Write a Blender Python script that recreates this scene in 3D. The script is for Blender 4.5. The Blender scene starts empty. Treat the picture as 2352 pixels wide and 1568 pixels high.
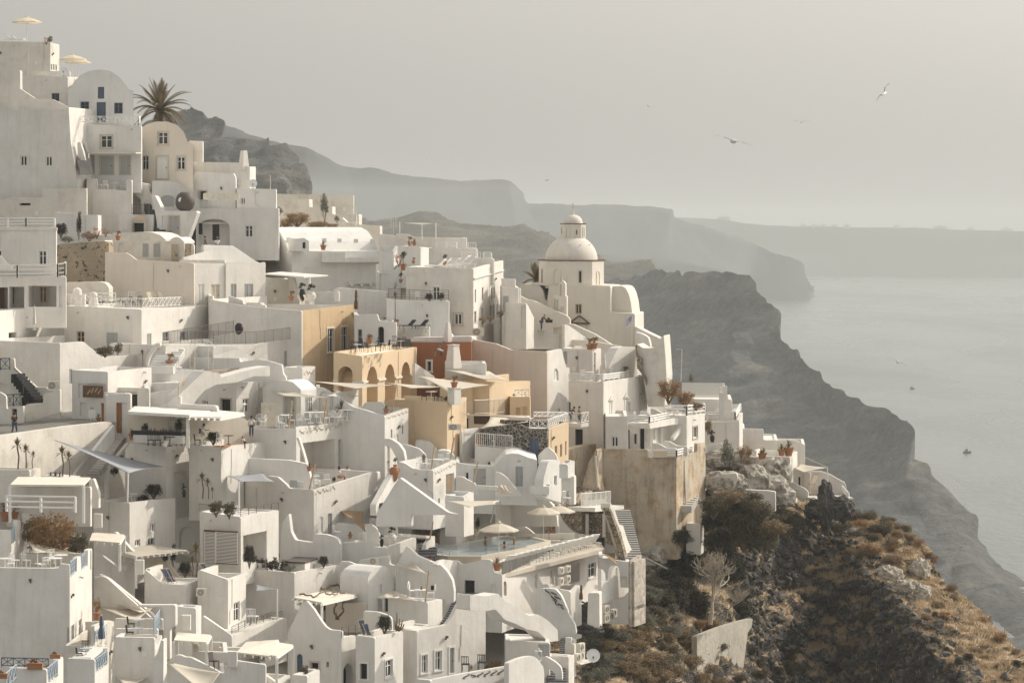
import bpy,bmesh,math,random
from mathutils import Vector,Matrix,noise
from mathutils.geometry import delaunay_2d_cdt
random.seed(7);noise.seed_set(42)
R_=math.radians
sc=bpy.context.scene
C=sc.collection
F=26676.0;CU=4704.0;HV=2000.0;CAMZ=200.0
OX=0;OY=0
def T(i,j):
 global OX,OY
 OX,OY=2352*i,1568*j
def P(p,q,Y):return Vector(((p+OX-CU)/F*Y,Y,CAMZ-(q+OY-HV)/F*Y))
def U(u,v,Y):return Vector(((4*u-CU)/F*Y,Y,CAMZ-(4*v-HV)/F*Y))
def G(p,q):
 u,v=(p+OX)/4,(q+OY)/4
 return 322-.085*(v-300)+(u-1176)*.02
MATS={}
def nd(nt,t,**kw):
 n=nt.nodes.new(t)
 for k,v in kw.items():
  if k in n.inputs:n.inputs[k].default_value=v
  else:setattr(n,k,v)
 return n
def mat(name,col,rough=.85,var=.06,scale=.4,bump=.15,bscale=4,streak=0,spec=.3,metal=0,alpha=None,bevel=0,col2=None,c2lo=.5,c2hi=.6,c2scale=.5,sheen=0,trans=0):
 m=bpy.data.materials.new(name);m.use_nodes=True;nt=m.node_tree;b=nt.nodes['Principled BSDF'];L=nt.links
 b.inputs['Roughness'].default_value=rough;b.inputs['Metallic'].default_value=metal
 b.inputs['Specular IOR Level'].default_value=spec
 tc=nd(nt,'ShaderNodeNewGeometry')
 pos=tc.outputs['Position']
 n1=nd(nt,'ShaderNodeTexNoise',Scale=scale,Detail=6.0,Roughness=.6);L.new(pos,n1.inputs['Vector'])
 mr=nd(nt,'ShaderNodeMapRange');L.new(n1.outputs['Fac'],mr.inputs[0]);mr.inputs[1].default_value=.3;mr.inputs[2].default_value=.7
 mr.inputs[3].default_value=1-var;mr.inputs[4].default_value=1+var*.6
 fac=mr.outputs[0]
 if streak:
  mp=nd(nt,'ShaderNodeMapping');mp.inputs['Scale'].default_value=(2.2,2.2,.22);L.new(pos,mp.inputs[0])
  n2=nd(nt,'ShaderNodeTexNoise',Scale=1.0,Detail=5.0,Roughness=.65);L.new(mp.outputs[0],n2.inputs['Vector'])
  m2=nd(nt,'ShaderNodeMapRange');L.new(n2.outputs['Fac'],m2.inputs[0]);m2.inputs[1].default_value=.5;m2.inputs[2].default_value=.78
  m2.inputs[3].default_value=1;m2.inputs[4].default_value=1-streak
  mm=nd(nt,'ShaderNodeMath',operation='MULTIPLY');L.new(fac,mm.inputs[0]);L.new(m2.outputs[0],mm.inputs[1]);fac=mm.outputs[0]
 base=nd(nt,'ShaderNodeRGB');base.outputs[0].default_value=(*col,1);bc=base.outputs[0]
 if col2:
  n3=nd(nt,'ShaderNodeTexNoise',Scale=c2scale,Detail=8.0,Roughness=.7);L.new(pos,n3.inputs['Vector'])
  m3=nd(nt,'ShaderNodeMapRange');L.new(n3.outputs['Fac'],m3.inputs[0]);m3.inputs[1].default_value=c2lo;m3.inputs[2].default_value=c2hi
  mx=nd(nt,'ShaderNodeMix',data_type='RGBA');L.new(m3.outputs[0],mx.inputs[0]);L.new(bc,mx.inputs[6]);mx.inputs[7].default_value=(*col2,1);bc=mx.outputs[2]
 vm=nd(nt,'ShaderNodeVectorMath',operation='SCALE');L.new(bc,vm.inputs[0]);L.new(fac,vm.inputs['Scale'])
 L.new(vm.outputs[0],b.inputs['Base Color'])
 nrm=None
 if bevel:
  bv=nd(nt,'ShaderNodeBevel');bv.samples=2;bv.inputs['Radius'].default_value=bevel;nrm=bv.outputs[0]
 if bump:
  nb=nd(nt,'ShaderNodeTexNoise',Scale=bscale,Detail=4.0,Roughness=.6);L.new(pos,nb.inputs['Vector'])
  bp=nd(nt,'ShaderNodeBump',Strength=1.0,Distance=bump*.1);L.new(nb.outputs['Fac'],bp.inputs['Height'])
  if nrm:L.new(nrm,bp.inputs['Normal'])
  nrm=bp.outputs[0]
 if nrm:L.new(nrm,b.inputs['Normal'])
 if trans:
  tr=nd(nt,'ShaderNodeBsdfTranslucent');L.new(vm.outputs[0],tr.inputs[0])
  ms=nd(nt,'ShaderNodeMixShader');ms.inputs[0].default_value=trans
  L.new(b.outputs[0],ms.inputs[1]);L.new(tr.outputs[0],ms.inputs[2]);L.new(ms.outputs[0],nt.nodes['Material Output'].inputs[0])
 MATS[name]=m
 return m
def stone(name,c1,c2,joint,scale=2.2,jw=.06):
 m=bpy.data.materials.new(name);m.use_nodes=True;nt=m.node_tree;b=nt.nodes['Principled BSDF'];L=nt.links
 b.inputs['Roughness'].default_value=.95
 g=nd(nt,'ShaderNodeNewGeometry')
 nz=nd(nt,'ShaderNodeTexNoise',Scale=1.5);L.new(g.outputs['Position'],nz.inputs['Vector'])
 ad=nd(nt,'ShaderNodeVectorMath',operation='MULTIPLY_ADD');L.new(nz.outputs['Color'],ad.inputs[0]);ad.inputs[1].default_value=(.5,.5,.5);L.new(g.outputs['Position'],ad.inputs[2])
 v=nd(nt,'ShaderNodeTexVoronoi',Scale=scale);L.new(ad.outputs[0],v.inputs['Vector'])
 e=nd(nt,'ShaderNodeTexVoronoi',Scale=scale,feature='DISTANCE_TO_EDGE');L.new(ad.outputs[0],e.inputs['Vector'])
 mx=nd(nt,'ShaderNodeMix',data_type='RGBA');mx.inputs[6].default_value=(*c1,1);mx.inputs[7].default_value=(*c2,1)
 sp=nd(nt,'ShaderNodeSeparateColor');L.new(v.outputs['Color'],sp.inputs[0]);L.new(sp.outputs[0],mx.inputs[0])
 r=nd(nt,'ShaderNodeMapRange');L.new(e.outputs['Distance'],r.inputs[0]);r.inputs[1].default_value=jw*.5;r.inputs[2].default_value=jw
 m2=nd(nt,'ShaderNodeMix',data_type='RGBA');m2.inputs[6].default_value=(*joint,1);L.new(r.outputs[0],m2.inputs[0]);L.new(mx.outputs[2],m2.inputs[7])
 L.new(m2.outputs[2],b.inputs['Base Color'])
 bp=nd(nt,'ShaderNodeBump',Strength=1.0,Distance=.05);L.new(e.outputs['Distance'],bp.inputs['Height']);L.new(bp.outputs[0],b.inputs['Normal'])
 MATS[name]=m
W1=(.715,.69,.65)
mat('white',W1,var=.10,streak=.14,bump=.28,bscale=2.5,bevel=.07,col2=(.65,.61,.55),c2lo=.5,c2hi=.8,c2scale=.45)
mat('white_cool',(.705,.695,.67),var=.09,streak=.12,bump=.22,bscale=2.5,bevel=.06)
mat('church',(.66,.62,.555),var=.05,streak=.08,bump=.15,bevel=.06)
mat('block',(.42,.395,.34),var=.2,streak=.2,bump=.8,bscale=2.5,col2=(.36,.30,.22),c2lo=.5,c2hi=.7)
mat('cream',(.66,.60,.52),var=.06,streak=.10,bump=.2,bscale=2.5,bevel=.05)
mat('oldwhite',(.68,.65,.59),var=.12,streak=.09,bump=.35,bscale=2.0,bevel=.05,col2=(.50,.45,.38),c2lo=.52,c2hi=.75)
mat('yellow',(.58,.44,.28),var=.10,streak=.22,bump=.2,bscale=3,col2=(.52,.36,.21),c2lo=.5,c2hi=.7,c2scale=.6)
mat('ochre',(.66,.52,.36),var=.05,streak=.08,bump=.15,bscale=3,bevel=.05)
mat('terracotta_paint',(.30,.12,.055),var=.05,streak=.08,bump=.1)
mat('stained',(.56,.49,.39),var=.22,streak=.5,bump=.4,bscale=2,col2=(.44,.32,.20),c2lo=.47,c2hi=.62,c2scale=.7)
stone('lava_stone',(.035,.032,.03),(.10,.09,.08),(.33,.30,.26),3.2,.07)
stone('rubble',(.20,.16,.12),(.42,.36,.28),(.10,.08,.06),3.2,.08)
stone('pale_rubble',(.30,.27,.23),(.52,.47,.40),(.40,.36,.30),2.4,.05)
mat('mortar_wall',(.40,.33,.24),var=.2,bump=1.2,bscale=3,col2=(.05,.045,.04),c2lo=.55,c2hi=.60,c2scale=2.2)
mat('grey_step',(.10,.10,.105),var=.1,bump=.2)
mat('pale_step',(.50,.48,.45),var=.08,bump=.2)
mat('mid_step',(.30,.29,.275),var=.1,bump=.2)
mat('paving',(.42,.40,.37),var=.12,bump=.3,scale=1.5)
mat('roofing',(.70,.68,.64),var=.10,bump=.25,scale=1.0,streak=0)
mat('townground',(.50,.47,.42),var=.2,bump=.5,scale=.3)
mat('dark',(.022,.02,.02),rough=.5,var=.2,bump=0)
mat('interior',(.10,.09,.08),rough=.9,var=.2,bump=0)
mat('glass_unlit_room',(.03,.032,.035),rough=.2,var=.3,bump=0,spec=.35,scale=1.2)  # opaque pane; its dark colour stands in for the unlit rooms
mat('curtain',(.34,.33,.31),rough=.5,var=.3,bump=0,scale=3)
mat('blue_paint',(.10,.13,.18),var=.1,bump=.05)
mat('light_blue',(.34,.40,.46),var=.08,bump=.05)
mat('navy',(.03,.045,.08),var=.1,bump=.05)
mat('wframe',(.74,.73,.70),rough=.6,var=.04,bump=.03)
mat('gframe',(.42,.43,.42),rough=.6,var=.06,bump=.03)
mat('brown',(.14,.08,.045),rough=.7,var=.2,bump=.1,scale=3)
mat('orange_wood',(.38,.16,.05),rough=.6,var=.15,bump=.1,scale=3)
mat('tan_wood',(.48,.36,.24),rough=.7,var=.15,bump=.1,scale=3)
mat('trim_stone',(.52,.47,.40),var=.1,bump=.15)
mat('black',(.018,.018,.02),rough=.6,var=.1,bump=0)
mat('iron',(.10,.085,.075),rough=.6,var=.2,bump=0)
mat('railglass',(.75,.8,.8),rough=.08,var=.02,bump=0,spec=.5)
mat('steel',(.45,.44,.42),rough=.35,metal=.8,var=.1,bump=0)
mat('sailcloth',(.74,.69,.60),rough=.9,var=.05,bump=.1,bscale=8,trans=.35)
mat('sail_grey',(.36,.375,.40),rough=.9,var=.05,bump=.1,bscale=8,trans=.15)
mat('sail_brown',(.40,.28,.18),rough=.9,var=.05,bump=.1,bscale=8,trans=.35)
mat('parasol_cream',(.76,.68,.54),rough=.9,var=.05,bump=.05,trans=.35)
mat('reed',(.72,.67,.58),rough=.9,var=.15,bump=.3,scale=3,bscale=12)
mat('terracotta',(.36,.17,.09),var=.12,bump=.15,scale=2)
mat('ac_cream',(.62,.58,.50),rough=.6,var=.06,bump=.02)
mat('white_plastic',(.80,.80,.78),rough=.4,var=.02,bump=0)
mat('skin',(.42,.24,.15),rough=.6,var=.05,bump=0)
mat('skin_tan',(.30,.15,.08),rough=.5,var=.05,bump=0)
mat('hair',(.035,.022,.015),rough=.7,var=.2,bump=0)
mat('denim',(.07,.09,.14),rough=.9,var=.2,bump=.05)
mat('bark',(.20,.15,.11),rough=.95,var=.3,bump=.6,scale=4,bscale=12)
mat('dead_bark',(.40,.35,.28),rough=.95,var=.2,bump=.4,scale=4,bscale=12)
for nm,c in(('leaf_dark',(.055,.052,.035)),('leaf_olive',(.13,.11,.068)),('leaf_grey',(.19,.19,.15)),('leaf_rust',(.31,.19,.09)),('leaf_brown',(.26,.19,.11)),('leaf_palm',(.16,.125,.07)),('flower_orange',(.50,.12,.03))):
 mat(nm,c,rough=.7,var=.35,bump=0,scale=1.2,trans=.25)
mat('grass',(.50,.385,.25),rough=.9,var=.4,bump=0,scale=.5,trans=.2,col2=(.38,.25,.13),c2lo=.5,c2hi=.65,c2scale=.12)
mat('rock',(.075,.07,.065),rough=.95,var=.4,bump=1.0,scale=.8,bscale=4,col2=(.24,.22,.19),c2lo=.52,c2hi=.66,c2scale=.35)
mat('rubble_plaster',(.44,.41,.36),rough=.95,var=.15,bump=1.5,scale=.8,bscale=3,col2=(.20,.17,.14),c2lo=.5,c2hi=.58,c2scale=.9)
mat('flag_blue',(.06,.12,.30),bump=0)
CUR=None
def tagit(o,label=None,cat=None,group=None,kind=None):
 if label:o['label']=label
 if cat:o['category']=cat
 if group:o['group']=group
 if kind:o['kind']=kind
 return o
def mobj(name,bm,m,parent=None,smooth=False,free=True):
 me=bpy.data.meshes.new(name);bm.to_mesh(me)
 if free:bm.free()
 for mm in(m if isinstance(m,(list,tuple))else[m]):me.materials.append(MATS[mm]if isinstance(mm,str)else mm)
 if smooth:me.polygons.foreach_set('use_smooth',[True]*len(me.polygons))
 o=bpy.data.objects.new(name,me);C.objects.link(o)
 if parent is not None:
  o.parent=parent;o.matrix_parent_inverse=Matrix.Translation(-parent.location)if parent.parent is None and parent.type=='EMPTY' else Matrix.Identity(4)
 return o
def thing(name,label,cat,loc,group=None,rz=0):
 o=bpy.data.objects.new(name,None);o.empty_display_size=.3;C.objects.link(o);o.location=loc;o.rotation_euler.z=rz
 return tagit(o,label,cat,group)
def lobj(name,bm,m,parent=None,smooth=False):
 o=mobj(name,bm,m,None,smooth)
 if parent is not None:o.parent=parent
 return o
def copy_tree(o,loc=None,rz=None,label=None,scale=None,parent=None):
 c=o.copy();C.objects.link(c)
 if parent is not None:c.parent=parent
 for ch in o.children:copy_tree(ch,parent=c)
 if loc is not None:c.location=loc
 if rz is not None:c.rotation_euler.z=rz
 if label:c['label']=label
 if scale:c.scale=(scale,)*3
 return c
def box(bm,lo,hi,M=None,mi=0):
 vs=[bm.verts.new((x,y,z))for z in(lo[2],hi[2])for x,y in((lo[0],lo[1]),(hi[0],lo[1]),(hi[0],hi[1]),(lo[0],hi[1]))]
 if M is not None:
  for v in vs:v.co=M@v.co
 for f in((3,2,1,0),(4,5,6,7),(0,1,5,4),(1,2,6,5),(2,3,7,6),(3,0,4,7)):bm.faces.new([vs[i]for i in f]).material_index=mi
def rod(bm,a,b,r=.03,n=6,r2=None,mi=0):
 a=Vector(a);b=Vector(b);d=b-a
 if d.length<1e-6:return
 q=d.to_track_quat('Z','Y').to_matrix();r2=r if r2 is None else r2
 ra=[bm.verts.new(a+q@Vector((r*math.cos(i*math.tau/n),r*math.sin(i*math.tau/n),0)))for i in range(n)]
 rb=[bm.verts.new(b+q@Vector((r2*math.cos(i*math.tau/n),r2*math.sin(i*math.tau/n),0)))for i in range(n)]
 for i in range(n):bm.faces.new((ra[i],ra[(i+1)%n],rb[(i+1)%n],rb[i])).material_index=mi
 bm.faces.new(ra[::-1]).material_index=mi;bm.faces.new(rb).material_index=mi
def lathe(bm,prof,n=16,c=(0,0,0),mi=0):
 rings=[]
 for r,z in prof:rings.append([bm.verts.new((c[0]+r*math.cos(i*math.tau/n),c[1]+r*math.sin(i*math.tau/n),c[2]+z))for i in range(n)])
 for a,b in zip(rings,rings[1:]):
  for i in range(n):bm.faces.new((a[i],a[(i+1)%n],b[(i+1)%n],b[i])).material_index=mi
 bm.faces.new(rings[0][::-1]).material_index=mi;bm.faces.new(rings[-1]).material_index=mi
class Face:
 def __init__(s,B,d,n):s.B=Vector(B[:2]);s.d=Vector(d[:2]).normalized();s.n=Vector(n[:2]).normalized();s.m=s.n
 def sz(s,p,q):
  rx=(p+OX-CU)/F;rz=-(q+OY-HV)/F
  t=s.B.dot(s.n)/(rx*s.n.x+s.n.y)
  return((rx*t-s.B.x)*s.d.x+(t-s.B.y)*s.d.y,CAMZ+rz*t)
 def w(s,a,z,off=0):
  v=s.B+s.d*a+s.m*off
  return Vector((v.x,v.y,z))
def Lf(p,q,Y,phi=20):
 a=R_(phi);b=P(p,q,Y)
 return Face(b,(math.cos(a),-math.sin(a)),(-math.sin(a),-math.cos(a)))
def Rf(p,q,Y,phi=20):
 a=R_(phi);b=P(p,q,Y)
 return Face(b,(math.sin(a),math.cos(a)),(math.cos(a),-math.sin(a)))
def F2(p0,Y0,p1,Y1):
 a=P(p0,0,Y0);b=P(p1,0,Y1);d=(b-a).xy.normalized()
 return Face(a,d,(d.y,-d.x))
def inside(pt,poly):
 x,y=pt;c=False;j=len(poly)-1
 for i in range(len(poly)):
  xi,yi=poly[i];xj,yj=poly[j]
  if(yi>y)!=(yj>y)and x<(xj-xi)*(y-yi)/(yj-yi+1e-12)+xi:c=not c
  j=i
 return c
def tri(poly,holes):
 pts=[];eds=[]
 for lp in[poly]+holes:
  k=len(pts);n=len(lp);pts+=[Vector(p)for p in lp];eds+=[(k+i,k+(i+1)%n)for i in range(n)]
 v,e,f,*_=delaunay_2d_cdt(pts,eds,[],0,1e-5)
 out=[]
 for t in f:
  c=((v[t[0]].x+v[t[1]].x+v[t[2]].x)/3,(v[t[0]].y+v[t[1]].y+v[t[2]].y)/3)
  if inside(c,poly)and not any(inside(c,h)for h in holes):out.append(t)
 return v,out
def prism(bm,fc,poly,t=.3,off=0,holes=(),mi=0):
 """poly in (s,z) on the face; holes = [(poly, depth)]"""
 hs=[h[0]for h in holes]
 def cap(o,hh,flip):
  v,fs=tri(poly,hh);vs=[bm.verts.new(fc.w(p.x,p.y,o))for p in v]
  want=Vector((fc.n.x,fc.n.y,0))*(-1 if flip else 1)
  for f in fs:
   try:fa=bm.faces.new([vs[i]for i in f]);fa.material_index=mi
   except ValueError:continue
   fa.normal_update()
   if fa.normal.dot(want)<0:fa.normal_flip()
 cap(off,hs,False)
 cap(off-t,[h for h,d in holes if d>=t],True)
 def side(lp,o0,o1,inner):
  n=len(lp);area=sum(lp[i][0]*lp[(i+1)%n][1]-lp[(i+1)%n][0]*lp[i][1]for i in range(n))
  a=[bm.verts.new(fc.w(p[0],p[1],o0))for p in lp];b=[bm.verts.new(fc.w(p[0],p[1],o1))for p in lp]
  cx=Vector((fc.d.x,fc.d.y,0));up=Vector((0,0,1))
  for i in range(n):
   j=(i+1)%n;fa=bm.faces.new((a[i],a[j],b[j],b[i]));fa.material_index=mi;fa.normal_update()
   e=(lp[j][0]-lp[i][0],lp[j][1]-lp[i][1]);s=1 if area>0 else-1
   nn=cx*(e[1]*s)+up*(-e[0]*s)
   if inner:nn=-nn
   if fa.normal.dot(nn)<0:fa.normal_flip()
 side(poly,off,off-t,False)
 for h,d in holes:
  side(h,off,off-d,True)
  vs=[bm.verts.new(fc.w(p[0],p[1],off-d))for p in h];fa=bm.faces.new(vs);fa.material_index=mi;fa.normal_update()
  if fa.normal.dot(Vector((fc.n.x,fc.n.y,0)))<0:fa.normal_flip()
def fbox(bm,fc,s0,z0,s1,z1,o0,o1,mi=0):
 M=Matrix(((fc.d.x,fc.n.x,0,fc.B.x),(fc.d.y,fc.n.y,0,fc.B.y),(0,0,1,0),(0,0,0,1)))
 box(bm,(s0,min(o0,o1),z0),(s1,max(o0,o1),z1),M,mi)
def archpoly(s0,z0,s1,z1,n=8):
 r=(s1-s0)/2;r2=min(r,(z1-z0)*.8);c=(s0+s1)/2
 return[(s0,z0),(s1,z0)]+[(c+r*math.cos(k*math.pi/n),z1-r2+r2*math.sin(k*math.pi/n))for k in range(n+1)]
def segpoly(s0,z0,s1,z1,n=8):
 r=(s1-s0)/2;r2=(z1-z0)*.3;c=(s0+s1)/2
 return[(s0,z0),(s1,z0)]+[(c+r*math.cos(k*math.pi/n),z1-r2+r2*math.sin(k*math.pi/n))for k in range(n+1)]
KIND={'w':('window','wframe','glass_unlit_room',.18),'wc':('window','wframe','curtain',.18),'wb':('window','blue_paint','glass_unlit_room',.15),'wn':('window','tan_wood','glass_unlit_room',.18),'wg':('window','gframe','glass_unlit_room',.18),'s':('shutter','gframe','gframe',.12),'sb':('shutter','blue_paint','blue_paint',.12),'sw':('shutter','wframe','wframe',.12),'sy':('shutter','yellow','yellow',.12),'d':('door','wframe','wframe',.18),'dg':('door','gframe','gframe',.18),'dt':('door','cream','trim_stone',.15),'dk':('door','dark','dark',.3),'do':('door','orange_wood','orange_wood',.25),'db':('door','blue_paint','blue_paint',.15),'dn':('door','brown','brown',.25),'o':('opening',None,'dark',.6),'oi':('opening',None,'interior',1.2),'n':(None,None,None,.12),'l':(None,None,None,2.2),'k':(None,None,None,.8)}
def parse_open(fc,spec):
 """spec 'kind p0 q0 p1 q1' -> (kindkey, arch, trim, s0,z0,s1,z1, poly, depth)"""
 tk=spec.split();k=tk[0];p0,q0,p1,q1=map(float,tk[1:5])
 arch=k.startswith('A');seg=k.startswith('S');k=k[1:]if arch or seg else k
 trim=None
 if k[-1]in '+*':trim={'+':'wframe','*':'trim_stone'}[k[-1]];k=k[:-1]
 pm=(p0+p1)/2
 s0=fc.sz(p0,(q0+q1)/2)[0];s1=fc.sz(p1,(q0+q1)/2)[0]
 zt=fc.sz(pm,q0)[1];zb=fc.sz(pm,q1)[1]
 if s1<s0:s0,s1=s1,s0
 poly=archpoly(s0,zb,s1,zt)if arch else segpoly(s0,zb,s1,zt)if seg else[(s0,zb),(s1,zb),(s1,zt),(s0,zt)]
 return k,arch or seg,trim,s0,zb,s1,zt,poly,KIND[k][3]
def inset(poly,d):
 cx=sum(p[0]for p in poly)/len(poly);cz=sum(p[1]for p in poly)/len(poly)
 w=max(p[0]for p in poly)-min(p[0]for p in poly);h=max(p[1]for p in poly)-min(p[1]for p in poly)
 return[(cx+(p[0]-cx)*(1-2*d/max(w,.1)),cz+(p[1]-cz)*(1-2*d/max(h,.1)))for p in poly]
def put_open(fc,it,parent,trimmat=None):
 k,arch,trim,s0,z0,s1,z1,poly,dep=it;nm,fm,pm,_=KIND[k]
 w=s1-s0;h=z1-z0
 par=None
 if nm in('window','shutter','door'):
  bm=bmesh.new();o0,o1=-dep+.02,-dep+.08;f=min(.09,w*.16)
  if arch:prism(bm,fc,poly,.05,o1,[(inset(poly,f),.03)])
  else:
   fbox(bm,fc,s0,z0,s0+f,z1,o0,o1);fbox(bm,fc,s1-f,z0,s1,z1,o0,o1)
   fbox(bm,fc,s0+f,z0,s1-f,z0+f,o0,o1);fbox(bm,fc,s0+f,z1-f,s1-f,z1,o0,o1)
  if w>.5:fbox(bm,fc,(s0+s1)/2-f*.6,z0+f,(s0+s1)/2+f*.6,z1-f,o0,o1+.004)
  if nm=='window' and h>1.1:fbox(bm,fc,s0+f,z0+h*.62,s1-f,z0+h*.62+.05,o0,o1-.004)
  if nm=='shutter':
   nn=max(3,int(h/.16))
   for i in range(1,nn):fbox(bm,fc,s0+f,z0+h*i/nn,s1-f,z0+h*i/nn+.03,o0,o1-.01)
  if nm=='door':
   for a in(.12,.52):fbox(bm,fc,s0+w*.1,z0+h*a,s1-w*.1,z0+h*(a+.03),o0,o1-.008)
  par=mobj(nm,bm,fm,parent)
  bm=bmesh.new();ip=inset(poly,.02);prism(bm,fc,ip,.03,-dep+.035)
  mobj('pane' if nm=='window' else 'panel',bm,pm,par)
  if nm=='door':
   bm=bmesh.new();fbox(bm,fc,s1-w*.18,z0+h*.45,s1-w*.12,z0+h*.5,o1,o1+.05);mobj('handle',bm,'black',par)
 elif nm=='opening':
  bm=bmesh.new();prism(bm,fc,inset(poly,.01),.03,-dep+.04);par=mobj('opening',bm,pm,parent)  # dark sheet painted in place of the unlit inside of the opening
 if trim:
  bm=bmesh.new();b=.13
  if arch:
   op=inset(poly,-b);prism(bm,fc,op,.06,.05,[(poly,.0601)])
  else:
   fbox(bm,fc,s0-b,z0-b,s0,z1+b,0,.05);fbox(bm,fc,s1,z0-b,s1+b,z1+b,0,.05);fbox(bm,fc,s0,z1,s1,z1+b,0,.05);fbox(bm,fc,s0-b*1.3,z0-b*.7,s1+b*1.3,z0,0,.09)
  mobj('window_surround' if nm!='door' else 'door_surround',bm,trimmat or trim,parent)
def soften(poly,r=.14):
 """hand rounded corners on the outline; the two bottom corners stay square"""
 zb=min(z for _,z in poly);n=len(poly);out=[]
 for i in range(n):
  a,b,c=Vector(poly[i-1]),Vector(poly[i]),Vector(poly[(i+1)%n])
  la,lc=(a-b).length,(c-b).length
  if b.y<zb+.4 or la<.2 or lc<.2 or(la>1e-6 and lc>1e-6 and abs((a-b).normalized().dot((c-b).normalized()))>.985):out.append(tuple(b));continue
  k=min(r,la*.4,lc*.4);p,q=b+(a-b)*k/la,b+(c-b)*k/lc
  for t in(0,.33,.67,1):out.append(tuple(p*(1-t)**2+b*2*t*(1-t)+q*t*t))
 return out
def wallgeo(fc,poly,t,opens,m,parent,name='wall',tag_=None):
 its=[parse_open(fc,o.strip())for o in opens.split(';')if o.strip()]if opens else[]
 poly=soften(poly);bm=bmesh.new();prism(bm,fc,poly,t,0,[(i[7],i[8])for i in its])
 o=mobj(name,bm,m,parent)
 for i in its:put_open(fc,i,parent if parent is not None else o)
 return o
HN=[0]
def house(label,Y,L,R=None,vb=None,phi=20,para=1.0,back=8,bt=0,m='white',WL='',WR='',cat='house',name='house',roof='roofing',t=.3,solid=False,cornice=None,ext=1.5,mR=None,floor=None):
 """L: top profile of the left face left->corner; R: top profile of right face corner->right. vb: bottom at corner."""
 global CUR
 cp=(L[-1]if L else R[0])
 if Y is None:Y=G(cp[0],vb)
 a=R_(phi);B=P(cp[0],cp[1],Y)
 fl=Lf(cp[0],cp[1],Y,phi);fr=Rf(cp[0],cp[1],Y,phi)
 zb=P(cp[0],vb,Y).z-ext
 root=thing(name,label,cat,(B.x,B.y,zb));CUR=root;root['_']=0;del root['_']
 if L and len(L)>1:ls=[fl.sz(*p)for p in L]
 else:ls=[(-back,B.z),(0,B.z)]
 hid=not R or len(R)<2 or abs(R[-1][0]-R[0][0])<16
 if hid:
  v=B.xy.normalized();c_,s_=math.cos(R_(1.2)),math.sin(R_(1.2));v=Vector((v.x*c_-v.y*s_,v.x*s_+v.y*c_));fr=Face(B,v,(v.y,-v.x));rs=[(0,B.z),(back,B.z)]
  if solid:fl.m=-v
 else:rs=[fr.sz(*p)for p in R]
 sl=ls[0][0];sr=rs[-1][0];zA=ls[0][1];zC=rs[-1][1]
 HN[0]+=1
 if solid:
  if solid=='L':wallgeo(fl,[(sl,zb)]+[(0,zb)]+ls[::-1],sr,WL,m,root)
  else:wallgeo(fr,[(0,zb),(sr,zb)]+rs[::-1],-sl,WR,m,root)
  if solid=='L' and WR or solid=='R' and WL:
   fc,sp=(fr,WR)if solid=='L' else(fl,WL)
   for o in sp.split(';'):
    it=parse_open(fc,o.strip());it=(*it[:8],-.06);
    put_open(fc,it,root)
  return root
 wallgeo(fl,[(sl,zb),(0,zb)]+ls[::-1],t,WL,m,root)
 rr=[(max(s,t),z)for s,z in rs]
 wallgeo(fr,[(t,zb),(sr,zb)]+rr[::-1],t,WR,mR or m,root)
 fit=random.Random(sum(map(ord,label)))
 for fc,s0,s1,zt,sp in((fl,sl,0,min(z for _,z in ls),WL),(fr,0,sr if not hid else 0,min(z for _,z in rs),WR)):
  if s1-s0<2.6 or zt-zb<4 or name!='house':continue
  busy=[parse_open(fc,o.strip())[3:7]for o in sp.split(';')if o.strip()]
  free=lambda s,z0,z1:not any(a-.3<s<c+.3 and b-.2<z1 and z0<d+.3 for a,b,c,d in busy)
  s=fit.uniform(s0+.5,s1-.5);z=zt-fit.uniform(.9,1.6)
  if fit.random()<.65 and free(s,z,z+.3):bm=bmesh.new();fbox(bm,fc,s-.05,z,s+.05,z+.16,0,.08);fbox(bm,fc,s-.09,z+.13,s+.09,z+.3,.08,.22);mobj('wall_lamp',bm,'iron',root)
  s=fit.uniform(s0+.4,s1-.4);k=fit.uniform(-.5,.5);z=zt-fit.uniform(1.5,3)
  if fit.random()<.55 and free(s,z,zt)and free(s+k,z-1.2,z):
   bm=bmesh.new();rod(bm,fc.w(s,zt-.05,.03),fc.w(s+fit.uniform(-.06,.06),z,.03),.022,4);rod(bm,fc.w(s,z,.03),fc.w(s+k,z-.2,.03),.022,4);rod(bm,fc.w(s+k,z-.2,.03),fc.w(s+k,z-1.2,.03),.022,4);mobj('cable',bm,'trim_stone',root)
  s=fit.uniform(s0+.4,s1-.4)
  if fit.random()<.5 and free(s,zt-.5,zt):bm=bmesh.new();rod(bm,fc.w(s,zt-.32,-.02),fc.w(s,zt-.38,.28),.06,6);mobj('drain_spout',bm,'trim_stone',root)
  s=fit.uniform(s0+.4,s1-.6);z=zt-fit.uniform(1.2,2.6)
  if fit.random()<.35 and free(s,z,z+.4):bm=bmesh.new();fbox(bm,fc,s,z,s+.32,z+.42,0,.07);mobj('meter_box',bm,'wframe',root)
 zr=min([z for _,z in ls]+[z for _,z in rs])-para if floor is None else P(cp[0],floor,Y).z
 A=fl.w(sl,0);Cc=fr.w(sr,0)
 bm=bmesh.new()
 fa=Face(A,fr.d,-fr.n);prism(bm,fa,[(t,zb),(sr-t,zb),(sr-t,zA+bt),(t,zA+bt)],t)
 fcb=Face(Cc,fl.d,-fl.n);prism(bm,fcb,[(sl,zb),(-t,zb),(-t,zC+bt),(sl,zC+bt)],t)
 mobj('back_wall',bm,m,root)
 bm=bmesh.new()
 pts=[fl.w(sl,0)+Vector((*(fl.d*t-fl.n*t),0)),fl.w(0,0)-Vector((*(fl.d*t+fl.n*t),0)),Cc-Vector((*(fr.d*t+fl.d*t),0))]
 pts.append(pts[0]+pts[2]-pts[1])
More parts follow.
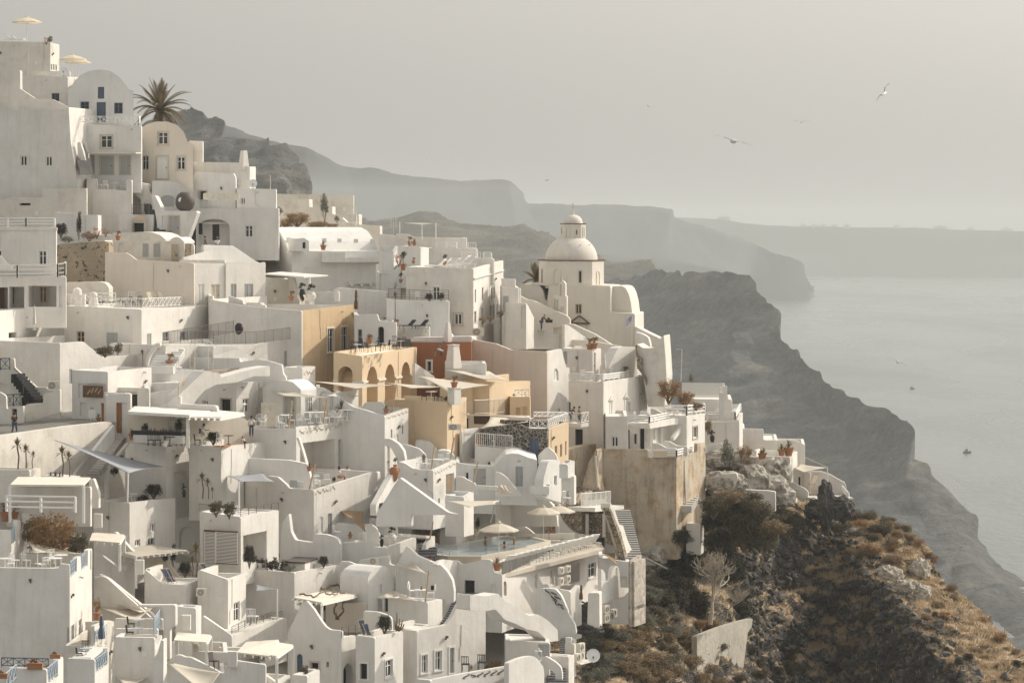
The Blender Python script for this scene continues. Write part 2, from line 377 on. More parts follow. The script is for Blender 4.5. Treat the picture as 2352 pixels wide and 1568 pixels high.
 lo=[bm.verts.new((p.x,p.y,zr-.25))for p in pts];hi=[bm.verts.new((p.x,p.y,zr))for p in pts]
 bm.faces.new(lo[::-1]);bm.faces.new(hi)
 for i in range(4):bm.faces.new((lo[i],lo[(i+1)%4],hi[(i+1)%4],hi[i]))
 bmesh.ops.recalc_face_normals(bm,faces=bm.faces)
 mobj('roof',bm,roof,root)
 if cornice:
  bm=bmesh.new();zt=B.z;h=.22;e=.12;cz=cornice if isinstance(cornice,float)else .0
  fbox(bm,fl,sl-e,zt-h-cz,e,zt-cz+.03,-.05,e);fbox(bm,fr,-.02,zt-h-cz,sr+e,zt-cz+.03,.004,e)
  mobj('cornice',bm,'white' if m in('yellow','ochre')else m,root)
 return root
def fin(fc,pts,t=.3,m='white',opens='',name='parapet',label=None,cat='wall',own=False,parent=None):
 """free outline wall: pts in tile px on plane fc"""
 poly=[fc.sz(*p)for p in pts]
 if own or label:
  o=wallgeo(fc,poly,t,'',m,None,name)if not opens else None
  if opens:
   r=thing(name,label,cat,fc.w(*poly[0]));wallgeo(fc,poly,t,opens,m,r,'wall');return r
  return tagit(o,label,cat)
 return wallgeo(fc,poly,t,opens,m,parent or CUR,name)
def rail(pts,h=1.0,style='x',m='wframe',label=None,name='railing',parent=None,gap=1.1,px=True):
 """pts base path [(p,q,Y)] -> railing"""
 pp=[P(*p)if px else Vector(p)for p in pts];bm=bmesh.new();up=Vector((0,0,1));hh=h
 r=.035 if m!='iron' and m!='steel' else .022
 if style=='b3':r=.07
 for a,b in zip(pp,pp[1:]):
  n=max(1,round((b-a).length/gap));d=(b-a)/n
  if style=='glass':box_between(bm,a+up*.08,b+up*.08,.02,h-.1)
  else:rod(bm,a+up*hh,b+up*hh,r)
  for i in range(n+1):rod(bm,a+d*i,a+d*i+up*hh,r*(1.0 if style!='b3' else 1.5),6)
  if style in 'x':rod(bm,a+up*.12,b+up*.12,r*.8)
  for i in range(n):
   u,v=a+d*i,a+d*(i+1)
   if style=='x':
    rod(bm,u+up*.12,v+up*hh,r*.7,4);rod(bm,u+up*hh,v+up*.12,r*.7,4);mdl=(u+v)/2;rod(bm,mdl+up*.12,mdl+up*hh,r*.5,4)
   elif style=='bars':
    k=max(2,int(d.length/.17))
    for j in range(1,k):w=u+d*j/k;rod(bm,w+up*.08,w+up*hh,r*.55,4)
   elif style=='h':
    for j in(.3,.55,.8):rod(bm,u+up*hh*j,v+up*hh*j,r*.6,4)
   elif style=='b3':
    for j in(.3,.65):rod(bm,u+up*hh*j,v+up*hh*j,r)
  if style=='bars':rod(bm,a+up*.08,b+up*.08,r*.8)
 mm='railglass' if style=='glass' else m
 if label:
  o=mobj(name,bm,mm);return tagit(o,label,'railing')
 return mobj(name,bm,mm,parent or CUR)
def box_between(bm,a,b,t,h,mi=0):
 a=Vector(a);b=Vector(b);d=(b-a);n=Vector((d.y,-d.x,0)).normalized()*t/2;up=Vector((0,0,h))
 vs=[bm.verts.new(x)for x in(a-n,b-n,b+n,a+n,a-n+up,b-n+up,b+n+up,a+n+up)]
 for f in((3,2,1,0),(4,5,6,7),(0,1,5,4),(1,2,6,5),(2,3,7,6),(3,0,4,7)):bm.faces.new([vs[i]for i in f]).material_index=mi
def stairs(a,b,n=10,w=1.2,m='grey_step',side=1,label=None,name='stairs',parent=None):
 """a bottom (p,q,Y), b top; steps as solid blocks, width w to the right of travel direction (side)"""
 a=P(*a);b=P(*b);bm=bmesh.new();d=b-a;h=Vector((d.x,d.y,0));hn=h.normalized();wn=Vector((hn.y,-hn.x,0))*side*w
 for i in range(n):
  p0=a+h*(i/n);p1=a+h*((i+1)/n)+hn*.3;z0=a.z+d.z*(i/n)-.5;z1=a.z+d.z*((i+1)/n)
  vs=[bm.verts.new((q.x,q.y,z))for z in(z0,z1)for q in(p0,p1,p1+wn,p0+wn)]
  for f in((3,2,1,0),(4,5,6,7),(0,1,5,4),(1,2,6,5),(2,3,7,6),(3,0,4,7)):bm.faces.new([vs[k]for k in f])
 bmesh.ops.recalc_face_normals(bm,faces=bm.faces)
 if label:return tagit(mobj(name,bm,m),label,'stairs')
 return mobj(name,bm,m,parent or CUR)
def sail(pts,label,m='sailcloth',sag=.5,n=10,poles=()):
 q=[P(*p)for p in pts];root=thing('shade_sail',label,'shade sail',q[0]);bm=bmesh.new()
 if len(q)==3:q=[q[0],q[1],q[2],q[2]]
 c=sum(q,Vector())/4;g=[]
 for i in range(n+1):
  row=[]
  for j in range(n+1):
   u,v=i/n,j/n
   p=q[0]*(1-u)*(1-v)+q[1]*u*(1-v)+q[2]*u*v+q[3]*(1-u)*v
   e=.22*(4*u*(1-u)*(1-2*min(v,1-v))+4*v*(1-v)*(1-2*min(u,1-u)))
   p=p.lerp(c,min(.3,e)*.6);p.z-=sag*math.sin(math.pi*u)*math.sin(math.pi*v)
   row.append(bm.verts.new(p))
  g.append(row)
 for i in range(n):
  for j in range(n):
   try:bm.faces.new((g[i][j],g[i+1][j],g[i+1][j+1],g[i][j+1]))
   except ValueError:pass
 bmesh.ops.remove_doubles(bm,verts=bm.verts,dist=.001)
 o=mobj('cloth',bm,m,root,smooth=True);so=o.modifiers.new('s','SOLIDIFY');so.thickness=.02
 for pl in poles:
  b2=bmesh.new();top=P(*pl[:3]);bot=P(*pl[3:6])if len(pl)>4 else top-Vector((0,0,pl[3]));rod(b2,bot,top,.06,8);mobj('pole',b2,'tan_wood' if len(pl)>4 and m!='sail_grey' else 'wframe',root)
 return root
def pergola(fc_pts,label,zdrop=2.4,m='reed',slope=0,posts=(0,1),t=.1,beams=True,post_m='wframe'):
 """fc_pts: 4 roof corners (p,q,Y): front-left, front-right, back-right, back-left"""
 q=[P(*p)for p in fc_pts];root=thing('pergola',label,'pergola',q[0]-Vector((0,0,zdrop)));bm=bmesh.new();up=Vector((0,0,t))
 vs=[bm.verts.new(x)for x in q]+[bm.verts.new(x+up)for x in q]
 for f in((3,2,1,0),(4,5,6,7),(0,1,5,4),(1,2,6,5),(2,3,7,6),(3,0,4,7)):bm.faces.new([vs[k]for k in f])
 bmesh.ops.recalc_face_normals(bm,faces=bm.faces);mobj('pergola_roof',bm,m,root)
 if beams:
  n=max(3,int((q[1]-q[0]).length/.6));bm=bmesh.new()
  for i in range(n+1):
   a=q[0].lerp(q[1],i/n);b=q[3].lerp(q[2],i/n);e=(a-b).normalized()*.35
   box_between(bm,a+e-Vector((0,0,.16)),b-Vector((0,0,.16)),.09,.15)
  mobj('beam',bm,post_m,root)
 for k in posts:
  bm=bmesh.new();a=q[k];box_between(bm,a-Vector((.09,0,zdrop)),a+Vector((.09,0,-zdrop)),.18,zdrop);mobj('post',bm,post_m,root)
 return root
PR={};PN={}
def put(key,loc,label,rz=0,sc_=1,group=None,cat=None):
 """key -> builder; the first one stays, later ones are copies"""
 if key not in PR:
  o=BUILD[key]();PR[key]=o;PN[key]=1
 else:o=copy_tree(PR[key]);PN[key]+=1
 o.location=loc;o.rotation_euler=(0,0,rz);o.scale=(sc_,)*3 if not isinstance(sc_,tuple)else sc_
 o['label']=label
 if group:o['group']=group
 elif'group' in o:del o['group']
 if cat:o['category']=cat
 return o
def root(name,cat):return thing(name,name,cat,(0,0,0))
def leaves(bm,c,rad,n,size=.12,k=9,rnd=random,flat=.0,shell=.55,mi=0):
 c=Vector(c);cl=[]
 for i in range(k):
  v=Vector((rnd.gauss(0,1),rnd.gauss(0,1),rnd.gauss(0,1))).normalized()*rnd.uniform(shell,1.0)*.72
  cl.append((Vector((v.x*rad[0],v.y*rad[1],v.z*rad[2])),rnd.uniform(.25,.48)))
 for i in range(n):
  cp,r=rnd.choice(cl);d=Vector((rnd.gauss(0,1),rnd.gauss(0,1),rnd.gauss(0,1))).normalized()*(rnd.random()**.4)*r
  p=c+cp+Vector((d.x*rad[0],d.y*rad[1],d.z*rad[2]))
  a=Vector((rnd.gauss(0,1),rnd.gauss(0,1),rnd.gauss(0,.7))).normalized();b=a.orthogonal().normalized();b.rotate(Matrix.Rotation(rnd.uniform(0,6.28),3,a));s=size*rnd.uniform(.6,1.4)
  f=bm.faces.new([bm.verts.new(p+a*s*.9),bm.verts.new(p+b*s*.4),bm.verts.new(p-a*s*.9),bm.verts.new(p-b*s*.4)]);f.material_index=mi
def b_shrub(leaf,n=700,size=.11,rad=(1,1,.85),k=12,name='shrub'):
 def f():
  r=root(name,name.replace('_',' '));rnd=random.Random(hash(leaf)%97 if 0 else len(leaf)*7+n);bm=bmesh.new();leaves(bm,(0,0,rad[2]*.9),rad,n,size,k,rnd);lobj('foliage',bm,leaf,r)
  bm=bmesh.new()
  for i in range(7):
   a=rnd.uniform(0,6.28);e=Vector((math.cos(a)*rad[0]*.6,math.sin(a)*rad[1]*.6,rad[2]*rnd.uniform(.8,1.5)));rod(bm,(0,0,-.3),e,.05,5,.015)
  lobj('branches',bm,'bark',r);return r
 return f
def spikes(bm,c,n,L,w=.03,up=.3,rnd=random,droop=.25):
 c=Vector(c)
 for i in range(n):
  a=rnd.uniform(0,6.283);e=rnd.uniform(-.35,1)*1.4+up*.3;e=min(e,1.5);d=Vector((math.cos(a)*math.cos(e),math.sin(a)*math.cos(e),math.sin(e)));s=Vector((-math.sin(a),math.cos(a),0))*w;l=L*rnd.uniform(.75,1.1)
  m=c+d*l*.55;t=c+d*l-Vector((0,0,droop*l*math.cos(e)))
  v=[bm.verts.new(x)for x in(c-s*.5,c+s*.5,m+s,m-s,t)];bm.faces.new((v[0],v[1],v[2],v[3]));bm.faces.new((v[3],v[2],v[4]))
def b_yucca():
 r=root('yucca_plant','yucca');rnd=random.Random(5);bm=bmesh.new();rod(bm,(0,0,0),(.05,0,.7),.05,6);rod(bm,(.05,0,.7),(-.05,.05,1.25),.045,6);lobj('stem',bm,'bark',r)
 bm=bmesh.new();spikes(bm,(-.05,.05,1.3),60,.55,.028,.3,rnd);lobj('leaves',bm,'leaf_palm',r);return r
def b_agave():
 r=root('agave_plant','agave');bm=bmesh.new();spikes(bm,(0,0,.05),46,.6,.035,.5,random.Random(8),.15);lobj('leaves',bm,'leaf_grey',r);return r
def pot_(r,m='terracotta',s=1.0,shape='pot'):
 bm=bmesh.new();pr={'pot':[(.14,0),(.2,.3),(.24,.32),(.24,.38),(.2,.37)],'urn':[(.1,0),(.24,.2),(.27,.38),(.2,.52),(.14,.56),(.17,.6)],'tall':[(.12,0),(.2,.5),(.14,.72),(.16,.75)]}[shape]
 lathe(bm,[(a*s,b*s)for a,b in pr],14);lobj('pot',bm,m,r)
def b_pot(m,leaf,kind='leafy',shape='pot'):
 def f():
  r=root('potted_plant','potted plant');pot_(r,m,1,shape);bm=bmesh.new();rnd=random.Random(len(m)+len(leaf)+len(kind));h={'pot':.38,'urn':.6,'tall':.75}[shape]
  if kind=='leafy':leaves(bm,(0,0,h+.22),(.32,.32,.26),170,.06,6,rnd)
  elif kind=='ball':leaves(bm,(0,0,h+.55),(.3,.3,.28),320,.045,12,rnd,shell=.8);rod(bm,(0,0,h),(0,0,h+.4),.02)
  else:spikes(bm,(0,0,h),34,.45,.025,.6,rnd)
  lobj('plant',bm,leaf,r);return r
 return f
def b_box(m,leaf):
 def f():
  r=root('planter_box','planter');bm=bmesh.new();box(bm,(-.5,-.17,0),(.5,.17,.36));box(bm,(-.54,-.21,.36),(.54,.21,.42));lobj('box',bm,m,r);bm=bmesh.new();leaves(bm,(0,0,.55),(.45,.16,.18),200,.06,7,random.Random(4));lobj('plant',bm,leaf,r);return r
 return f
def b_lounger(m='white_plastic'):
 def f():
  r=root('sun_lounger','sun lounger');bm=bmesh.new()
  for i in range(9):box(bm,(-.32,-.9+i*.135,.27),(.32,-.9+i*.135+.11,.35))
  box(bm,(-.36,-.95,.25),(-.31,.95,.31));box(bm,(.31,-.95,.25),(.36,.95,.31));lobj('seat',bm,m,r)
  bm=bmesh.new();M=Matrix.Translation((0,.3,.33))@Matrix.Rotation(R_(42),4,'X')
  for i in range(6):box(bm,(-.32,i*.125,0),(.32,i*.125+.11,.06),M)
  lobj('backrest',bm,m,r)
  for x in(-.3,.3):
   for y in(-.8,.75):bm=bmesh.new();rod(bm,(x,y,0),(x,y,.27),.03,6);lobj('leg',bm,m,r)
  return r
 return f
def b_chair(m,style='slat'):
 def f():
  r=root('terrace_chair','chair');bm=bmesh.new();box(bm,(-.22,-.22,.43),(.22,.22,.47));lobj('seat',bm,m,r);bm=bmesh.new()
  if style=='peacock':
   for i in range(9):
    a=math.pi*i/8;rod(bm,(0,.22,.5),(.32*math.cos(a),.27,.62+.36*math.sin(a)),.014,4)
    if i:b=math.pi*(i-1)/8;rod(bm,(.32*math.cos(b),.27,.62+.36*math.sin(b)),(.32*math.cos(a),.27,.62+.36*math.sin(a)),.02,4)
  else:
   for x in(-.2,-.1,0,.1,.2):rod(bm,(x,.22,.47),(x,.28,.92),.018,4)
   rod(bm,(-.22,.28,.92),(.22,.28,.92),.025,4)
  lobj('backrest',bm,m,r)
  for x in(-.2,.2):
   for y in(-.2,.2):bm=bmesh.new();rod(bm,(x,y,0),(x,y,.43),.02,5);lobj('leg',bm,m,r)
  return r
 return f
def b_table(m,top=None):
 def f():
  r=root('terrace_table','table');bm=bmesh.new();lathe(bm,[(.42,.7),(.43,.73)],20);lobj('tabletop',bm,top or m,r);bm=bmesh.new();rod(bm,(0,0,.02),(0,0,.7),.03,8);lathe(bm,[(.22,0),(.2,.03)],14);lobj('base',bm,m,r);return r
 return f
def b_deck(m='navy'):
 def f():
  r=root('deck_chair','deck chair');bm=bmesh.new()
  for x in(-.27,.27):rod(bm,(x,-.5,0),(x,.35,1.05),.022,5);rod(bm,(x,.4,0),(x,-.3,.5),.022,5)
  for y,z in((-.5,0),(.35,1.05)):rod(bm,(-.27,y,z),(.27,y,z),.022,5)
  lobj('frame',bm,'tan_wood',r);bm=bmesh.new();box_between(bm,(-.24,-.0,.33),(.24,-.0,.33),.02,.02)
  v=[bm.verts.new(p)for p in((-.24,-.4,.14),(.24,-.4,.14),(.24,-.05,.36),(-.24,-.05,.36),(.24,.33,1.03),(-.24,.33,1.03))];bm.faces.new((v[0],v[1],v[2],v[3]));bm.faces.new((v[3],v[2],v[4],v[5]));lobj('canvas',bm,m,r);return r
 return f
def b_parasol(m,w=1.65,h=2.3):
 def f():
  r=root('parasol','parasol');bm=bmesh.new();n=8;t=bm.verts.new((0,0,h+.55));ring=[bm.verts.new((w*math.cos(i*math.tau/n),w*math.sin(i*math.tau/n),h))for i in range(n)];mid=[bm.verts.new((w*.55*math.cos(i*math.tau/n),w*.55*math.sin(i*math.tau/n),h+.3))for i in range(n)]
  val=[bm.verts.new((w*math.cos(i*math.tau/n),w*math.sin(i*math.tau/n),h-.1))for i in range(n)]
  for i in range(n):j=(i+1)%n;bm.faces.new((t,mid[i],mid[j]));bm.faces.new((mid[i],ring[i],ring[j],mid[j]));bm.faces.new((ring[i],val[i],val[j],ring[j]))
  lobj('canopy',bm,m,r);bm=bmesh.new();rod(bm,(0,0,0),(0,0,h+.5),.03,8)
  for i in range(n):rod(bm,(0,0,h-.25),mid_ if False else(w*.55*math.cos(i*math.tau/n),w*.55*math.sin(i*math.tau/n),h+.28),.012,4)
  lobj('pole',bm,'wframe',r);bm=bmesh.new();lathe(bm,[(.2,h+.55),(.12,h+.62),(.03,h+.7)],10);lobj('cap',bm,m,r);return r
 return f
def b_closed(m):
 def f():
  r=root('closed_parasol','parasol');bm=bmesh.new();pr=[(.06,.55),(.2,.6),(.17,1.2),(.1,1.55),(.13,1.75),(.09,2.3),(.02,2.45)];lathe(bm,pr,12)
  for v in bm.verts:
   a=math.atan2(v.co.y,v.co.x);s=1+.3*math.sin(a*5);v.co.x*=s;v.co.y*=s
  lobj('cloth',bm,m,r);bm=bmesh.new();rod(bm,(0,0,0),(0,0,2.5),.03,8);lathe(bm,[(.25,0),(.22,.06)],12);lobj('pole',bm,'wframe',r);return r
 return f
def b_ac():
 r=root('air_conditioner','air conditioner');bm=bmesh.new();box(bm,(-.42,-.16,0),(.42,.16,.62));lobj('casing',bm,'ac_cream',r)
 bm=bmesh.new();M=Matrix.Translation((-.1,-.165,.31))@Matrix.Rotation(R_(90),4,'X')
 for rr in(.24,.17,.1):
  k=16
  for i in range(k):a,b=i*math.tau/k,(i+1)*math.tau/k;rod(bm,M@Vector((rr*math.cos(a),rr*math.sin(a),0)),M@Vector((rr*math.cos(b),rr*math.sin(b),0)),.016,4)
 lathe(bm,[(.06,-.0),(.06,.01)],10);
 lobj('fan_grille',bm,'iron',r);return r
def b_dish():
 r=root('satellite_dish','satellite dish');bm=bmesh.new();pr=[(.01,0),(.2,.03),(.36,.1),(.45,.17),(.45,.19),(.3,.1)];lathe(bm,pr,20);bmesh.ops.rotate(bm,verts=bm.verts,matrix=Matrix.Rotation(R_(78),3,'X'),cent=(0,0,0));bmesh.ops.translate(bm,verts=bm.verts,vec=(0,0,.6));lobj('reflector',bm,'white_plastic',r)
 bm=bmesh.new();rod(bm,(0,.05,0),(0,.05,.6),.03,6);rod(bm,(0,0,.3),(0,-.4,.55),.015,5);box(bm,(-.05,-.45,.5),(.05,-.36,.62));lobj('mast',bm,'iron',r);return r
def b_vent():
 r=root('vent_block','chimney vent');bm=bmesh.new();box(bm,(-.3,-.22,0),(.3,.22,1.0));lobj('casing',bm,'white',r);bm=bmesh.new()
 for i in range(6):
  for j in range(8):x=-.22+i*.085+(j%2)*.02;z=.12+j*.1;v=[bm.verts.new(p)for p in((x-.022,-.224,z),(x+.022,-.224,z),(x,-.224,z+.045))];bm.faces.new(v)
 lobj('vent_hole',bm,'gframe',r);return r
def b_bottle():
 r=root('bottle','bottle');bm=bmesh.new();lathe(bm,[(.04,0),(.04,.18),(.015,.25),(.015,.31)],8);o=lobj('glass_body',bm,'interior',r);return r
def b_bird(up=.35):
 def f():
  r=root('seagull','bird');bm=bmesh.new();lathe(bm,[(.01,-.24),(.05,-.16),(.075,0),(.055,.14),(.045,.2),(.02,.25),(.008,.3)],10);bmesh.ops.rotate(bm,verts=bm.verts,matrix=Matrix.Rotation(R_(-90),3,'X'),cent=(0,0,0));
  v=[bm.verts.new(p)for p in((-.02,-.2,0),(.02,-.2,0),(.08,-.36,.0),(-.08,-.36,.0))];bm.faces.new(v);lobj('body',bm,'white_plastic',r)
  for s in(-1,1):
   bm=bmesh.new();P_=[(0,.1,.02),(s*.32,.2,up*.5),(s*.7,.05,up*.25)];Q_=[(0,-.08,.02),(s*.32,.02,up*.5),(s*.66,-.06,up*.22)]
   a=[bm.verts.new(p)for p in P_];b=[bm.verts.new((p[0],p[1],p[2]-.015))for p in Q_]
   for i in range(2):bm.faces.new((a[i],a[i+1],b[i+1],b[i]))
   bmesh.ops.solidify(bm,geom=bm.faces[:],thickness=.012);lobj('wing',bm,'bird_grey',r)
  return r
 return f
def person(loc,label,pose='stand',top='black',bottom='denim',skin='skin',rz=0,sc_=1,hair='hair',hat=None,bag=None):
 """one continuous skinned body; clothing and hair are its children. Faces +Y at rz=0"""
 r=thing('person',label,'person',loc);r.rotation_euler.z=rz;r.scale=(sc_,)*3
 J={'pel':(0,0,.95),'ch':(0,.0,1.3),'nk':(0,0,1.48),'hd':(0,.02,1.62),'tp':(0,.02,1.73)}
 st=.0
 if pose=='walk':L=[((.1,0,.92),(.11,.12,.5),(.11,.22,.06),(.11,.38,.03)),((-.1,0,.92),(-.11,-.05,.5),(-.11,-.3,.12),(-.11,-.2,.02))];A=[((.19,0,1.42),(.25,-.12,1.15),(.24,.02,.92),(.24,.08,.84)),((-.19,0,1.42),(-.25,.08,1.14),(-.24,.22,.94),(-.24,.27,.87))]
 elif pose=='reach':J['nk']=(0,.06,1.47);J['hd']=(0,.12,1.6);J['tp']=(0,.13,1.72);L=[((.1,0,.92),(.11,.03,.5),(.11,0,.06),(.11,.16,.03)),((-.1,0,.92),(-.11,.03,.5),(-.11,0,.06),(-.11,.16,.03))];A=[((.19,.05,1.41),(.22,.22,1.2),(.12,.45,1.22),(.1,.55,1.24)),((-.19,.05,1.41),(-.22,.22,1.2),(-.12,.45,1.2),(-.1,.55,1.22))]
 elif pose=='sit':L=[((.1,.02,.92),(.12,.45,.95),(.12,.48,.52),(.12,.62,.48)),((-.1,.02,.92),(-.12,.45,.95),(-.12,.44,.52),(-.12,.58,.48))];A=[((.19,0,1.42),(.25,.05,1.15),(.2,.3,1.05),(.16,.38,1.04)),((-.19,0,1.42),(-.25,.05,1.15),(-.2,.3,1.05),(-.16,.38,1.04))]
 elif pose=='lean':J['ch']=(0,.15,1.25);J['nk']=(0,.28,1.38);J['hd']=(0,.36,1.5);J['tp']=(0,.4,1.61);L=[((.1,0,.92),(.11,.0,.5),(.11,-.05,.06),(.11,.1,.03)),((-.1,0,.92),(-.11,.04,.5),(-.11,0,.06),(-.11,.16,.03))];A=[((.19,.24,1.33),(.24,.4,1.1),(.15,.6,1.05),(.1,.68,1.06)),((-.19,.24,1.33),(-.24,.4,1.1),(-.15,.6,1.05),(-.1,.68,1.06))]
 else:L=[((.1,0,.92),(.11,.02,.5),(.11,0,.06),(.11,.16,.03)),((-.1,0,.92),(-.11,.02,.5),(-.11,0,.06),(-.11,.16,.03))];A=[((.19,0,1.42),(.26,-.02,1.14),(.25,.08,.9),(.24,.12,.82)),((-.19,0,1.42),(-.26,-.02,1.14),(-.25,.08,.9),(-.24,.12,.82))]
 def skin_(name,vs,es,rad,m,par,rt=0):
  me=bpy.data.meshes.new(name);me.from_pydata(vs,es,[]);me.materials.append(MATS[m]);o=bpy.data.objects.new(name,me);C.objects.link(o);o.parent=par
  sk=o.modifiers.new('s','SKIN');
  if not me.skin_vertices:
   bm=bmesh.new();bm.from_mesh(me);bm.verts.layers.skin.verify();bm.to_mesh(me);bm.free()
  for i,v in enumerate(me.skin_vertices[0].data):v.radius=rad[i]if isinstance(rad[i],tuple)else(rad[i],rad[i]);v.use_root=(i==rt)
  sk.use_smooth_shade=True;s2=o.modifiers.new('d','SUBSURF');s2.levels=1;s2.render_levels=1;return o
 vs=[J['pel'],J['ch'],J['nk'],J['hd'],J['tp']];es=[(0,1),(1,2),(2,3),(3,4)];rad=[(.15,.1),(.16,.11),(.055,.055),(.085,.1),(.06,.07)]
 for l in L:b=len(vs);vs+=list(l);es+=[(0,b),(b,b+1),(b+1,b+2),(b+2,b+3)];rad+=[.09,.06,.042,.035]
 for l in A:b=len(vs);vs+=list(l);es+=[(1,b),(b,b+1),(b+1,b+2),(b+2,b+3)];rad+=[.055,.042,.03,(.035,.02)]
 skin_('body',vs,es,rad,skin,r)
 if top:
  vs=[J['pel'],J['ch'],Vector(J['ch']).lerp(Vector(J['nk']),.6)];es=[(0,1),(1,2)];rad=[(.165,.115),(.175,.125),(.09,.08)]
  for l in A:b=len(vs);vs+=[l[0],Vector(l[0]).lerp(Vector(l[1]),.9)];es+=[(1,b),(b,b+1)];rad+=[.07,.06]
  skin_('shirt',[tuple(v)for v in vs],es,rad,top,r)
 if bottom:
  vs=[J['pel']];es=[];rad=[(.165,.12)]
  for l in L:b=len(vs);vs+=[l[0],l[1],Vector(l[1]).lerp(Vector(l[2]),.85 if bottom=='denim' else .1)];es+=[(0,b),(b,b+1),(b+1,b+2)];rad+=[.1,.075,.06]
  skin_('trousers' if bottom=='denim' else 'shorts',[tuple(v)for v in vs],es,rad,bottom,r)
 h=Vector(J['hd']);bm=bmesh.new();bmesh.ops.create_icosphere(bm,subdivisions=2,radius=.112,matrix=Matrix.Translation(h+Vector((0,-.03,.045))));lobj('hair',bm,hair,r,True)
 if hat:bm=bmesh.new();lathe(bm,[(.2,.05),(.2,.06),(.1,.07),(.09,.16),(.02,.17)],14,h+Vector((0,0,.0)));lobj('hat',bm,hat,r)
 if bag:bm=bmesh.new();box(bm,(-.15,-.3,1.0),(.15,-.12,1.42));bmesh.ops.bevel(bm,geom=bm.edges[:],offset=.04,segments=2);o=mobj('backpack',bm,bag);o.location=loc;o.rotation_euler.z=rz;tagit(o,'small dark backpack worn by the person beside the bar plants','backpack')
 return r
mat('bird_grey',(.30,.29,.27),rough=.8,var=.1,bump=0)
BUILD={'olive':b_shrub('leaf_olive'),'dark':b_shrub('leaf_dark',800),'grey':b_shrub('leaf_grey',700,.1),'rust':b_shrub('leaf_rust',900,.09),'brown':b_shrub('leaf_brown',800,.09),'bigdark':b_shrub('leaf_dark',2600,.07,(1,1,.8),26),'bigolive':b_shrub('leaf_olive',2400,.07,(1,1,.75),24),'bigbrown':b_shrub('leaf_brown',2400,.06,(1,1,.6),26),'bigrust':b_shrub('leaf_rust',2800,.055,(1,1,.8),26),'biggrey':b_shrub('leaf_grey',2400,.06,(1,1,.7),24),'flowers':b_shrub('flower_orange',160,.06,(.7,.5,.5),8,'flowering_plant'),'yucca':b_yucca,'agave':b_agave,'pot':b_pot('terracotta','leaf_dark'),'potrust':b_pot('terracotta','leaf_rust'),'potspike':b_pot('terracotta','leaf_palm','spiky'),'potball':b_pot('terracotta','leaf_dark','ball'),'potwhite':b_pot('white','leaf_palm','spiky'),'urn':b_pot('white','leaf_dark','leafy','urn'),'potdark':b_pot('black','leaf_dark','leafy','tall'),'box':b_box('terracotta','leaf_rust'),'boxdark':b_box('black','leaf_olive'),'lounger':b_lounger(),'lounger_dark':b_lounger('black'),'chair':b_chair('white_plastic'),'chair_black':b_chair('black'),'peacock':b_chair('white_plastic','peacock'),'table':b_table('white_plastic'),'table_black':b_table('black'),'table_blue':b_table('steel','light_blue'),'deck':b_deck(),'deck_white':b_deck('sailcloth'),'parasol':b_parasol('parasol_cream'),'parasol_white':b_parasol('sailcloth',1.5,2.2),'closed':b_closed('oldwhite'),'closed_dark':b_closed('brown'),'closed_blue':b_closed('blue_paint'),'ac':b_ac,'dish':b_dish,'vent':b_vent,'bottle':b_bottle,'gull':b_bird(.35),'gull_flat':b_bird(.15)}
cam=bpy.data.cameras.new('camera');co=bpy.data.objects.new('camera',cam);C.objects.link(co);sc.camera=co
co.location=(0,0,CAMZ);co.rotation_euler=(R_(90),0,0)
cam.sensor_width=36;cam.lens=36*F/9408;cam.shift_y=(HV-3136)/9408;cam.clip_start=1;cam.clip_end=90000
SUN_EL=36;SUN_AZ=62
w=bpy.data.worlds.new("World");sc.world=w;w.use_nodes=True;nt=w.node_tree
sky=nd(nt,'ShaderNodeTexSky',sky_type='NISHITA');sky.sun_disc=False;sky.sun_elevation=R_(SUN_EL);sky.sun_rotation=R_(SUN_AZ)
sky.dust_density=8;sky.air_density=1.5;sky.ozone_density=1
hs=nd(nt,'ShaderNodeHueSaturation');hs.inputs['Saturation'].default_value=.28;hs.inputs['Value'].default_value=1.15;nt.links.new(sky.outputs[0],hs.inputs['Color'])
tint=nd(nt,'ShaderNodeMix',data_type='RGBA',blend_type='MULTIPLY');tint.inputs[0].default_value=1;nt.links.new(hs.outputs[0],tint.inputs[6]);tint.inputs[7].default_value=(1.0,.985,.95,1)
hm=nd(nt,'ShaderNodeMix',data_type='RGBA');hm.inputs[0].default_value=.6;nt.links.new(tint.outputs[2],hm.inputs[6]);
tcw=nd(nt,'ShaderNodeTexCoord');dv_=nd(nt,'ShaderNodeVectorMath',operation='DOT_PRODUCT');nt.links.new(tcw.outputs['Generated'],dv_.inputs[0]);dv_.inputs[1].default_value=(math.sin(R_(SUN_AZ))*math.cos(R_(SUN_EL)),math.cos(R_(SUN_AZ))*math.cos(R_(SUN_EL)),math.sin(R_(SUN_EL)))
mg=nd(nt,'ShaderNodeMapRange');nt.links.new(dv_.outputs['Value'],mg.inputs[0]);mg.inputs[1].default_value=.28;mg.inputs[2].default_value=.6;mg.inputs[3].default_value=.90;mg.inputs[4].default_value=1.3
vs_=nd(nt,'ShaderNodeVectorMath',operation='SCALE');vs_.inputs[0].default_value=(5.4,5.17,4.8);nt.links.new(mg.outputs[0],vs_.inputs['Scale']);nt.links.new(vs_.outputs[0],hm.inputs[7])
bg=nt.nodes['Background'];nt.links.new(hm.outputs[2],bg.inputs[0]);bg.inputs[1].default_value=.15
sd=bpy.data.lights.new('sun','SUN');sd.energy=3.2;sd.angle=R_(.5);sd.color=(1,.90,.76);so_=bpy.data.objects.new('sun',sd);C.objects.link(so_)
so_.rotation_euler=(R_(90-SUN_EL),0,R_(180-SUN_AZ));so_.location=(80,100,300)
sc.view_settings.view_transform='Standard';sc.view_settings.look='None';sc.view_settings.exposure=0
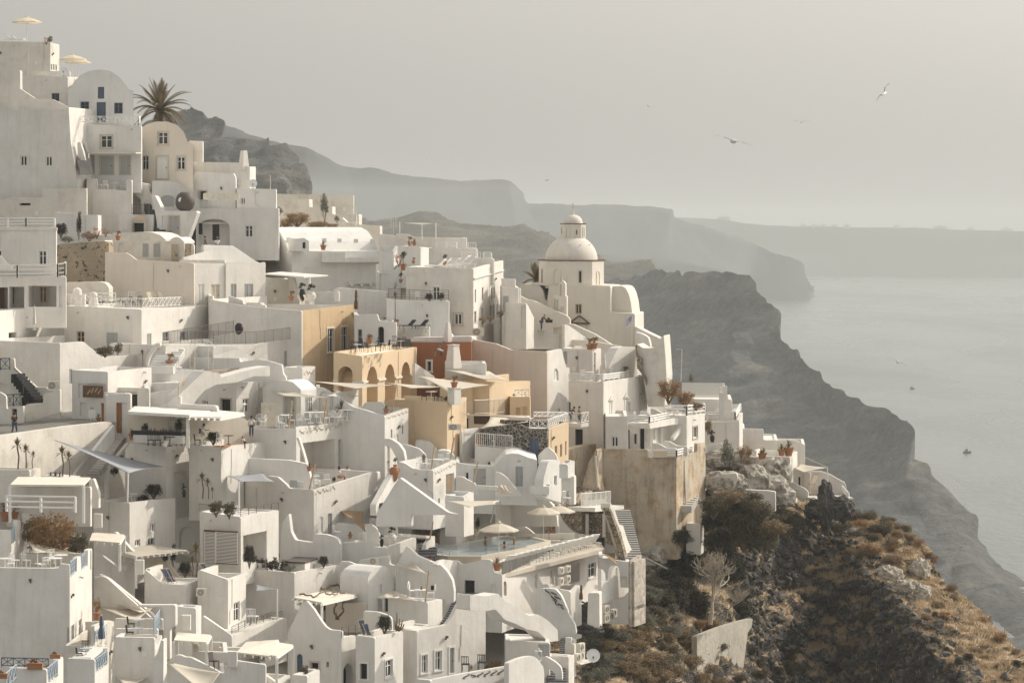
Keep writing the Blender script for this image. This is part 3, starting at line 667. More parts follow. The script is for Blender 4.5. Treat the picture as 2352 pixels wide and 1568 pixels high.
sc.cycles.max_bounces=6;sc.cycles.diffuse_bounces=4;sc.cycles.volume_bounces=1;sc.cycles.use_denoising=True
hz=bpy.data.materials.new('haze');hz.use_nodes=True;nt=hz.node_tree;nt.nodes.remove(nt.nodes['Principled BSDF'])
pv=nd(nt,'ShaderNodeVolumePrincipled');pv.inputs['Density'].default_value=.000135;pv.inputs['Color'].default_value=(.73,.765,.76,1);pv.inputs['Anisotropy'].default_value=.1
nt.links.new(pv.outputs[0],nt.nodes['Material Output'].inputs['Volume'])
bm=bmesh.new();box(bm,(-14000,-150,-2),(14000,31000,272));tagit(mobj('haze',bm,hz),kind='stuff',label='pale sea haze hanging over the bay and cliffs')
rg=MATS['railglass'].node_tree;tr=nd(rg,'ShaderNodeBsdfTransparent');gl=nd(rg,'ShaderNodeBsdfGlossy',Roughness=.05);ms=nd(rg,'ShaderNodeMixShader');fr_=nd(rg,'ShaderNodeFresnel',IOR=1.18)
tr.inputs[0].default_value=(.93,.95,.945,1);rg.links.new(fr_.outputs[0],ms.inputs[0]);rg.links.new(tr.outputs[0],ms.inputs[1]);rg.links.new(gl.outputs[0],ms.inputs[2]);rg.links.new(ms.outputs[0],rg.nodes['Material Output'].inputs[0])
m=bpy.data.materials.new('sea');m.use_nodes=True;nt=m.node_tree;b=nt.nodes['Principled BSDF']
b.inputs['Base Color'].default_value=(.09,.105,.11,1);b.inputs['Roughness'].default_value=.32;b.inputs['Specular IOR Level'].default_value=.5
g=nd(nt,'ShaderNodeNewGeometry')
mp=nd(nt,'ShaderNodeMapping');mp.inputs['Scale'].default_value=(1,.35,1);nt.links.new(g.outputs['Position'],mp.inputs[0])
n1=nd(nt,'ShaderNodeTexNoise',Scale=.12,Detail=4.0);nt.links.new(mp.outputs[0],n1.inputs['Vector'])
bp=nd(nt,'ShaderNodeBump',Strength=.9,Distance=2.2);nt.links.new(n1.outputs['Fac'],bp.inputs['Height']);nt.links.new(bp.outputs[0],b.inputs['Normal'])
mp2=nd(nt,'ShaderNodeMapping');mp2.inputs['Scale'].default_value=(.0012,.00035,1);mp2.inputs['Rotation'].default_value=(0,0,.25);nt.links.new(g.outputs['Position'],mp2.inputs[0])
n2=nd(nt,'ShaderNodeTexNoise',Scale=2.0,Detail=7.0,Roughness=.6);nt.links.new(mp2.outputs[0],n2.inputs['Vector'])
mr=nd(nt,'ShaderNodeMapRange');nt.links.new(n2.outputs['Fac'],mr.inputs[0]);mr.inputs[1].default_value=.4;mr.inputs[2].default_value=.65;mr.inputs[3].default_value=.22;mr.inputs[4].default_value=.42
nt.links.new(mr.outputs[0],b.inputs['Roughness'])
bm=bmesh.new();vs=[bm.verts.new(v)for v in((-13500,-100,0),(13500,-100,0),(13500,30500,0),(-13500,30500,0))];bm.faces.new(vs)
tagit(mobj('sea',bm,m),kind='structure')
def res(row,n):
 u0,u1=row[0][0],row[-1][0];out=[]
 L=[0]
 for a,b in zip(row,row[1:]):L.append(L[-1]+math.hypot(b[0]-a[0],b[1]-a[1]))
 for i in range(n):
  d=L[-1]*i/(n-1);k=0
  while k<len(row)-2 and L[k+1]<d:k+=1
  t=(d-L[k])/(L[k+1]-L[k]+1e-9);a,b=row[k],row[k+1]
  out.append(U(*(a[j]+(b[j]-a[j])*t for j in range(3))))
 return out
def sheet(name,rows,nx,subs,amp,freq,m,amp2=0,freq2=0,back=None,kind='structure',oct=5,label=None,cells=0):
 rr=[res(r,nx)for r in rows]
 if back:rr=[[Vector((p.x*(1+back/p.y),p.y+back,p.z-back*.8))for p in rr[0]]]+rr;subs=[3]+subs
 g=[]
 for k in range(len(rr)-1):
  for j in range(subs[k]):g.append([a.lerp(b,j/subs[k])for a,b in zip(rr[k],rr[k+1])])
 g.append(rr[-1]);bm=bmesh.new();vv=[]
 for row in g:
  o=[]
  for p in row:
   n=noise.noise_vector(p*freq)*amp
   f=noise.fractal(p*freq*2.7,.9,2.1,oct)*amp*.45
   q=p+Vector((n.x+f*.6,n.y-f*.5,n.z*.6+f*.5))
   if amp2:q+=noise.noise_vector(p*freq2)*amp2
   if cells:
    d=noise.voronoi(p*cells)[0];q+=Vector((.4,-.7,.5))*(d[1]-d[0])*amp2*1.6
   o.append(bm.verts.new(q))
  vv.append(o)
 for a,b in zip(vv,vv[1:]):
  for i in range(nx-1):bm.faces.new((a[i],a[i+1],b[i+1],b[i]))
 bmesh.ops.recalc_face_normals(bm,faces=bm.faces)
 return tagit(mobj(name,bm,m,smooth=not cells),kind=kind,label=label)
mat('far_rock',(.045,.047,.05),var=.2,scale=.006,bump=0,col2=(.07,.068,.062),c2lo=.55,c2hi=.7,c2scale=.008)
def cliffmat(name,c1,c2,c3,s):
 m=bpy.data.materials.new(name);m.use_nodes=True;nt=m.node_tree;b=nt.nodes['Principled BSDF'];b.inputs['Roughness'].default_value=1;b.inputs['Specular IOR Level'].default_value=.1;L=nt.links
 g=nd(nt,'ShaderNodeNewGeometry')
 mp=nd(nt,'ShaderNodeMapping');mp.inputs['Scale'].default_value=(s,s,s*4);L.new(g.outputs['Position'],mp.inputs[0])
 n1=nd(nt,'ShaderNodeTexNoise',Scale=1.0,Detail=9.0,Roughness=.65,Distortion=.6);L.new(mp.outputs[0],n1.inputs['Vector'])
 cr=nd(nt,'ShaderNodeValToRGB');L.new(n1.outputs['Fac'],cr.inputs[0]);e=cr.color_ramp.elements;e[0].position=.38;e[0].color=(*c1,1);e[1].position=.66;e[1].color=(*c3,1);x=e.new(.52);x.color=(*c2,1)
 n2=nd(nt,'ShaderNodeTexNoise',Scale=s*14,Detail=8.0,Roughness=.7);L.new(g.outputs['Position'],n2.inputs['Vector'])
 mr=nd(nt,'ShaderNodeMapRange');L.new(n2.outputs['Fac'],mr.inputs[0]);mr.inputs[1].default_value=.3;mr.inputs[2].default_value=.7;mr.inputs[3].default_value=.65;mr.inputs[4].default_value=1.25
 vm=nd(nt,'ShaderNodeVectorMath',operation='SCALE');L.new(cr.outputs[0],vm.inputs[0]);L.new(mr.outputs[0],vm.inputs['Scale']);L.new(vm.outputs[0],b.inputs['Base Color'])
 bp=nd(nt,'ShaderNodeBump',Strength=1.0,Distance=.25/s*.3);L.new(n2.outputs['Fac'],bp.inputs['Height']);L.new(bp.outputs[0],b.inputs['Normal'])
 MATS[name]=m
cliffmat('cliff_rock',(.13,.133,.134),(.165,.165,.162),(.24,.225,.195),.012)
cliffmat('scrub_rock',(.11,.105,.095),(.15,.14,.12),(.22,.20,.17),.02)
sheet('far_headland',[[(1500,497,10400),(1640,503,10300),(1700,511,10200),(1900,515,10100),(2120,524,10100),(2352,536,10000),(2700,556,10000)],[(1500,560,10200),(1900,575,10000),(2352,590,9900),(2700,600,9900)],[(1500,636,9810),(1900,636,9810),(2352,638,9670),(2700,639,9600)]],160,[6,6],26,.0012,'far_rock',back=600)
sheet('nearer_headland',[[(500,296,7600),(560,308,7600),(640,333,7500),(700,345,7400),(800,378,7400),(900,390,7300),(1000,396,7200),(1100,402,7200),(1172,412,7100),(1205,438,7100),(1215,458,7050),(1300,462,7000),(1400,467,7000),(1500,474,6950),(1539,480,6900),(1543,497,6900),(1640,525,6900),(1740,548,6900),(1830,580,6900),(1865,600,6950),(1876,630,7000)],[(500,500,6800),(1000,560,6700),(1500,600,6600),(1700,620,6700),(1878,650,7300)],[(500,700,6670),(1000,700,6670),(1500,690,7000),(1700,680,7400),(1872,664,8130)]],240,[8,6],45,.002,'far_rock',back=500)
sheet('hill',[[(700,560,2900),(820,503,2850),(880,498,2800),(940,490,2800),(985,484,2780),(1060,506,2750),(1120,511,2750),(1180,509,2700),(1250,524,2650),(1268,542,2620),(1300,560,2600),(1380,592,2560),(1440,588,2560),(1475,592,2550),(1500,612,2500)],[(700,640,2500),(985,580,2500),(1250,600,2450),(1500,640,2400)],[(700,760,2200),(985,760,2200),(1250,760,2200),(1500,760,2200)]],200,[16,10],14,.012,'scrub_rock',back=200)
sheet('mountain',[[(250,330,1560),(330,262,1540),(390,254,1520),(440,262,1500),(480,280,1480),(505,300,1460),(512,318,1450),(560,314,1450),(630,320,1440),(665,335,1430),(690,360,1420),(705,390,1400),(716,412,1390),(719,445,1380),(722,500,1370)],[(250,420,1450),(400,400,1430),(560,410,1380),(690,440,1340),(722,540,1330)],[(250,620,1350),(500,620,1330),(724,640,1310)]],160,[22,14],9,.02,'cliff_rock',amp2=2.5,freq2=.12,back=150)
sheet('cliff',[[(1340,640,2300),(1440,640,2250),(1530,624,2150),(1600,624,2080),(1680,620,2030),(1728,620,2000),(1740,640,1990),(1745,662,1980),(1783,690,1960),(1788,740,1940),(1812,795,1900),(1850,830,1870),(1892,858,1840),(1905,862,1835),(1925,880,1820),(1960,912,1800),(2030,950,1760),(2078,972,1730),(2093,1000,1715),(2090,1060,1700),(2115,1080,1690),(2180,1150,1660),(2215,1185,1640),(2235,1230,1625),(2290,1300,1600),(2352,1335,1590),(2480,1420,1440)],[(1340,760,2130),(1500,730,2060),(1600,710,2020),(1690,730,1965),(1760,830,1905),(1850,930,1840),(1960,1020,1760),(2060,1120,1680),(2180,1290,1560),(2352,1420,1430),(2480,1470,1370)],[(1340,960,1950),(1500,960,1890),(1640,990,1830),(1760,1070,1770),(1900,1180,1680),(2050,1310,1570),(2200,1420,1470),(2352,1500,1340),(2480,1540,1290)],[(1300,1400,1500),(1600,1450,1420),(1900,1480,1380),(2100,1520,1320),(2352,1570,1250),(2480,1600,1215)]],420,[64,50,40],9,.010,'cliff_rock',amp2=3.6,freq2=.06,oct=7,back=180)
def slopemat():
 m=bpy.data.materials.new('slope');m.use_nodes=True;nt=m.node_tree;b=nt.nodes['Principled BSDF'];b.inputs['Roughness'].default_value=1;b.inputs['Specular IOR Level'].default_value=.1;L=nt.links
 g=nd(nt,'ShaderNodeNewGeometry');pos=g.outputs['Position']
 n1=nd(nt,'ShaderNodeTexNoise',Scale=.35,Detail=9.0,Roughness=.7);L.new(pos,n1.inputs['Vector'])
 sp=nd(nt,'ShaderNodeSeparateXYZ');L.new(g.outputs['Normal'],sp.inputs[0])
 ad=nd(nt,'ShaderNodeMath',operation='ADD');L.new(sp.outputs[2],ad.inputs[0]);L.new(n1.outputs['Fac'],ad.inputs[1])
 cr=nd(nt,'ShaderNodeValToRGB');L.new(ad.outputs[0],cr.inputs[0]);e=cr.color_ramp.elements
 cr.color_ramp.elements[0].position=.66;e[0].color=(.085,.078,.072,1);e[1].position=1.0;e[1].color=(.46,.35,.23,1);x=e.new(.85);x.color=(.19,.155,.115,1)
 mr=nd(nt,'ShaderNodeMath',operation='MULTIPLY');L.new(ad.outputs[0],mr.inputs[0]);mr.inputs[1].default_value=.72
 L.new(mr.outputs[0],cr.inputs[0])
 n2=nd(nt,'ShaderNodeTexNoise',Scale=3.5,Detail=8.0,Roughness=.7);L.new(pos,n2.inputs['Vector'])
 m2=nd(nt,'ShaderNodeMapRange');L.new(n2.outputs['Fac'],m2.inputs[0]);m2.inputs[1].default_value=.3;m2.inputs[2].default_value=.7;m2.inputs[3].default_value=.5;m2.inputs[4].default_value=1.5
 vm=nd(nt,'ShaderNodeVectorMath',operation='SCALE');L.new(cr.outputs[0],vm.inputs[0]);L.new(m2.outputs[0],vm.inputs['Scale']);L.new(vm.outputs[0],b.inputs['Base Color'])
 bp=nd(nt,'ShaderNodeBump',Strength=1.0,Distance=.35);L.new(n2.outputs['Fac'],bp.inputs['Height']);L.new(bp.outputs[0],b.inputs['Normal'])
 MATS['slope']=m
slopemat()
SLOPE=[[(1380,1150,318),(1500,1100,316),(1650,1085,318),(1800,1120,310),(1880,1148,302),(1990,1172,297),(2080,1200,292),(2130,1278,285),(2200,1348,275),(2250,1408,268),(2300,1458,262),(2352,1508,255),(2480,1640,245)],[(1380,1240,290),(1500,1180,274),(1650,1150,271),(1780,1148,275),(1830,1175,284),(1900,1232,285),(1970,1262,281),(2030,1335,272),(2060,1385,266),(2120,1440,258),(2165,1500,251),(2210,1560,245),(2330,1700,235)],[(1360,1320,262),(1500,1310,262),(1620,1330,262),(1720,1340,268),(1800,1360,279),(1900,1420,280),(1980,1480,271),(2060,1540,262),(2200,1680,246)],[(1290,1440,240),(1420,1440,246),(1560,1460,250),(1660,1470,255),(1740,1485,266),(1800,1500,275),(1900,1540,275),(2000,1600,266),(2100,1720,252)],[(1240,1640,212),(1400,1660,218),(1560,1680,232),(1680,1700,246),(1850,1760,268),(2000,1900,262)]]
SLOPEO=sheet('slope',SLOPE,330,[36,50,44,50],1.5,.10,'slope',amp2=.42,freq2=.9,back=60,cells=.42)
SLOPEO['label']='rocky grassy slope below the town'
rows=[[(-150,270),(290,345),(460,440),(700,530),(900,610),(1150,690),(1400,830),(1500,930),(1620,1090)]]
def trow(v):return[(u,max(v,0),322-.085*(v-300)+(u-1176)*.02+17)for u in(-150,300,700,1100,1450,1520)]
top=[(u,v,322-.085*(v-300)+(u-1176)*.02+17)for u,v in rows[0]]
sheet('ground',[top]+[[(u,max(v,800+(u-1176)*.3),Y)for u,v,Y in trow(900)],trow(1150),[(u if u<1400 else u-80,v,Y)for u,v,Y in trow(1400)],[(u if u<1400 else u-180,v,Y)for u,v,Y in trow(1750)]],90,[12,10,10,10],.5,.2,'townground',back=30)
def pts(s):
 v=list(map(float,s.replace(',',' ').split()));return list(zip(v[::2],v[1::2]))
def H(label,Y,L,R,vb,**k):return house(label,Y,pts(L)if L else None,pts(R)if R else None,vb,**k)
def FN(side,p,q,Y,phi,poly,**k):return fin((Lf if side=='L' else Rf)(p,q,Y,phi),pts(poly),**k)
def addwin(fc,spec,parent=None):
 for o in spec.split(';'):
  it=parse_open(fc,o.strip());put_open(fc,(*it[:8],-.03),parent or CUR)
T(0,0)
H('white house with a rooftop terrace, highest at the upper left edge',318,'-200 378 463 390','463 390 545 412',665,phi=6,m='oldwhite',WR='wb 469 590 480 645; wb 489 590 501 645; wb 510 595 522 648',para=.5)
H('rough plastered white block at the upper left edge below the highest terrace',307,'-200 640 185 645','185 645 205 655',1010,phi=8,m='oldwhite')
H('flat white house with a small blue window left of the great vaulted gable',310,'190 690 622 705','622 705 760 712',1000,phi=15,WL='wb 475 858 545 932',para=.6,back=10)
FN('L',200,650,314,10,'200 648 640 655 640 700 200 695',own=True,label='low grey-white roof parapet beside the satellite dish and the great vault',m='oldwhite')
H('great white vaulted house with navy shutters and doors beside the palm tree',303,'622 822 645 818 680 750 740 692 820 654 920 640 1010 654 1090 706 1150 775 1187 828 1225 832','1225 832 1232 840',1150,solid='L',phi=14,WL='wb 740 935 817 1037; db 888 940 972 1125; wb 1050 945 1127 1045; sb 900 800 957 908',m='white_cool')
HV_=CUR
H('white two storey house with the lattice balcony under the great vault',300,'648 1140 1297 1157','1297 1157 1310 1157',1640,phi=14,WL='w* 925 1245 1030 1360; dg 815 1425 868 1600; dg* 920 1440 1040 1600; dg* 1105 1440 1195 1600',para=.15,m='white_cool',back=3)
rail([(705,1132,299.8),(1275,1138,298.6)],.72,'x',gap=.85);rail([(1275,1138,298.6),(1290,1132,302)],.72,'x')
bm=bmesh.new();fc=Lf(1297,1400,299.9,14);s=fc.sz(775,1408)[0];fbox(bm,fc,s,fc.sz(1297,1408)[1]-.06,0,fc.sz(1297,1408)[1]+.06,0,1.5);mobj('canopy',bm,'reed',CUR)
for p in(815,1297):
 bm=bmesh.new();a=P(p,1410,298);rod(bm,a-Vector((0,0,2.6)),a,.06);mobj('post',bm,'wframe',CUR)
FN('L',650,1000,297,14,'-200 1000 30 1003 590 1020 612 985 630 985 648 1300 702 1600 716 1860 -200 1860',own=True,label='huge blank white retaining house at the left edge with two small windows',cat='house',name='house',t=9,m='white',opens='w 187 1432 247 1525; w 420 1437 478 1528')
FN('L',300,800,302,14,'170 805 320 905 480 912 560 950 625 985 625 1080 170 1080',own=True,label='sloping white parapet above the huge blank white house',m='oldwhite')
stairs((735,1560,296),(655,1320,300),14,1.3,'mid_step',1,label='steep grey stairs between the blank white house and the balcony house')
FN('L',760,1400,297.5,14,'708 1310 735 1305 765 1400 805 1560 740 1580 715 1420',own=True,label='curved white stair parapet beside the steep grey stairs',t=.4)
H('cream vaulted house under the palm tree',304,'1297 1175 1350 1142 1430 1118 1540 1118 1630 1150 1690 1215 1725 1310 1775 1320','1775 1320 1780 1322',1680,solid='L',phi=14,m='cream',WL='w* 1452 1214 1542 1328; d* 1440 1437 1542 1640; w* 1627 1440 1700 1560; wg 1308 1432 1366 1560')
H('plain white block right of the cream vaulted house',312,'1740 1292 1862 1298','1862 1298 1870 1300',1500,phi=14)
H('low white house with a tapered chimney against the dark mountain',306,'1775 1488 2208 1495 2210 1520 2295 1530','2295 1530 2350 1532',1720,phi=14)
bm=bmesh.new();c=P(2240,1525,306.5);lathe(bm,[(.62,-.5),(.55,0),(.36,1.55),(.3,1.6),(.3,1.62)],4,c);mobj('chimney',bm,'white',CUR)
T(0,1)
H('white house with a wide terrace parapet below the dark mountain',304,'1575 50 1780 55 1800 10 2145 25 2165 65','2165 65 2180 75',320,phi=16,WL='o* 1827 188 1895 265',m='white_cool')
FN('L',1870,250,299,14,'1865 205 2200 205 2205 275 1865 268',own=True,label='rough white picket screen on the terrace above the black jar',m='reed',t=.06)
H('tall white house with a rooftop mast left of the dry grass roof',301,'2175 160 2536 170','2536 170 2540 172',520,phi=14,WL='w 2210 250 2252 310; w 2415 375 2428 420',m='white_cool')
H('white gabled house behind the big black jar',298,'1398 92 1560 95 1640 115 1700 150 1770 210 1835 268','1835 268 1840 270',400,phi=14,WL='Ss 1478 228 1602 332',m='white_cool',solid='L')
FN('L',1400,300,295,14,'1388 228 1425 230 1475 330 1482 368 1800 372 1812 385 1700 700 1455 700 1440 470 1410 300',own=True,label='white wall with a sloping stair parapet below the black jar',m='white_cool',t=1,opens='dg* 1553 420 1645 620; sw 1722 388 1780 465; n 1490 415 1530 520')
H('long white house with a shaded arched porch and two people in front',296,'1800 382 1805 345 2180 345 2186 335 2440 340 2560 345',None,690,phi=12,WL='Sk 1820 445 2110 690; w 2252 502 2322 612',m='white_cool',back=7)
addwin(Lf(2000,600,296.8,12),'dk 1828 482 1862 585; dk 1955 492 2018 640')
H('white terrace house with small posts holding chairs, upper left',297,'795 72 885 76 890 168 1160 182 1160 82 1210 86','1210 86 1215 90',590,phi=14,m='white',para=.1,back=6)
rail([(890,168,296.8),(1160,182,296.4)],.95,'h','steel',gap=1.3)
H('pale white house left of the terrace with chairs',294.5,'-200 262 75 262 76 240 390 245 392 165 490 165 795 160',None,600,phi=14,m='oldwhite',WL='o 180 298 280 320')
FN('L',1210,100,301,14,'1210 95 1365 125 1372 190 1400 225 1405 400 1300 400 1290 260 1215 200',own=True,label='white wall with a curved stepped top behind the small iron balcony',t=.8)
stairs((1440,570,294),(1318,290,301),20,1.5,'grey_step',1,label='narrow grey stairs climbing beside the pediment doorway')
H('small white house with a terracotta pediment over its doorway',295,'1090 405 1408 403','1408 403 1412 405',600,phi=14,WL='o 1218 480 1322 590',para=.2,m='white_cool')
bm=bmesh.new();fc=Lf(1270,450,294.9,14);ps=[fc.sz(*p)for p in((1200,446),(1278,412),(1356,446))];prism(bm,fc,ps,.15,.12);mobj('pediment',bm,'ochre',CUR)
bm=bmesh.new();fbox(bm,fc,fc.sz(1208,0)[0],fc.sz(0,478)[1],fc.sz(1350,0)[0],fc.sz(0,450)[1],0,.08)
for a,b in((1206,1218),(1324,1350)):fbox(bm,fc,fc.sz(a,0)[0],fc.sz(0,590)[1],fc.sz(b,0)[0],fc.sz(0,478)[1],0,.08)
mobj('door_surround',bm,'trim_stone',CUR)
rail([(1210,400,294.5),(1360,402,294)],1.0,'bars','iron',gap=1.2);rail([(1360,402,294),(1372,398,297)],1.0,'bars','iron')
H('tall plain white wall house behind the climbing plants',291,'500 380 720 400 900 410','900 410 932 408',680,phi=10,m='white_cool',para=.3)
H('low vaulted white roof above the shuttered cottage',288,'840 600 870 588 1030 590 1060 600',None,660,phi=14,m='oldwhite',solid='L',back=6)
bm=bmesh.new();fc=Rf(1420,640,286,45)
FN('L',1420,600,287,14,'1030 570 1300 562 1400 568 1470 590 1520 632 1520 660 1030 660',own=True,label='low barrel roof of weathered white plaster above the shuttered cottage',name='vaulted_roof',cat='roof',t=5,m='oldwhite');bm.free()
FN('L',1600,640,286,14,'1560 640 1580 620 1615 608 1650 615 1690 650 1690 670 1560 670',own=True,label='tiny round vault at the right end of the shuttered cottage',name='vaulted_roof',cat='roof',t=3)
H('white cottage with two closed pale shutters',284,'960 640 1165 645 1692 650','1692 650 1700 652',860,phi=14,WL='s 1310 668 1366 795; s 1412 668 1474 795; An 1088 665 1145 745',m='oldwhite')
fc=Lf(1604,700,283.9,14);bm=bmesh.new()
for a,b in((1577,1630),(1699,1762)):fbox(bm,fc,fc.sz(a,0)[0],fc.sz(a,830)[1],fc.sz(b,0)[0],fc.sz(a,675)[1],0,.06)
mobj('stone_panel',bm,'mortar_wall',CUR)
FN('L',1700,700,284.6,14,'1694 668 1740 665 1775 675 1782 700 1782 860 1694 860',own=True,label='white garden wall with a rubble panel beside the shuttered cottage')
FN('L',740,700,280,14,'515 690 560 672 740 660 965 648 1000 660 1000 1080 515 1080',own=True,label='rough mortar and black stone retaining wall at the left',m='mortar_wall',t=1.2)
FN('L',740,650,281,14,'510 670 960 640 965 655 740 668 520 690',own=True,label='white coping ledge along the top of the rough stone wall',t=2.0)
FN('L',740,1010,273,14,'598 1025 900 1018 960 1028 1000 1070 1005 1200 598 1200',own=True,label='low white wall at the foot of the rough stone wall',m='oldwhite',t=1)
H('large plain beige house with a stepped roofline',275,'965 748 1150 752 1190 770 1250 818 1782 848','1782 848 1790 850',1250,phi=12,m='cream',bt=-.1)
FN('R',1700,780,281,40,'1690 800 1950 728 1950 830 1690 830',own=True,label='small wedge shaped white wall behind the beige house')
H('white house with four plain doors right of the beige house',276,None,'1782 848 2068 852 2070 845 2440 846',1260,phi=45,m='white',WR='sw 1820 1045 1875 1230; dt 1940 1045 2020 1230; s 2120 1040 2172 1230; s 2245 1040 2325 1230',para=.8,back=7)
bm=bmesh.new();fc=Rf(1782,848,275.9,45)
for a,b in((1782,1805),(2068,2098)):fbox(bm,fc,fc.sz(a,900)[0],fc.sz(a,1260)[1],fc.sz(b,900)[0],fc.sz(a,850)[1],0,.14)
mobj('pilaster',bm,'white',CUR)
FN('R',1880,690,284,42,'1870 680 2140 688 2350 830 2440 870 2440 900 1870 880',own=True,label='white terrace wall in front of the arched porch',m='white_cool')
FN('L',1920,820,279,14,'1650 820 2065 822 2065 850 1650 848',own=True,label='thin white roof edge behind the beige house corner')
H('cream white house with a moulded roof edge and a balcony at the left edge',263,'-200 518 515 520','515 520 520 522',1010,phi=8,m='white',WL='w+ 357 735 428 870; w+ -60 730 15 870',cornice=.05,para=.1,back=9)
rail([(-100,515,262),(240,512,261.5),(500,512,261.5)],.75,'b3',gap=2.2)
FN('L',0,800,261.5,8,'-60 770 0 775 30 815 60 850 110 870 110 900 -60 900',own=True,label='curved white fin wall at the left end of the three bar balcony',t=.3)
H('white balcony storey with shaded openings on posts at the left edge',259.5,'-200 985 605 972','605 972 615 972',1290,phi=2,m='white',WL='l -60 1072 72 1270; l 84 1066 222 1262; l 262 1058 518 1250; n 545 1060 570 1250',para=.05,back=3.2)
addwin(Lf(100,1100,261.4,2),'dn -10 1075 40 1262; dn 100 1070 130 1220; wn 365 1060 435 1215')
rail([(-100,985,259.2),(160,983,259.1),(530,975,259),(598,965,259.3),(600,955,262)],1.12,'b3',gap=3.4)
H('long white wall falling back to the left edge below the balcony storey',250,None,'-180 1300 600 1240',1600,phi=13,m='white',WR='o 80 1485 152 1535',back=5,para=.6)
H('large white house with the lattice railed roof terrace',262,'590 1238 1300 1275','1300 1275 1915 1236',1700,phi=22,m='white',WL='wn 705 1475 775 1620; s 980 1487 1082 1680',WR='s 1350 1495 1390 1640; wg 1500 1480 1550 1640; wg 1665 1480 1705 1640',para=.15)
rail([(560,1228,264.5),(1300,1262,261.9)],.85,'x',gap=1.0);rail([(1300,1262,261.9),(1890,1232,283)],.85,'x',gap=1.3)
rail([(490,1210,270),(1060,1195,272)],.75,'x',gap=1.0)
H('white house behind the iron gallery with leaning black bag',270,'1915 1150 1955 1148 1960 1235 2098 1240 2100 1150 2230 1190 2235 1228 2440 1235',None,1700,phi=18,m='white',back=8,para=.4)
T(0,2)
H('tall white house by the street with a stepping sloped side wall',249,'-200 -15 550 15','550 15 765 0 850 70 935 142 1325 116',660,phi=30,m='white',WR='s 636 255 665 390',para=.3,back=10)
H('low white house with navy railing and a dark outer stair at the left edge',245,'-200 150 130 155 135 240 335 420 430 422 440 445 552 440','552 440 556 440',660,phi=10,m='oldwhite',WL='An -60 380 90 490; dk 195 510 255 640',para=.05,back=1.5)
rail([(-80,268,244.4),(90,262,244.1)],1.0,'x','navy',gap=.7);rail([(60,600,243),(185,590,242.5)],1.0,'x','navy',gap=.6)
stairs((330,560,243),(130,300,243.8),9,1.4,'black',1)
bm=bmesh.new();a,b=P(122,245,243),P(322,415,242.3);rod(bm,a,b,.03);rod(bm,P(212,480,242.6),P(212,325,242.6),.03);mobj('handrail',bm,'iron',CUR)
FN('L',300,580,241,10,'210 600 250 575 395 565 400 480 552 440 552 650 250 745 245 745',own=True,label='low white street wall below the dark outer stair',m='oldwhite',t=.4)
FN('L',0,600,240,10,'-200 465 0 465 55 500 60 620 215 590 215 750 100 760 60 800 -200 830',own=True,label='white gate wall behind the walking man at the left edge',m='oldwhite',opens='o 108 618 155 700')
bm=bmesh.new();vs=[bm.verts.new(P(*p))for p in((-200,905,232),(1080,745,240),(700,700,245),(640,615,252),(430,690,250),(-200,760,240))];bm.faces.new(vs)
bmesh.ops.solidify(bm,geom=bm.faces[:],thickness=.4);bmesh.ops.recalc_face_normals(bm,faces=bm.faces);tagit(mobj('street',bm,'paving'),kind='structure')
H('white restaurant entrance house with a brown sign and orange doors',243,'662 262 990 278','990 278 1392 238',760,phi=21,m='white_cool',mR='white',WL='n 722 388 968 520; n 735 560 792 680; do 926 566 964 735',para=.9,back=6)
fc=Lf(850,400,242.9,21);bm=bmesh.new();fbox(bm,fc,fc.sz(763,0)[0],fc.sz(850,515)[1],fc.sz(951,0)[0],fc.sz(850,405)[1],0,.06);SIGN=mobj('sign_board',bm,'brown',CUR)
bm=bmesh.new()
for p in('800 480 830 440 838 445 810 485','838 470 860 425 866 430 848 474','872 460 900 418 905 423 880 466','900 480 925 440 930 446 908 486'):prism(bm,fc,[fc.sz(*x)for x in pts(p)],.02,.08)
mobj('sign_mark',bm,'tan_wood',SIGN)
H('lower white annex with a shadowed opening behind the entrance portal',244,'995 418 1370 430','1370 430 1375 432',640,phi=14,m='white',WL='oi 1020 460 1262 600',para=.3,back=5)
FN('R',1400,250,252,50,'1385 238 1420 238 1875 262 1875 430 1640 440 1390 370',own=True,label='long shaded courtyard wall behind the entrance house',m='white_cool')
FN('L',1500,440,247,14,'1370 470 1640 440 1640 610 1370 610',own=True,label='blank shaded wall under the white stair bridge',m='white_cool',t=.4)
FN('L',1500,500,239,14,'1440 612 1560 550 1600 510 1630 500 1660 505 1660 620',own=True,label='small swooping white wall at the foot of the stair bridge')
H('white door portal with a tall orange door at the restaurant entrance',240,'972 495 1040 482 1198 480','1198 480 1202 482',900,phi=18,m='white',WL='do 1066 562 1112 842; n 1112 562 1165 870',para=.05,back=1.5)
stairs((1360,245,252),(1490,45,259),9,2.2,'white_cool',1,label='broad whitewashed stairs above the restaurant entrance')
FN('L',1400,100,251.5,14,'1335 200 1360 110 1420 20 1470 15 1470 45 1435 60 1380 130 1350 230',own=True,label='curved white parapet beside the broad whitewashed stairs',t=.4)
H('white terrace wall with rose arches above the courtyard',258,'1515 30 1960 45','1960 45 2150 45 2330 150',260,phi=40,m='white_cool',para=.7)
H('small white terrace block right of the rose arches',255,'1690 148 2200 152','2200 152 2280 152 2285 280',330,phi=35,m='white_cool',para=.6)
FN('R',1640,500,240,45,'1632 500 1700 440 1880 268 2015 292 2030 330 2330 250 2480 225 2480 320 2330 320 2170 378 1990 395 1880 450 1810 530 1780 575 1640 575',own=True,label='white stair bridge arching over the restaurant',t=1.4,m='white')
rail([(1640,500,240),(1760,385,244),(1870,350,246)],.85,'h','tan_wood',label='thin handrail on the left side of the white stair bridge',gap=1.6)
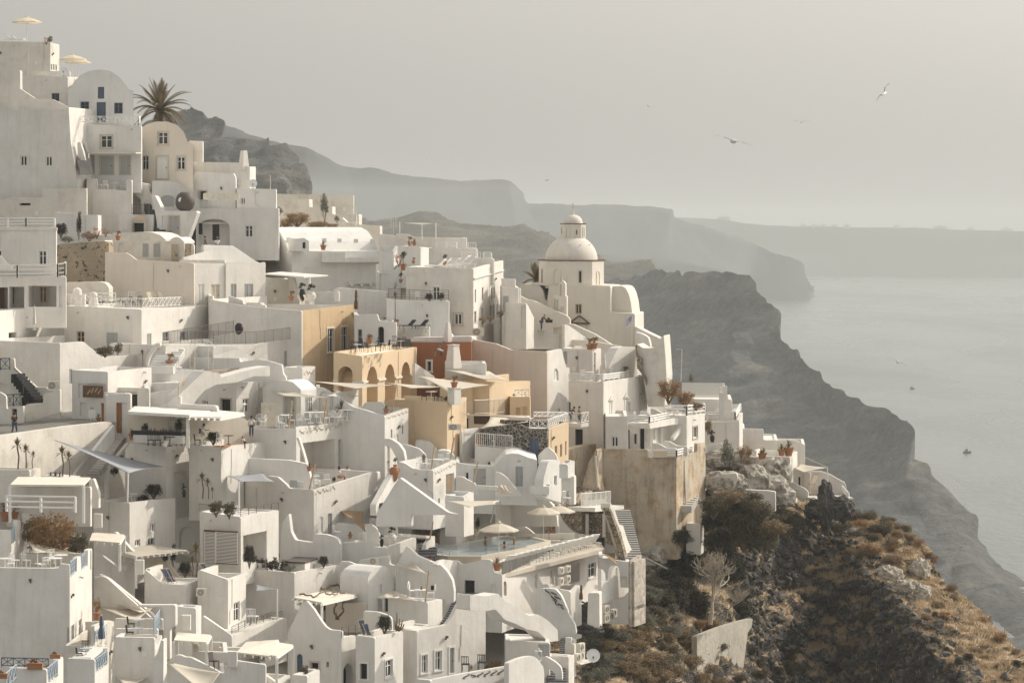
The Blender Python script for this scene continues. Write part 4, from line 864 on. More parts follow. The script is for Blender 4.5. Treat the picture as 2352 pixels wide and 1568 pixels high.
rail([(1870,360,246),(2330,310,258)],.75,'h','tan_wood',label='straight handrail along the top of the white stair bridge',gap=2)
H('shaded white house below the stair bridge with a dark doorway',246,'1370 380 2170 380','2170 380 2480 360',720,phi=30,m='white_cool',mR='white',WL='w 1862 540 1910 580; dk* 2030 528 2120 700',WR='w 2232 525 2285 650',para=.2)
FN('L',1800,600,236,14,'1632 585 1660 572 1985 590 1998 640 1632 625',own=True,label='long low white bench wall on top of the bar roof',t=.5)
H('open air bar under a flat white roof with a mural wall',238,'1172 640 1720 690',None,960,phi=12,m='cream',WL='',para=.1,back=2)
FN('R',1740,700,236,50,'1735 705 2120 700 2240 700 2351 790 2480 830 2480 960 1735 960',own=True,label='beige side wall of the open bar with a swooping top',m='cream',t=.4)
pergola([(1175,668,229),(1740,700,227),(2010,645,239),(1240,618,241)],'broad flat white roof over the open air bar',3.0,'roofing',t=.22,posts=(),beams=False)
pergola([(1740,700,227.5),(2030,708,230),(2245,668,236),(2000,645,238)],'white slatted roof right of the bar column',3.0,'roofing',t=.14,posts=(),beams=True)
bm=bmesh.new();a=P(1725,945,228);box(bm,a-Vector((.13,.13,.3)),a+Vector((.13,.13,2.35)));tagit(mobj('column',bm,'white'),'square white column holding the flat bar roof','column')
bm=bmesh.new();box_between(bm,P(1225,870,232),P(1690,885,230),.7,.45);bt_=mobj('bar_counter',bm,'black');tagit(bt_,'long black bar counter under the flat white roof','counter')
bm=bmesh.new();box_between(bm,P(1235,930,231.6),P(1690,940,229.6),.4,.65);mobj('counter_front',bm,'white',bt_)
H('white terrace block carrying the open bar above a dark shrub',232.5,'1150 928 1525 962','1525 962 1737 942',1480,phi=21,m='white',WR='d 1596 1195 1706 1425',para=.85,back=6)
FN('L',1100,1100,231.8,21,'1155 925 1180 935 1060 1080 1000 1130 985 1200 985 1470 960 1470 952 1190 1000 1120',own=True,label='curved white stair parapet left of the bar terrace',t=.4)
H('white terrace block with a wooden ledge right of the bar',232,'1737 942 2032 965','2032 965 2480 922',1480,phi=21,m='white',para=.8,back=6)
bm=bmesh.new();box_between(bm,P(1975,965,231.5),P(2032,965,231.3),.5,.08);box_between(bm,P(2032,965,231.4),P(2480,925,249),.5,.08);mobj('wooden_ledge',bm,'orange_wood',CUR)
FN('R',-150,900,221,22,'-200 895 300 825 650 775 1000 738 1025 742 1050 775 700 1207 640 1250 -200 1260',own=True,label='long sunlit white wall curving down from the street',t=.6,m='oldwhite')
FN('R',700,1200,226,22,'700 1207 1055 762 1058 900 780 1240 690 1260',own=True,label='shaded triangular side wall of the pale outdoor stairs',t=.3)
stairs((960,1455,224),(905,1180,230),11,1.6,'pale_step',-1,label='lower flight of pale stairs beside the hanging plants');stairs((935,1175,230),(1150,880,240),14,2.0,'pale_step',-1,label='upper flight of pale stairs up to the restaurant entrance')
H('low white planter block at the left edge below the long curved wall',216,'-200 1175 272 1180','272 1180 374 1160',1300,phi=14,m='oldwhite',para=.15,back=3)
FN('L',500,1230,216.5,10,'374 1235 640 1262 640 1290 374 1290',own=True,label='low white kerb wall holding the spiky plants',t=2.5)
pergola([(92,1328,208),(768,1332,207),(832,1262,214),(165,1256,215)],'white reed roofed pergola with tied curtains at the left',2.6,'reed',posts=(0,1,2),beams=False,t=.12)
FN('L',450,1400,213,10,'60 1335 830 1335 830 1700 60 1700',own=True,label='plain white back wall under the reed roofed pergola',t=.4)
rail([(60,1560,206),(690,1570,205)],1.1,'b3',label='white timber rail in front of the reed roofed pergola',gap=2.5)
FN('L',870,1400,214,10,'832 1262 858 1260 905 1390 905 1530 832 1530',own=True,label='small curved white wall right of the reed roofed pergola',t=.5)
H('long shaded white house with three small windows below the shrubs',226,'860 1470 1190 1480','1190 1480 1610 1434',2060,phi=24,m='white',para=.7,back=6,WR='w 1383 1670 1425 1745; w 1240 1820 1288 1880; wg 1360 1805 1420 1870')
H('white wall house with a rounded niche below the spiky yuccas',240,'1610 1434 1850 1446','1850 1446 1870 1446',2060,phi=12,m='white',WL='w 1495 1785 1545 1880; An 1650 1700 1800 2040',para=.6)
H('white louvred house with an iron railed terrace',221,'1835 1560 2212 1612','2212 1612 2560 1548',2060,phi=24,m='white',para=.1,WR='l 2235 1760 2450 2030',back=6)
fc=Lf(2030,1800,220.9,24);bm=bmesh.new()
for a,b in((1885,1978),(1990,2182)):
 s0,s1=fc.sz(a,1800)[0],fc.sz(b,1800)[0]
 for i in range(22):
  z=fc.sz(a,2028-i*13)[1];fbox(bm,fc,s0,z,s1,z+.055,0,.05)
 fbox(bm,fc,s0-.05,fc.sz(a,2030)[1],s0,fc.sz(a,1745)[1],0,.07);fbox(bm,fc,s1,fc.sz(a,2030)[1],s1+.05,fc.sz(a,1745)[1],0,.07)
mobj('louvre_shutter',bm,'wframe',CUR)
bm=bmesh.new();fbox(bm,fc,fc.sz(1872,1800)[0],fc.sz(1872,2032)[1],fc.sz(2190,1800)[0],fc.sz(2190,1742)[1],.002,.02);mobj('shutter_backing',bm,'brown',CUR)
rail([(1828,1560,220.8),(2212,1608,220.6),(2560,1545,232)],.6,'h','iron',gap=2.2)
H('white house behind the small grey awning',236,'2030 1232 2090 1235','2090 1235 2480 1200',1560,phi=30,m='white_cool',WL='',WR='dk 2072 1260 2112 1435; dk 2180 1250 2215 1430',para=.5)
T(0,3)
H('tall white block with a cafe terrace and blue lattice railings, bottom left',200,'-250 505 540 515 545 470 640 480','640 480 645 600 708 545 708 415 742 400 746 540 806 490 808 345 845 330',1800,phi=2,m='white',para=.02,WR='dg 640 1040 682 1330; w 722 985 748 1160',bt=-3)
rail([(644,590,200.2),(708,535,203.6)],1.0,'x','light_blue',gap=.9);rail([(746,530,205),(806,480,208.2)],1.0,'x','light_blue',gap=.9)
FN('L',500,400,208,2,'-200 375 740 378 830 345 840 350 840 520 -200 520',own=True,label='back parapet of the cafe terrace at the bottom left',t=.3)
FN('L',60,300,209,4,'-200 225 20 225 60 255 110 330 160 375 160 400 -200 400',own=True,label='curved white wall left of the cafe terrace',t=1.5)
H('white balcony with light blue lattice panels at the left edge',206,'-250 155 105 165','105 165 110 290 155 250 158 70 192 75 195 195 240 150 242 10 270 5',420,phi=3,m='white',para=.05,bt=-1.5)
rail([(108,285,206),(156,240,209)],1.0,'x','light_blue',gap=.8);rail([(194,190,211),(240,148,214)],1.0,'x','light_blue',gap=.8)
H('white corner terrace with terracotta flower boxes, bottom left',176,'72 1425 428 1440','428 1440 434 1590 530 1510 532 1345 568 1338',1800,phi=2,m='white',para=.02,bt=-2)
rail([(432,1575,176.3),(528,1495,179.5)],.95,'x','light_blue',gap=.8);rail([(15,1420,184),(445,1430,183)],.6,'x','blue_paint',gap=.9);rail([(50,1620,172),(150,1530,175)],.9,'x','light_blue',gap=.9)
FN('L',500,1350,181,2,'450 1345 568 1335 568 1600 450 1600',own=True,label='white pier carrying a terracotta box at the bottom left',t=.5)
H('small white balcony with light blue lattice and a round table',189,'612 1338 870 1350','870 1350 876 1480 985 1400 987 1245 998 1238',1800,phi=2,m='white',para=.1,bt=-2,floor=1338)
rail([(874,1470,189.3),(984,1385,193.5)],.85,'x','light_blue',gap=.9)
FN('L',800,1250,194.5,2,'745 1235 985 1240 985 1420 700 1420',own=True,label='back wall of the small balcony with the round table',t=.3)
H('sunlit white tower with a tiny blue balcony under a folded parasol',197,None,'862 1225 866 1040 1000 990 1048 1000',1800,phi=2,m='oldwhite',para=1.0,back=2,t=.25)
rail([(870,1200,197.2),(1000,1120,203)],.8,'x','light_blue',gap=.9)
H('plain beige white house with two terrace levels, bottom left of centre',196,'1048 1145 1420 1150','1420 1150 1425 1220 1448 1215 1490 1120',1800,phi=6,m='white',para=.3,bt=0)
FN('L',1250,1080,200,6,'1050 1068 1448 1070 1448 1160 1050 1160',own=True,label='middle parapet of the double terrace with blue tables')
FN('L',1250,980,206,6,'1050 975 1495 978 1495 1080 1050 1080',own=True,label='rear parapet of the double terrace with blue tables')
rail([(1415,1130,197),(1470,1050,205)],1.2,'x','light_blue',label='blue lattice rail at the right end of the double terrace')
FN('L',1450,1400,192,4,'1410 1330 1435 1330 1480 1175 1503 1178 1500 1700 1410 1700',own=True,label='narrow white buttress right of the plain beige white house',t=1.2)
FN('L',1100,700,212,8,'862 598 905 570 960 588 985 600 1400 935 1412 965 1385 970 1490 978 1490 1020 862 1020',own=True,label='shaded wall below the long sloping double stair parapet',t=.5)
FN('L',1100,680,211,8,'865 596 950 588 985 605 1385 965 1370 970 985 625 950 603 865 606',own=True,label='sloping white stair kerb descending to the right',t=.3)
H('white wedge house with a tapering stair wall below the small pergola',217,'870 370 935 395 1158 562','1158 562 1225 465 1240 470',860,phi=22,m='white',para=.1,back=5,bt=-3)
FN('L',1000,300,221,12,'930 215 1060 180 1200 340 1280 400 1280 500 1050 480 930 380',own=True,label='white wall with a diagonal top right of the small slatted pergola',t=.5)
pergola([(822,268,214),(1100,290,213),(1142,215,219),(850,195,220)],'small slatted white pergola right of the rust coloured tree',2.0,'reed',posts=(1,2),t=.1)
pergola([(1250,410,214),(1720,355,219),(1390,306,228),(1080,365,222)],'cloth covered pergola with projecting white beams',2.3,'sailcloth',posts=(0,),t=.06)
H('white L shaped terrace with two deck chairs',213,'1328 520 1490 655 1710 668','1710 668 1852 605',850,phi=14,m='white',para=.1,back=6,bt=.0)
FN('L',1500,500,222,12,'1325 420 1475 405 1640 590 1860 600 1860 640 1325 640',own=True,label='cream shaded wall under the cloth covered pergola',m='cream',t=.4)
H('white cube house with a recessed narrow window',213,'1815 535 1840 530 2095 618','2095 618 2260 562',1120,phi=15,m='white',WR='w 2148 825 2202 1000',para=.9,back=7)
FN('L',1900,520,222,12,'1850 500 1945 515 1950 545 2260 562 2262 590 1850 600',own=True,label='rear parapet of the white cube house')
FN('L',2000,470,224,12,'1555 480 1600 470 1850 472 2060 450 2230 460 2440 470 2440 600 1555 560',own=True,label='white planter wall under the louvred shutters',t=.5)
H('small flat white block with pebbles on its roof',207,'1612 862 1800 880','1800 880 1850 850',1330,phi=12,m='white_cool',para=.05,back=5)
FN('L',1550,1000,205,8,'1270 850 1612 850 1612 1050 1560 1060 1560 1350 1500 1350 1500 985 1490 870 1270 870',own=True,label='tall white wall left of the pebble roofed block',t=.6)
H('white stair house with a sloping gable side, bottom centre left',209,'1858 945 2130 1132','2130 1132 2480 1010',1330,phi=18,m='white',para=.05,back=5,bt=-4)
pergola([(1597,1185,197),(1900,1205,196),(1937,1135,203),(1630,1115,204)],'small white slatted pergola near the bottom left of centre',2.2,'reed',posts=(0,1,2,3),t=.1)
FN('L',1700,1330,195,6,'1560 1345 1620 1310 1660 1310 1700 1330 1750 1330 2025 1470 2030 1700 1500 1700 1500 1480',own=True,label='scalloped white wall behind the bottom triangular sail',t=.4)
H('white alcove terrace with a black chair near the bottom',199,'1780 1275 2095 1285','2095 1285 2110 1230',1420,phi=6,m='white',para=1,back=5)
H('white house with brown shuttered openings under a pale canopy, bottom',194,'2025 1480 2060 1478 2095 1350 2440 1400',None,1800,phi=6,m='white',para=.1)
pergola([(2175,1295,196),(2480,1330,195),(2560,1180,206),(2260,1200,208)],'pale canopy roof at the bottom left of centre',2.4,'reed',posts=(0,),t=.1)
def relief(fc,a,b,h,n,m='trim_stone',seed=1,r=.035):
 """a row of carved S-curls along the px line a-b, h px tall"""
 rnd=random.Random(seed);bm=bmesh.new()
 s0,z0=fc.sz(*a);s1,z1=fc.sz(*b);hh=abs(fc.sz(a[0],a[1])[1]-fc.sz(a[0],a[1]+h)[1])
 for i in range(n):
  c=s0+(s1-s0)*(i+.5)/n;z=z0+(z1-z0)*(i+.5)/n;w=(s1-s0)/n;k=rnd.choice((1,-1));t=rnd.uniform(.7,1)
  pv=None
  for j in range(9):
   u=j/8*2-1;q=fc.w(c+math.sin(u*3.1)*w*.42*k+u*w*.12,z+u*hh*.45*t,.015)
   if pv is not None:rod(bm,pv,q,r*(1.2-abs(u)),5)
   pv=q
 return mobj('carving',bm,m,CUR)
T(1,1)
H('broad plain white house behind the dry grass, below the far ridge',322,'185 213 896 225','896 225 900 400',560,phi=10,m='oldwhite',para=.4)
FN('L',300,300,320,10,'185 258 490 264 490 335 702 332 702 400 945 402 945 560 185 560',own=True,label='lower plain white wall in front of the broad house behind the dry grass',m='oldwhite',t=1.5)
H('low white roof block right of the folded parasol',318,'940 495 1140 505','1140 505 1160 510',640,phi=10,m='oldwhite',para=.2)
H('long white barrel vaulted house with a small dormer',297,'18 745 45 640 90 560 150 518 215 560 268 650 298 735 335 737','335 737 1160 745',1330,phi=66,solid='L',m='white_cool',back=4)
VB=CUR
fr=Rf(335,737,297,66);fl_=Lf(335,737,297,66)
FN('R',335,737,296.9,64,'330 737 1130 745 1128 1100 1200 1108 1200 1330 330 1330',own=True,label='long shaded front of the barrel vaulted house with a porch',cat='house',name='house',m='white_cool',opens='wc 448 892 490 952; dg 702 896 750 1095; k 800 848 1130 1062',t=1.4)
fz=Rf(335,737,297.6,64);HS=[o for o in C.objects if o.get('label','').startswith('long shaded front')][0]
addwin(fz,'dk 880 850 914 952; dg 1000 895 1060 1018',HS)
bm=bmesh.new();fq=Rf(335,737,296.8,64)
fbox(bm,fq,fq.sz(600,800)[0],fq.sz(690,840)[1],fq.sz(778,800)[0],fq.sz(690,745)[1],0,1.2);fbox(bm,fq,fq.sz(778,800)[0],fq.sz(900,840)[1],fq.sz(1150,800)[0],fq.sz(900,795)[1],0,1.0)
fbox(bm,fq,fq.sz(840,1030)[0],fq.sz(950,1040)[1],fq.sz(1082,1030)[0],fq.sz(950,1020)[1],.1,.4)
for a in(855,950,1030):fbox(bm,fq,fq.sz(a,1030)[0],fq.sz(950,1062)[1],fq.sz(a+25,1030)[0],fq.sz(950,1040)[1],.1,.4)
mobj('balcony',bm,'white_cool',HS)
bm=bmesh.new();fd=Rf(370,700,295.6,64);prism(bm,fd,[fd.sz(*p)for p in pts('370 740 372 625 440 618 485 645 488 740')],2.2,0,[([fd.sz(*p)for p in pts('428 715 458 715 458 657 428 657')],.3)]);mobj('dormer',bm,'white_cool',VB)
bm=bmesh.new();fbox(bm,fd,fd.sz(430,0)[0],fd.sz(440,713)[1],fd.sz(456,0)[0],fd.sz(440,659)[1],-.28,-.2);mobj('window',bm,'glass_unlit_room',VB)
bm=bmesh.new()
for p,q in((300,622),(628,630),(768,633),(918,636),(1070,638)):c=P(p,q,299.2);box(bm,c-Vector((.22,.12,.3)),c+Vector((.22,.12,.1)))
mobj('roof_spout',bm,'white_cool',VB)
H('white cube at the right end of the long vaulted house',290,'1130 738 1265 735','1265 735 1312 690',945,phi=16,m='white_cool',para=.5)
H('tall narrow white house with grey panel doors above the slender palm',287,'1118 935 1240 940 1310 870 1330 870','1330 870 1335 900',1400,phi=16,m='white_cool',WL='n 1135 948 1222 1105; n 1135 1112 1195 1255; w 1172 1285 1190 1385',para=.2)
H('white block with a small stepped chimney box, left of the sunbed roof',287,'1310 692 1512 700','1512 700 1588 706',900,phi=24,m='white_cool',para=.4)
stairs((1330,1030,283),(1345,900,287),6,1.6,'white_cool',1,label='small white steps left of the sunbed roof house')
H('long low white rooftop house on the skyline with a thin T shaped awning',300,'1130 582 1240 588 1285 600 1285 576 1372 580 1455 606 1935 618','1935 618 1942 700',760,phi=10,m='white',para=.9,back=9)
H('low white terrace with arched chairs behind the sunbed roof',294,'1588 712 2030 716','2030 716 2040 720',830,phi=10,m='white',para=.2)
rail([(1655,710,293.8),(1840,712,293.5)],.6,'b3',gap=1.3);rail([(1950,714,293.4),(2020,716,293.3)],.6,'bars','wframe')
H('lower white terrace right of the sunbed roof skyline',290,'1780 800 2130 805 2185 810','2185 810 2190 815',900,phi=10,m='white',para=.1)
rail([(1885,802,289.8),(2060,804,289.5)],.62,'bars','wframe',gap=1.5);rail([(2090,806,289.5),(2160,806,289.4)],.6,'b3',gap=1)
H('tall white house with rooftop sunbeds and narrow side windows',279,'1378 882 1997 900','1997 900 2272 824',1540,phi=8,m='oldwhite',mR='white',para=.7,cornice=.0,WL='w+ 1625 1065 1690 1190; w* 1822 1312 1893 1415; wg 1742 1335 1765 1410',WR='wn 2010 1090 2022 1210; wn 2075 1073 2088 1190; wn 2160 1078 2172 1185; wn 2184 1068 2196 1172; wn 2006 1290 2024 1400; wn 2072 1258 2090 1400; wn 2150 1240 2166 1380; wn 2178 1230 2192 1370; wn 2210 1225 2222 1350')
bm=bmesh.new();fc=Rf(1997,900,279,8);prism(bm,fc,[fc.sz(*p)for p in pts('1997 985 2268 908 2268 920 1997 998')],.1,.14);mobj('string_course',bm,'white',CUR)
H('white terrace house with an iron balustrade below the sunbed roof',276,'1200 1178 1600 1202 1772 1196','1772 1196 1775 1200',1545,phi=8,m='white_cool',para=.05,back=2.5)
rail([(1218,1180,275.9),(1600,1200,275.6),(1770,1194,275.7)],1.0,'h','iron',gap=1.6)
H('low white wall with a spiky white fence below the iron balustrade',272,'1185 1392 1290 1395 1312 1430 1595 1435','1595 1435 1600 1440',1540,ext=.1,phi=8,m='white_cool',para=.1)
fc=Lf(1450,1470,271.8,8);bm=bmesh.new();rnd=random.Random(3)
for i in range(44):
 p=1315+i*6.2
 if 1372<p<1490:continue
 s,z=fc.sz(p,1495);s2,z2=fc.sz(p+rnd.uniform(-14,14),1432+rnd.uniform(-8,20));rod(bm,fc.w(s,z,.05),fc.w(s2,z2,.05),.03,4)
mobj('twig_screen',bm,'white',CUR)
fin(Lf(1600,1540,270.5,8),pts('1420 1545 1440 1528 1735 1526 1740 1500 1790 1500 1795 1524 1980 1520 1985 1545 1970 1572 1420 1572'),label='long white moulded parapet above the terracotta wall',t=1.2)
bm=bmesh.new();lathe(bm,[(.48,-1),(.4,0),(.22,1.1),(.2,1.2)],4,P(1763,1510,270));mobj('chimney',bm,'white',CUR)
H('white wall house under the flat white canopy',288,'60 850 78 980 300 1000','300 1000 305 1010',1260,phi=12,m='oldwhite',para=.2)
FN('L',350,1050,286,12,'300 975 345 985 400 1165 400 1230 300 1230',own=True,label='slanting white buttress right of the flat white canopy',t=.6)
pergola([(70,955,283),(440,985,282),(662,970,287),(230,938,290)],'thin flat white canopy on one thick column',2.5,'roofing',posts=(),beams=False,t=.12)
bm=bmesh.new();a=P(482,1195,283.5);lathe(bm,[(.35,-.5),(.28,0),(.2,2.3)],10,a);tagit(mobj('column',bm,'white'),'tapered white column under the thin flat canopy','column')
H('white roof terrace cube with two small deck chairs',284,'535 1112 640 1105 735 1115','735 1115 775 1112',1260,phi=14,m='white_cool',para=.1,back=3)
FN('L',900,1100,283,14,'700 1110 720 1076 755 1075 1200 1110 1200 1350 905 1330 700 1250',own=True,label='white terrace wall below the porch of the barrel vaulted house',m='white_cool',t=.5)
bm=bmesh.new();lathe(bm,[(.27,0),(.27,.85),(.22,.9),(.22,1.0)],12,P(745,1200,281));tagit(mobj('chimney_pot',bm,'white'),'round white chimney pot with a brown cap on the terrace','chimney')
H('yellow plastered house with tall white framed windows',268,'-430 1180 -125 1240 418 1287','418 1287 908 1232',1900,phi=20,m='white',mR='yellow',cornice=.0,para=.8,WR='w+ 655 1448 712 1668; w+ 782 1432 838 1650; Any 862 1300 902 1568'.replace('Any','An'),back=8)
H('white house front with two arched doors right of the yellow house',270,'905 1322 1115 1318 1130 1378 1290 1392','1290 1392 1295 1395',1590,ext=.1,phi=10,m='white_cool',WL='wg 935 1455 975 1640; Ao 1120 1430 1175 1640',para=.2)
T(1,2)
H('ochre arcaded house with four arches and a cafe on its roof',254,'712 95 975 137','975 137 1478 52',620,phi=16,m='ochre',para=.12,cornice=.0,WL='Al 755 228 887 600',WR='Al 1018 228 1118 590; Al 1185 208 1275 580; Al 1335 188 1418 560',back=9)
fc=Rf(975,137,254,16);bm=bmesh.new()
for a,b,q in((975,1022,372),(1118,1186,350),(1275,1336,330),(1418,1470,306)):fbox(bm,fc,fc.sz(a,q)[0]+.02,fc.sz((a+b)/2,q+10)[1],fc.sz(b,q)[0],fc.sz((a+b)/2,q-10)[1],.0,.12)
fl=Lf(975,137,254,16)
for a,b,q in((712,757,360),(887,973,376)):fbox(bm,fl,fl.sz(a,q)[0],fl.sz((a+b)/2,q+10)[1],fl.sz(b,q)[0],fl.sz((a+b)/2,q-10)[1],.0,.12)
mobj('pillar_capital',bm,'white',CUR)
H('dark terracotta painted wall house with one white window',269,'1440 10 1978 5','1978 5 1985 10',360,phi=8,m='terracotta_paint',para=.5,WL='w+ 1572 178 1612 275',cornice=.0)
H('white roof block with a tapered chimney in front of the terracotta wall',264,'1742 208 2112 200','2112 200 2115 205',420,phi=8,m='white_cool',para=.1,back=4)
bm=bmesh.new();lathe(bm,[(.75,-.4),(.72,0),(.5,1.65),(.58,1.66),(.58,1.75)],4,P(1815,205,263.4));mobj('chimney',bm,'white',CUR)
FN('R',1500,250,262,40,'1460 195 1510 230 1640 320 1648 420 1460 420',own=True,label='white wedge wall with a curved dark window right of the arcade',m='white')
H('sunlit white house wall with three shuttered windows left of the yellow house',256,None,'-832 35 0 25 215 -8 520 -48',330,phi=38,m='white',WR='s 258 88 285 225; dn 322 72 382 235; s 398 68 443 212; wg 488 -28 520 112',para=.9,back=7)
H('white balcony box with carved leaves left of the yellow house',252,'248 236 425 240','425 240 545 226',365,phi=24,m='white_cool',mR='white',para=.3,back=4)
relief(Rf(425,240,252,24),(440,290),(530,280),60,4,seed=2)
H('rounded white parapet house left of the carved balcony box',249,'-150 190 30 165 120 180 240 215 246 290 275 330 275 400','275 400 280 400',520,phi=14,m='white_cool',para=.05,back=5)
H('low vaulted white house with a pale glass door on the terrace',245,'62 415 120 385 200 362 280 358 340 375 412 440','412 440 556 418',800,phi=26,solid='L',m='white_cool',WL='dg* 262 505 355 750',WR='w+ 464 502 505 648')
H('white wall with a broad arched niche behind the patio heater',248,'556 420 620 426 700 470 900 590',None,760,phi=16,m='white_cool',WL='An 582 458 670 740',back=4,para=.1)
H('tall white tower house with a swooping roof edge and carved rim',243,'700 470 800 540 890 600 1000 628 1120 668 1182 682','1182 682 1400 608',1300,phi=22,m='white_cool',mR='white',WR='wn 1239 808 1252 885; wn 1340 772 1352 848; sw 1188 800 1196 888; d 1190 956 1228 1245; An 1297 855 1310 945',para=.9,back=7)
relief(Rf(1182,682,243,22),(1190,708),(1390,645),36,11,seed=4,r=.028)
FN('L',1080,600,246,12,'975 600 1000 560 1080 560 1150 552 1182 580 1175 640 1160 680 975 660',own=True,label='curvy white backrest wall on top of the tall tower house',m='white_cool')
H('white terrace house with a curved carved balcony and loggia',238,'-235 800 200 802 340 800 368 785','368 785 600 765 800 735 940 700 988 688',1360,phi=27,m='white_cool',mR='white',para=.55,WR='l 405 915 722 1300; l 757 888 948 1250',back=6)
relief(Rf(368,785,238,27),(395,830),(975,742),66,17,seed=5,r=.045)
FN('L',200,1100,236,14,'-235 1075 0 1075 300 1090 470 1125 510 1290 520 1400 -235 1400',own=True,label='shaded white wall beside the cushioned loggia',t=.5,m='white_cool')
FN('L',430,1000,237.5,22,'368 880 392 885 445 1060 505 1280 480 1290 455 1120',own=True,label='slanting white rib below the left end of the carved balcony',t=.4)
H('sunlit white house with a carved panel below the cushioned loggia',232,'-100 1238 120 1234 200 1245 262 1300 310 1350 532 1362','532 1362 1065 1200 1115 1196',1800,phi=33,m='white',para=.8,WR='sw 585 1610 615 1760; dg 660 1580 700 1770',back=5)
relief(Rf(532,1362,232,33),(545,1390),(728,1340),60,8,seed=6)
FN('L',1110,1250,241,20,'1070 1200 1115 1195 1118 1260 1060 1400 1055 1500 1040 1500 1040 1250',own=True,label='white end pier left of the dark grey stairs',t=.6)
stairs((1090,1495,231),(1180,1270,242),11,1.5,'grey_step',1,label='dark grey stairs climbing toward the big terracotta jar')
FN('R',1180,1400,232,20,'1100 1500 1255 1222 1290 1225 1310 1290 1300 1340 1185 1568 1100 1600',own=True,label='sloping sunlit white parapet right of the dark grey stairs',t=.5)
FN('L',1500,1400,229,16,'1290 1285 1320 1250 1760 1568 1845 1590 1700 1592 1425 1592 1425 1700 1100 1700 1110 1580',own=True,label='big shaded triangular white wall below the terracotta jar',t=.6,m='white_cool')
FN('L',1300,950,240,20,'1180 890 1240 895 1310 940 1355 1005 1368 1080 1368 1130 1300 1130 1285 1060 1240 975 1180 955',own=True,label='white quarter arch springing from the tall tower house',t=.5)
H('white house with a carved rim and a bamboo screened opening',236,'1300 1105 1368 1118 1440 1165 1510 1176 1628 1180','1628 1180 1838 1086',1560,phi=22,m='white_cool',mR='white',para=.7,WR='k 1745 1215 1820 1400; wn 1675 1440 1690 1485',back=6)
relief(Rf(1628,1180,236,22),(1638,1212),(1832,1120),46,9,seed=7,r=.03)
FN('L',1500,1100,243,14,'1325 945 1400 950 1500 985 1555 1040 1570 1110 1570 1180 1340 1150',own=True,label='curved white wall with slit cuts behind the carved rim terrace',m='white_cool')
H('left barrel vaulted white roof below the ochre wall',247,'1465 915 1510 910 1600 925 1660 990 1690 1070','1690 1070 1692 1075',1180,solid='L',phi=14,m='white_cool')
H('right barrel vaulted white roof below the ochre wall',246,'1672 1005 1720 998 1780 1010 1820 1050 1835 1090','1835 1090 1838 1095',1200,solid='L',phi=14,m='white_cool')
H('white chimney block with a small arched hood below the ochre wall',250,'1612 922 1650 925 1652 880 1720 880 1724 925 1752 925 1775 1000','1775 1000 1776 1005',1080,phi=12,m='white_cool',para=.02,back=2)
H('large plain ochre house with a terrace cafe behind it',248,'1180 548 1300 532 1500 545 1756 558','1756 558 1936 510',1080,phi=20,m='ochre',para=.15,back=8)
H('ochre upper block behind the hanging cafe sails',260,'1690 345 1980 368','1980 368 2050 372',620,phi=14,m='ochre',para=.5)
H('ochre house with a long slanting roof edge right of the cafe sails',260,'1930 340 2145 374','2145 374 2520 362',780,phi=25,m='ochre',para=.9)
bm=bmesh.new();lathe(bm,[(.62,-.3),(.6,.0),(.55,1.05),(.62,1.06),(.62,1.14)],4,P(1822,545,248.5));tagit(mobj('pedestal',bm,'white'),'white square pedestal with a plant pot on the ochre terrace','pedestal')
H('white house with a barred window right of the ochre wall',250,'1870 812 1895 820','1895 820 2060 800',1180,phi=28,m='white_cool',mR='white',WR='dk 1956 965 1986 1090',para=.2)
H('white balcony house with grey bars and a dining set',248,'2010 960 2352 985 2440 975','2440 975 2450 975',1330,phi=10,m='white_cool',para=.05,WL='dk 2215 1175 2270 1210',back=4)
rail([(2018,958,247.9),(2352,983,247.3)],1.1,'bars','wframe',gap=1.4)
H('brown walled recess house behind the grey landing',256,'1930 672 2160 680 2520 700',None,1000,phi=10,m='cream',WL='w 1925 700 1955 800; dn 2000 685 2150 760',para=.05,back=3)
rail([(1932,670,252),(2005,672,251.5),(2140,665,254),(2280,655,257)],1.25,'bars','steel',gap=1.3)
H('small white house with a grey panel door below the barred window',243,'1838 1112 2000 1135 2198 1145','2198 1145 2205 1150',1420,phi=14,m='white_cool',WL='dg 2000 1168 2112 1320; wb 1928 1205 1952 1265',para=.3)
FN('L',1900,1300,240,14,'1832 1240 1900 1243 1960 1280 2000 1295 2020 1315 2022 1400 1832 1400',own=True,label='curved white divider wall left of the sunlit parapet')
FN('L',2280,1250,240,14,'2195 1200 2240 1205 2300 1245 2352 1310 2440 1420 2195 1420',own=True,label='quarter round white wall right of the grey panel door')
FN('L',2100,1350,237,10,'2022 1320 2215 1332 2218 1372 2022 1360',own=True,label='bright low parapet in front of the grey panel door')
H('white pebble topped planter block below the bamboo opening',230,'1738 1412 1910 1425','1910 1425 2000 1380',1620,phi=24,m='white_cool',mR='white',para=.1,back=3)
H('long low white terrace right of the pebble planter',247,'2000 1395 2190 1398 2200 1420','2200 1420 2480 1350',1570,phi=30,m='white_cool',mR='white',para=.2)
T(1,3)
H('white two bay terrace with brown shade sails and a plunge pool',228,'770 282 1078 268 1082 325 1202 322','1202 322 1472 228',470,phi=25,m='white_cool',mR='white',para=.35,back=7)
FN('L',650,300,229,20,'300 10 320 180 360 255 525 280 525 198 640 205 720 225 755 250 770 290 772 600 200 600 240 100',own=True,label='large shaded white wall with a rounded corner left of the plunge pool',m='white_cool',t=.5)
FN('L',900,150,233,14,'735 100 900 105 1060 110 1110 150 1135 210 1140 300 735 300',own=True,label='left rounded white divider behind the brown sails',m='white_cool')
FN('L',1200,150,235,14,'1040 55 1180 62 1250 75 1290 130 1298 270 1298 330 1040 330',own=True,label='right rounded white divider behind the brown sails',m='white_cool')
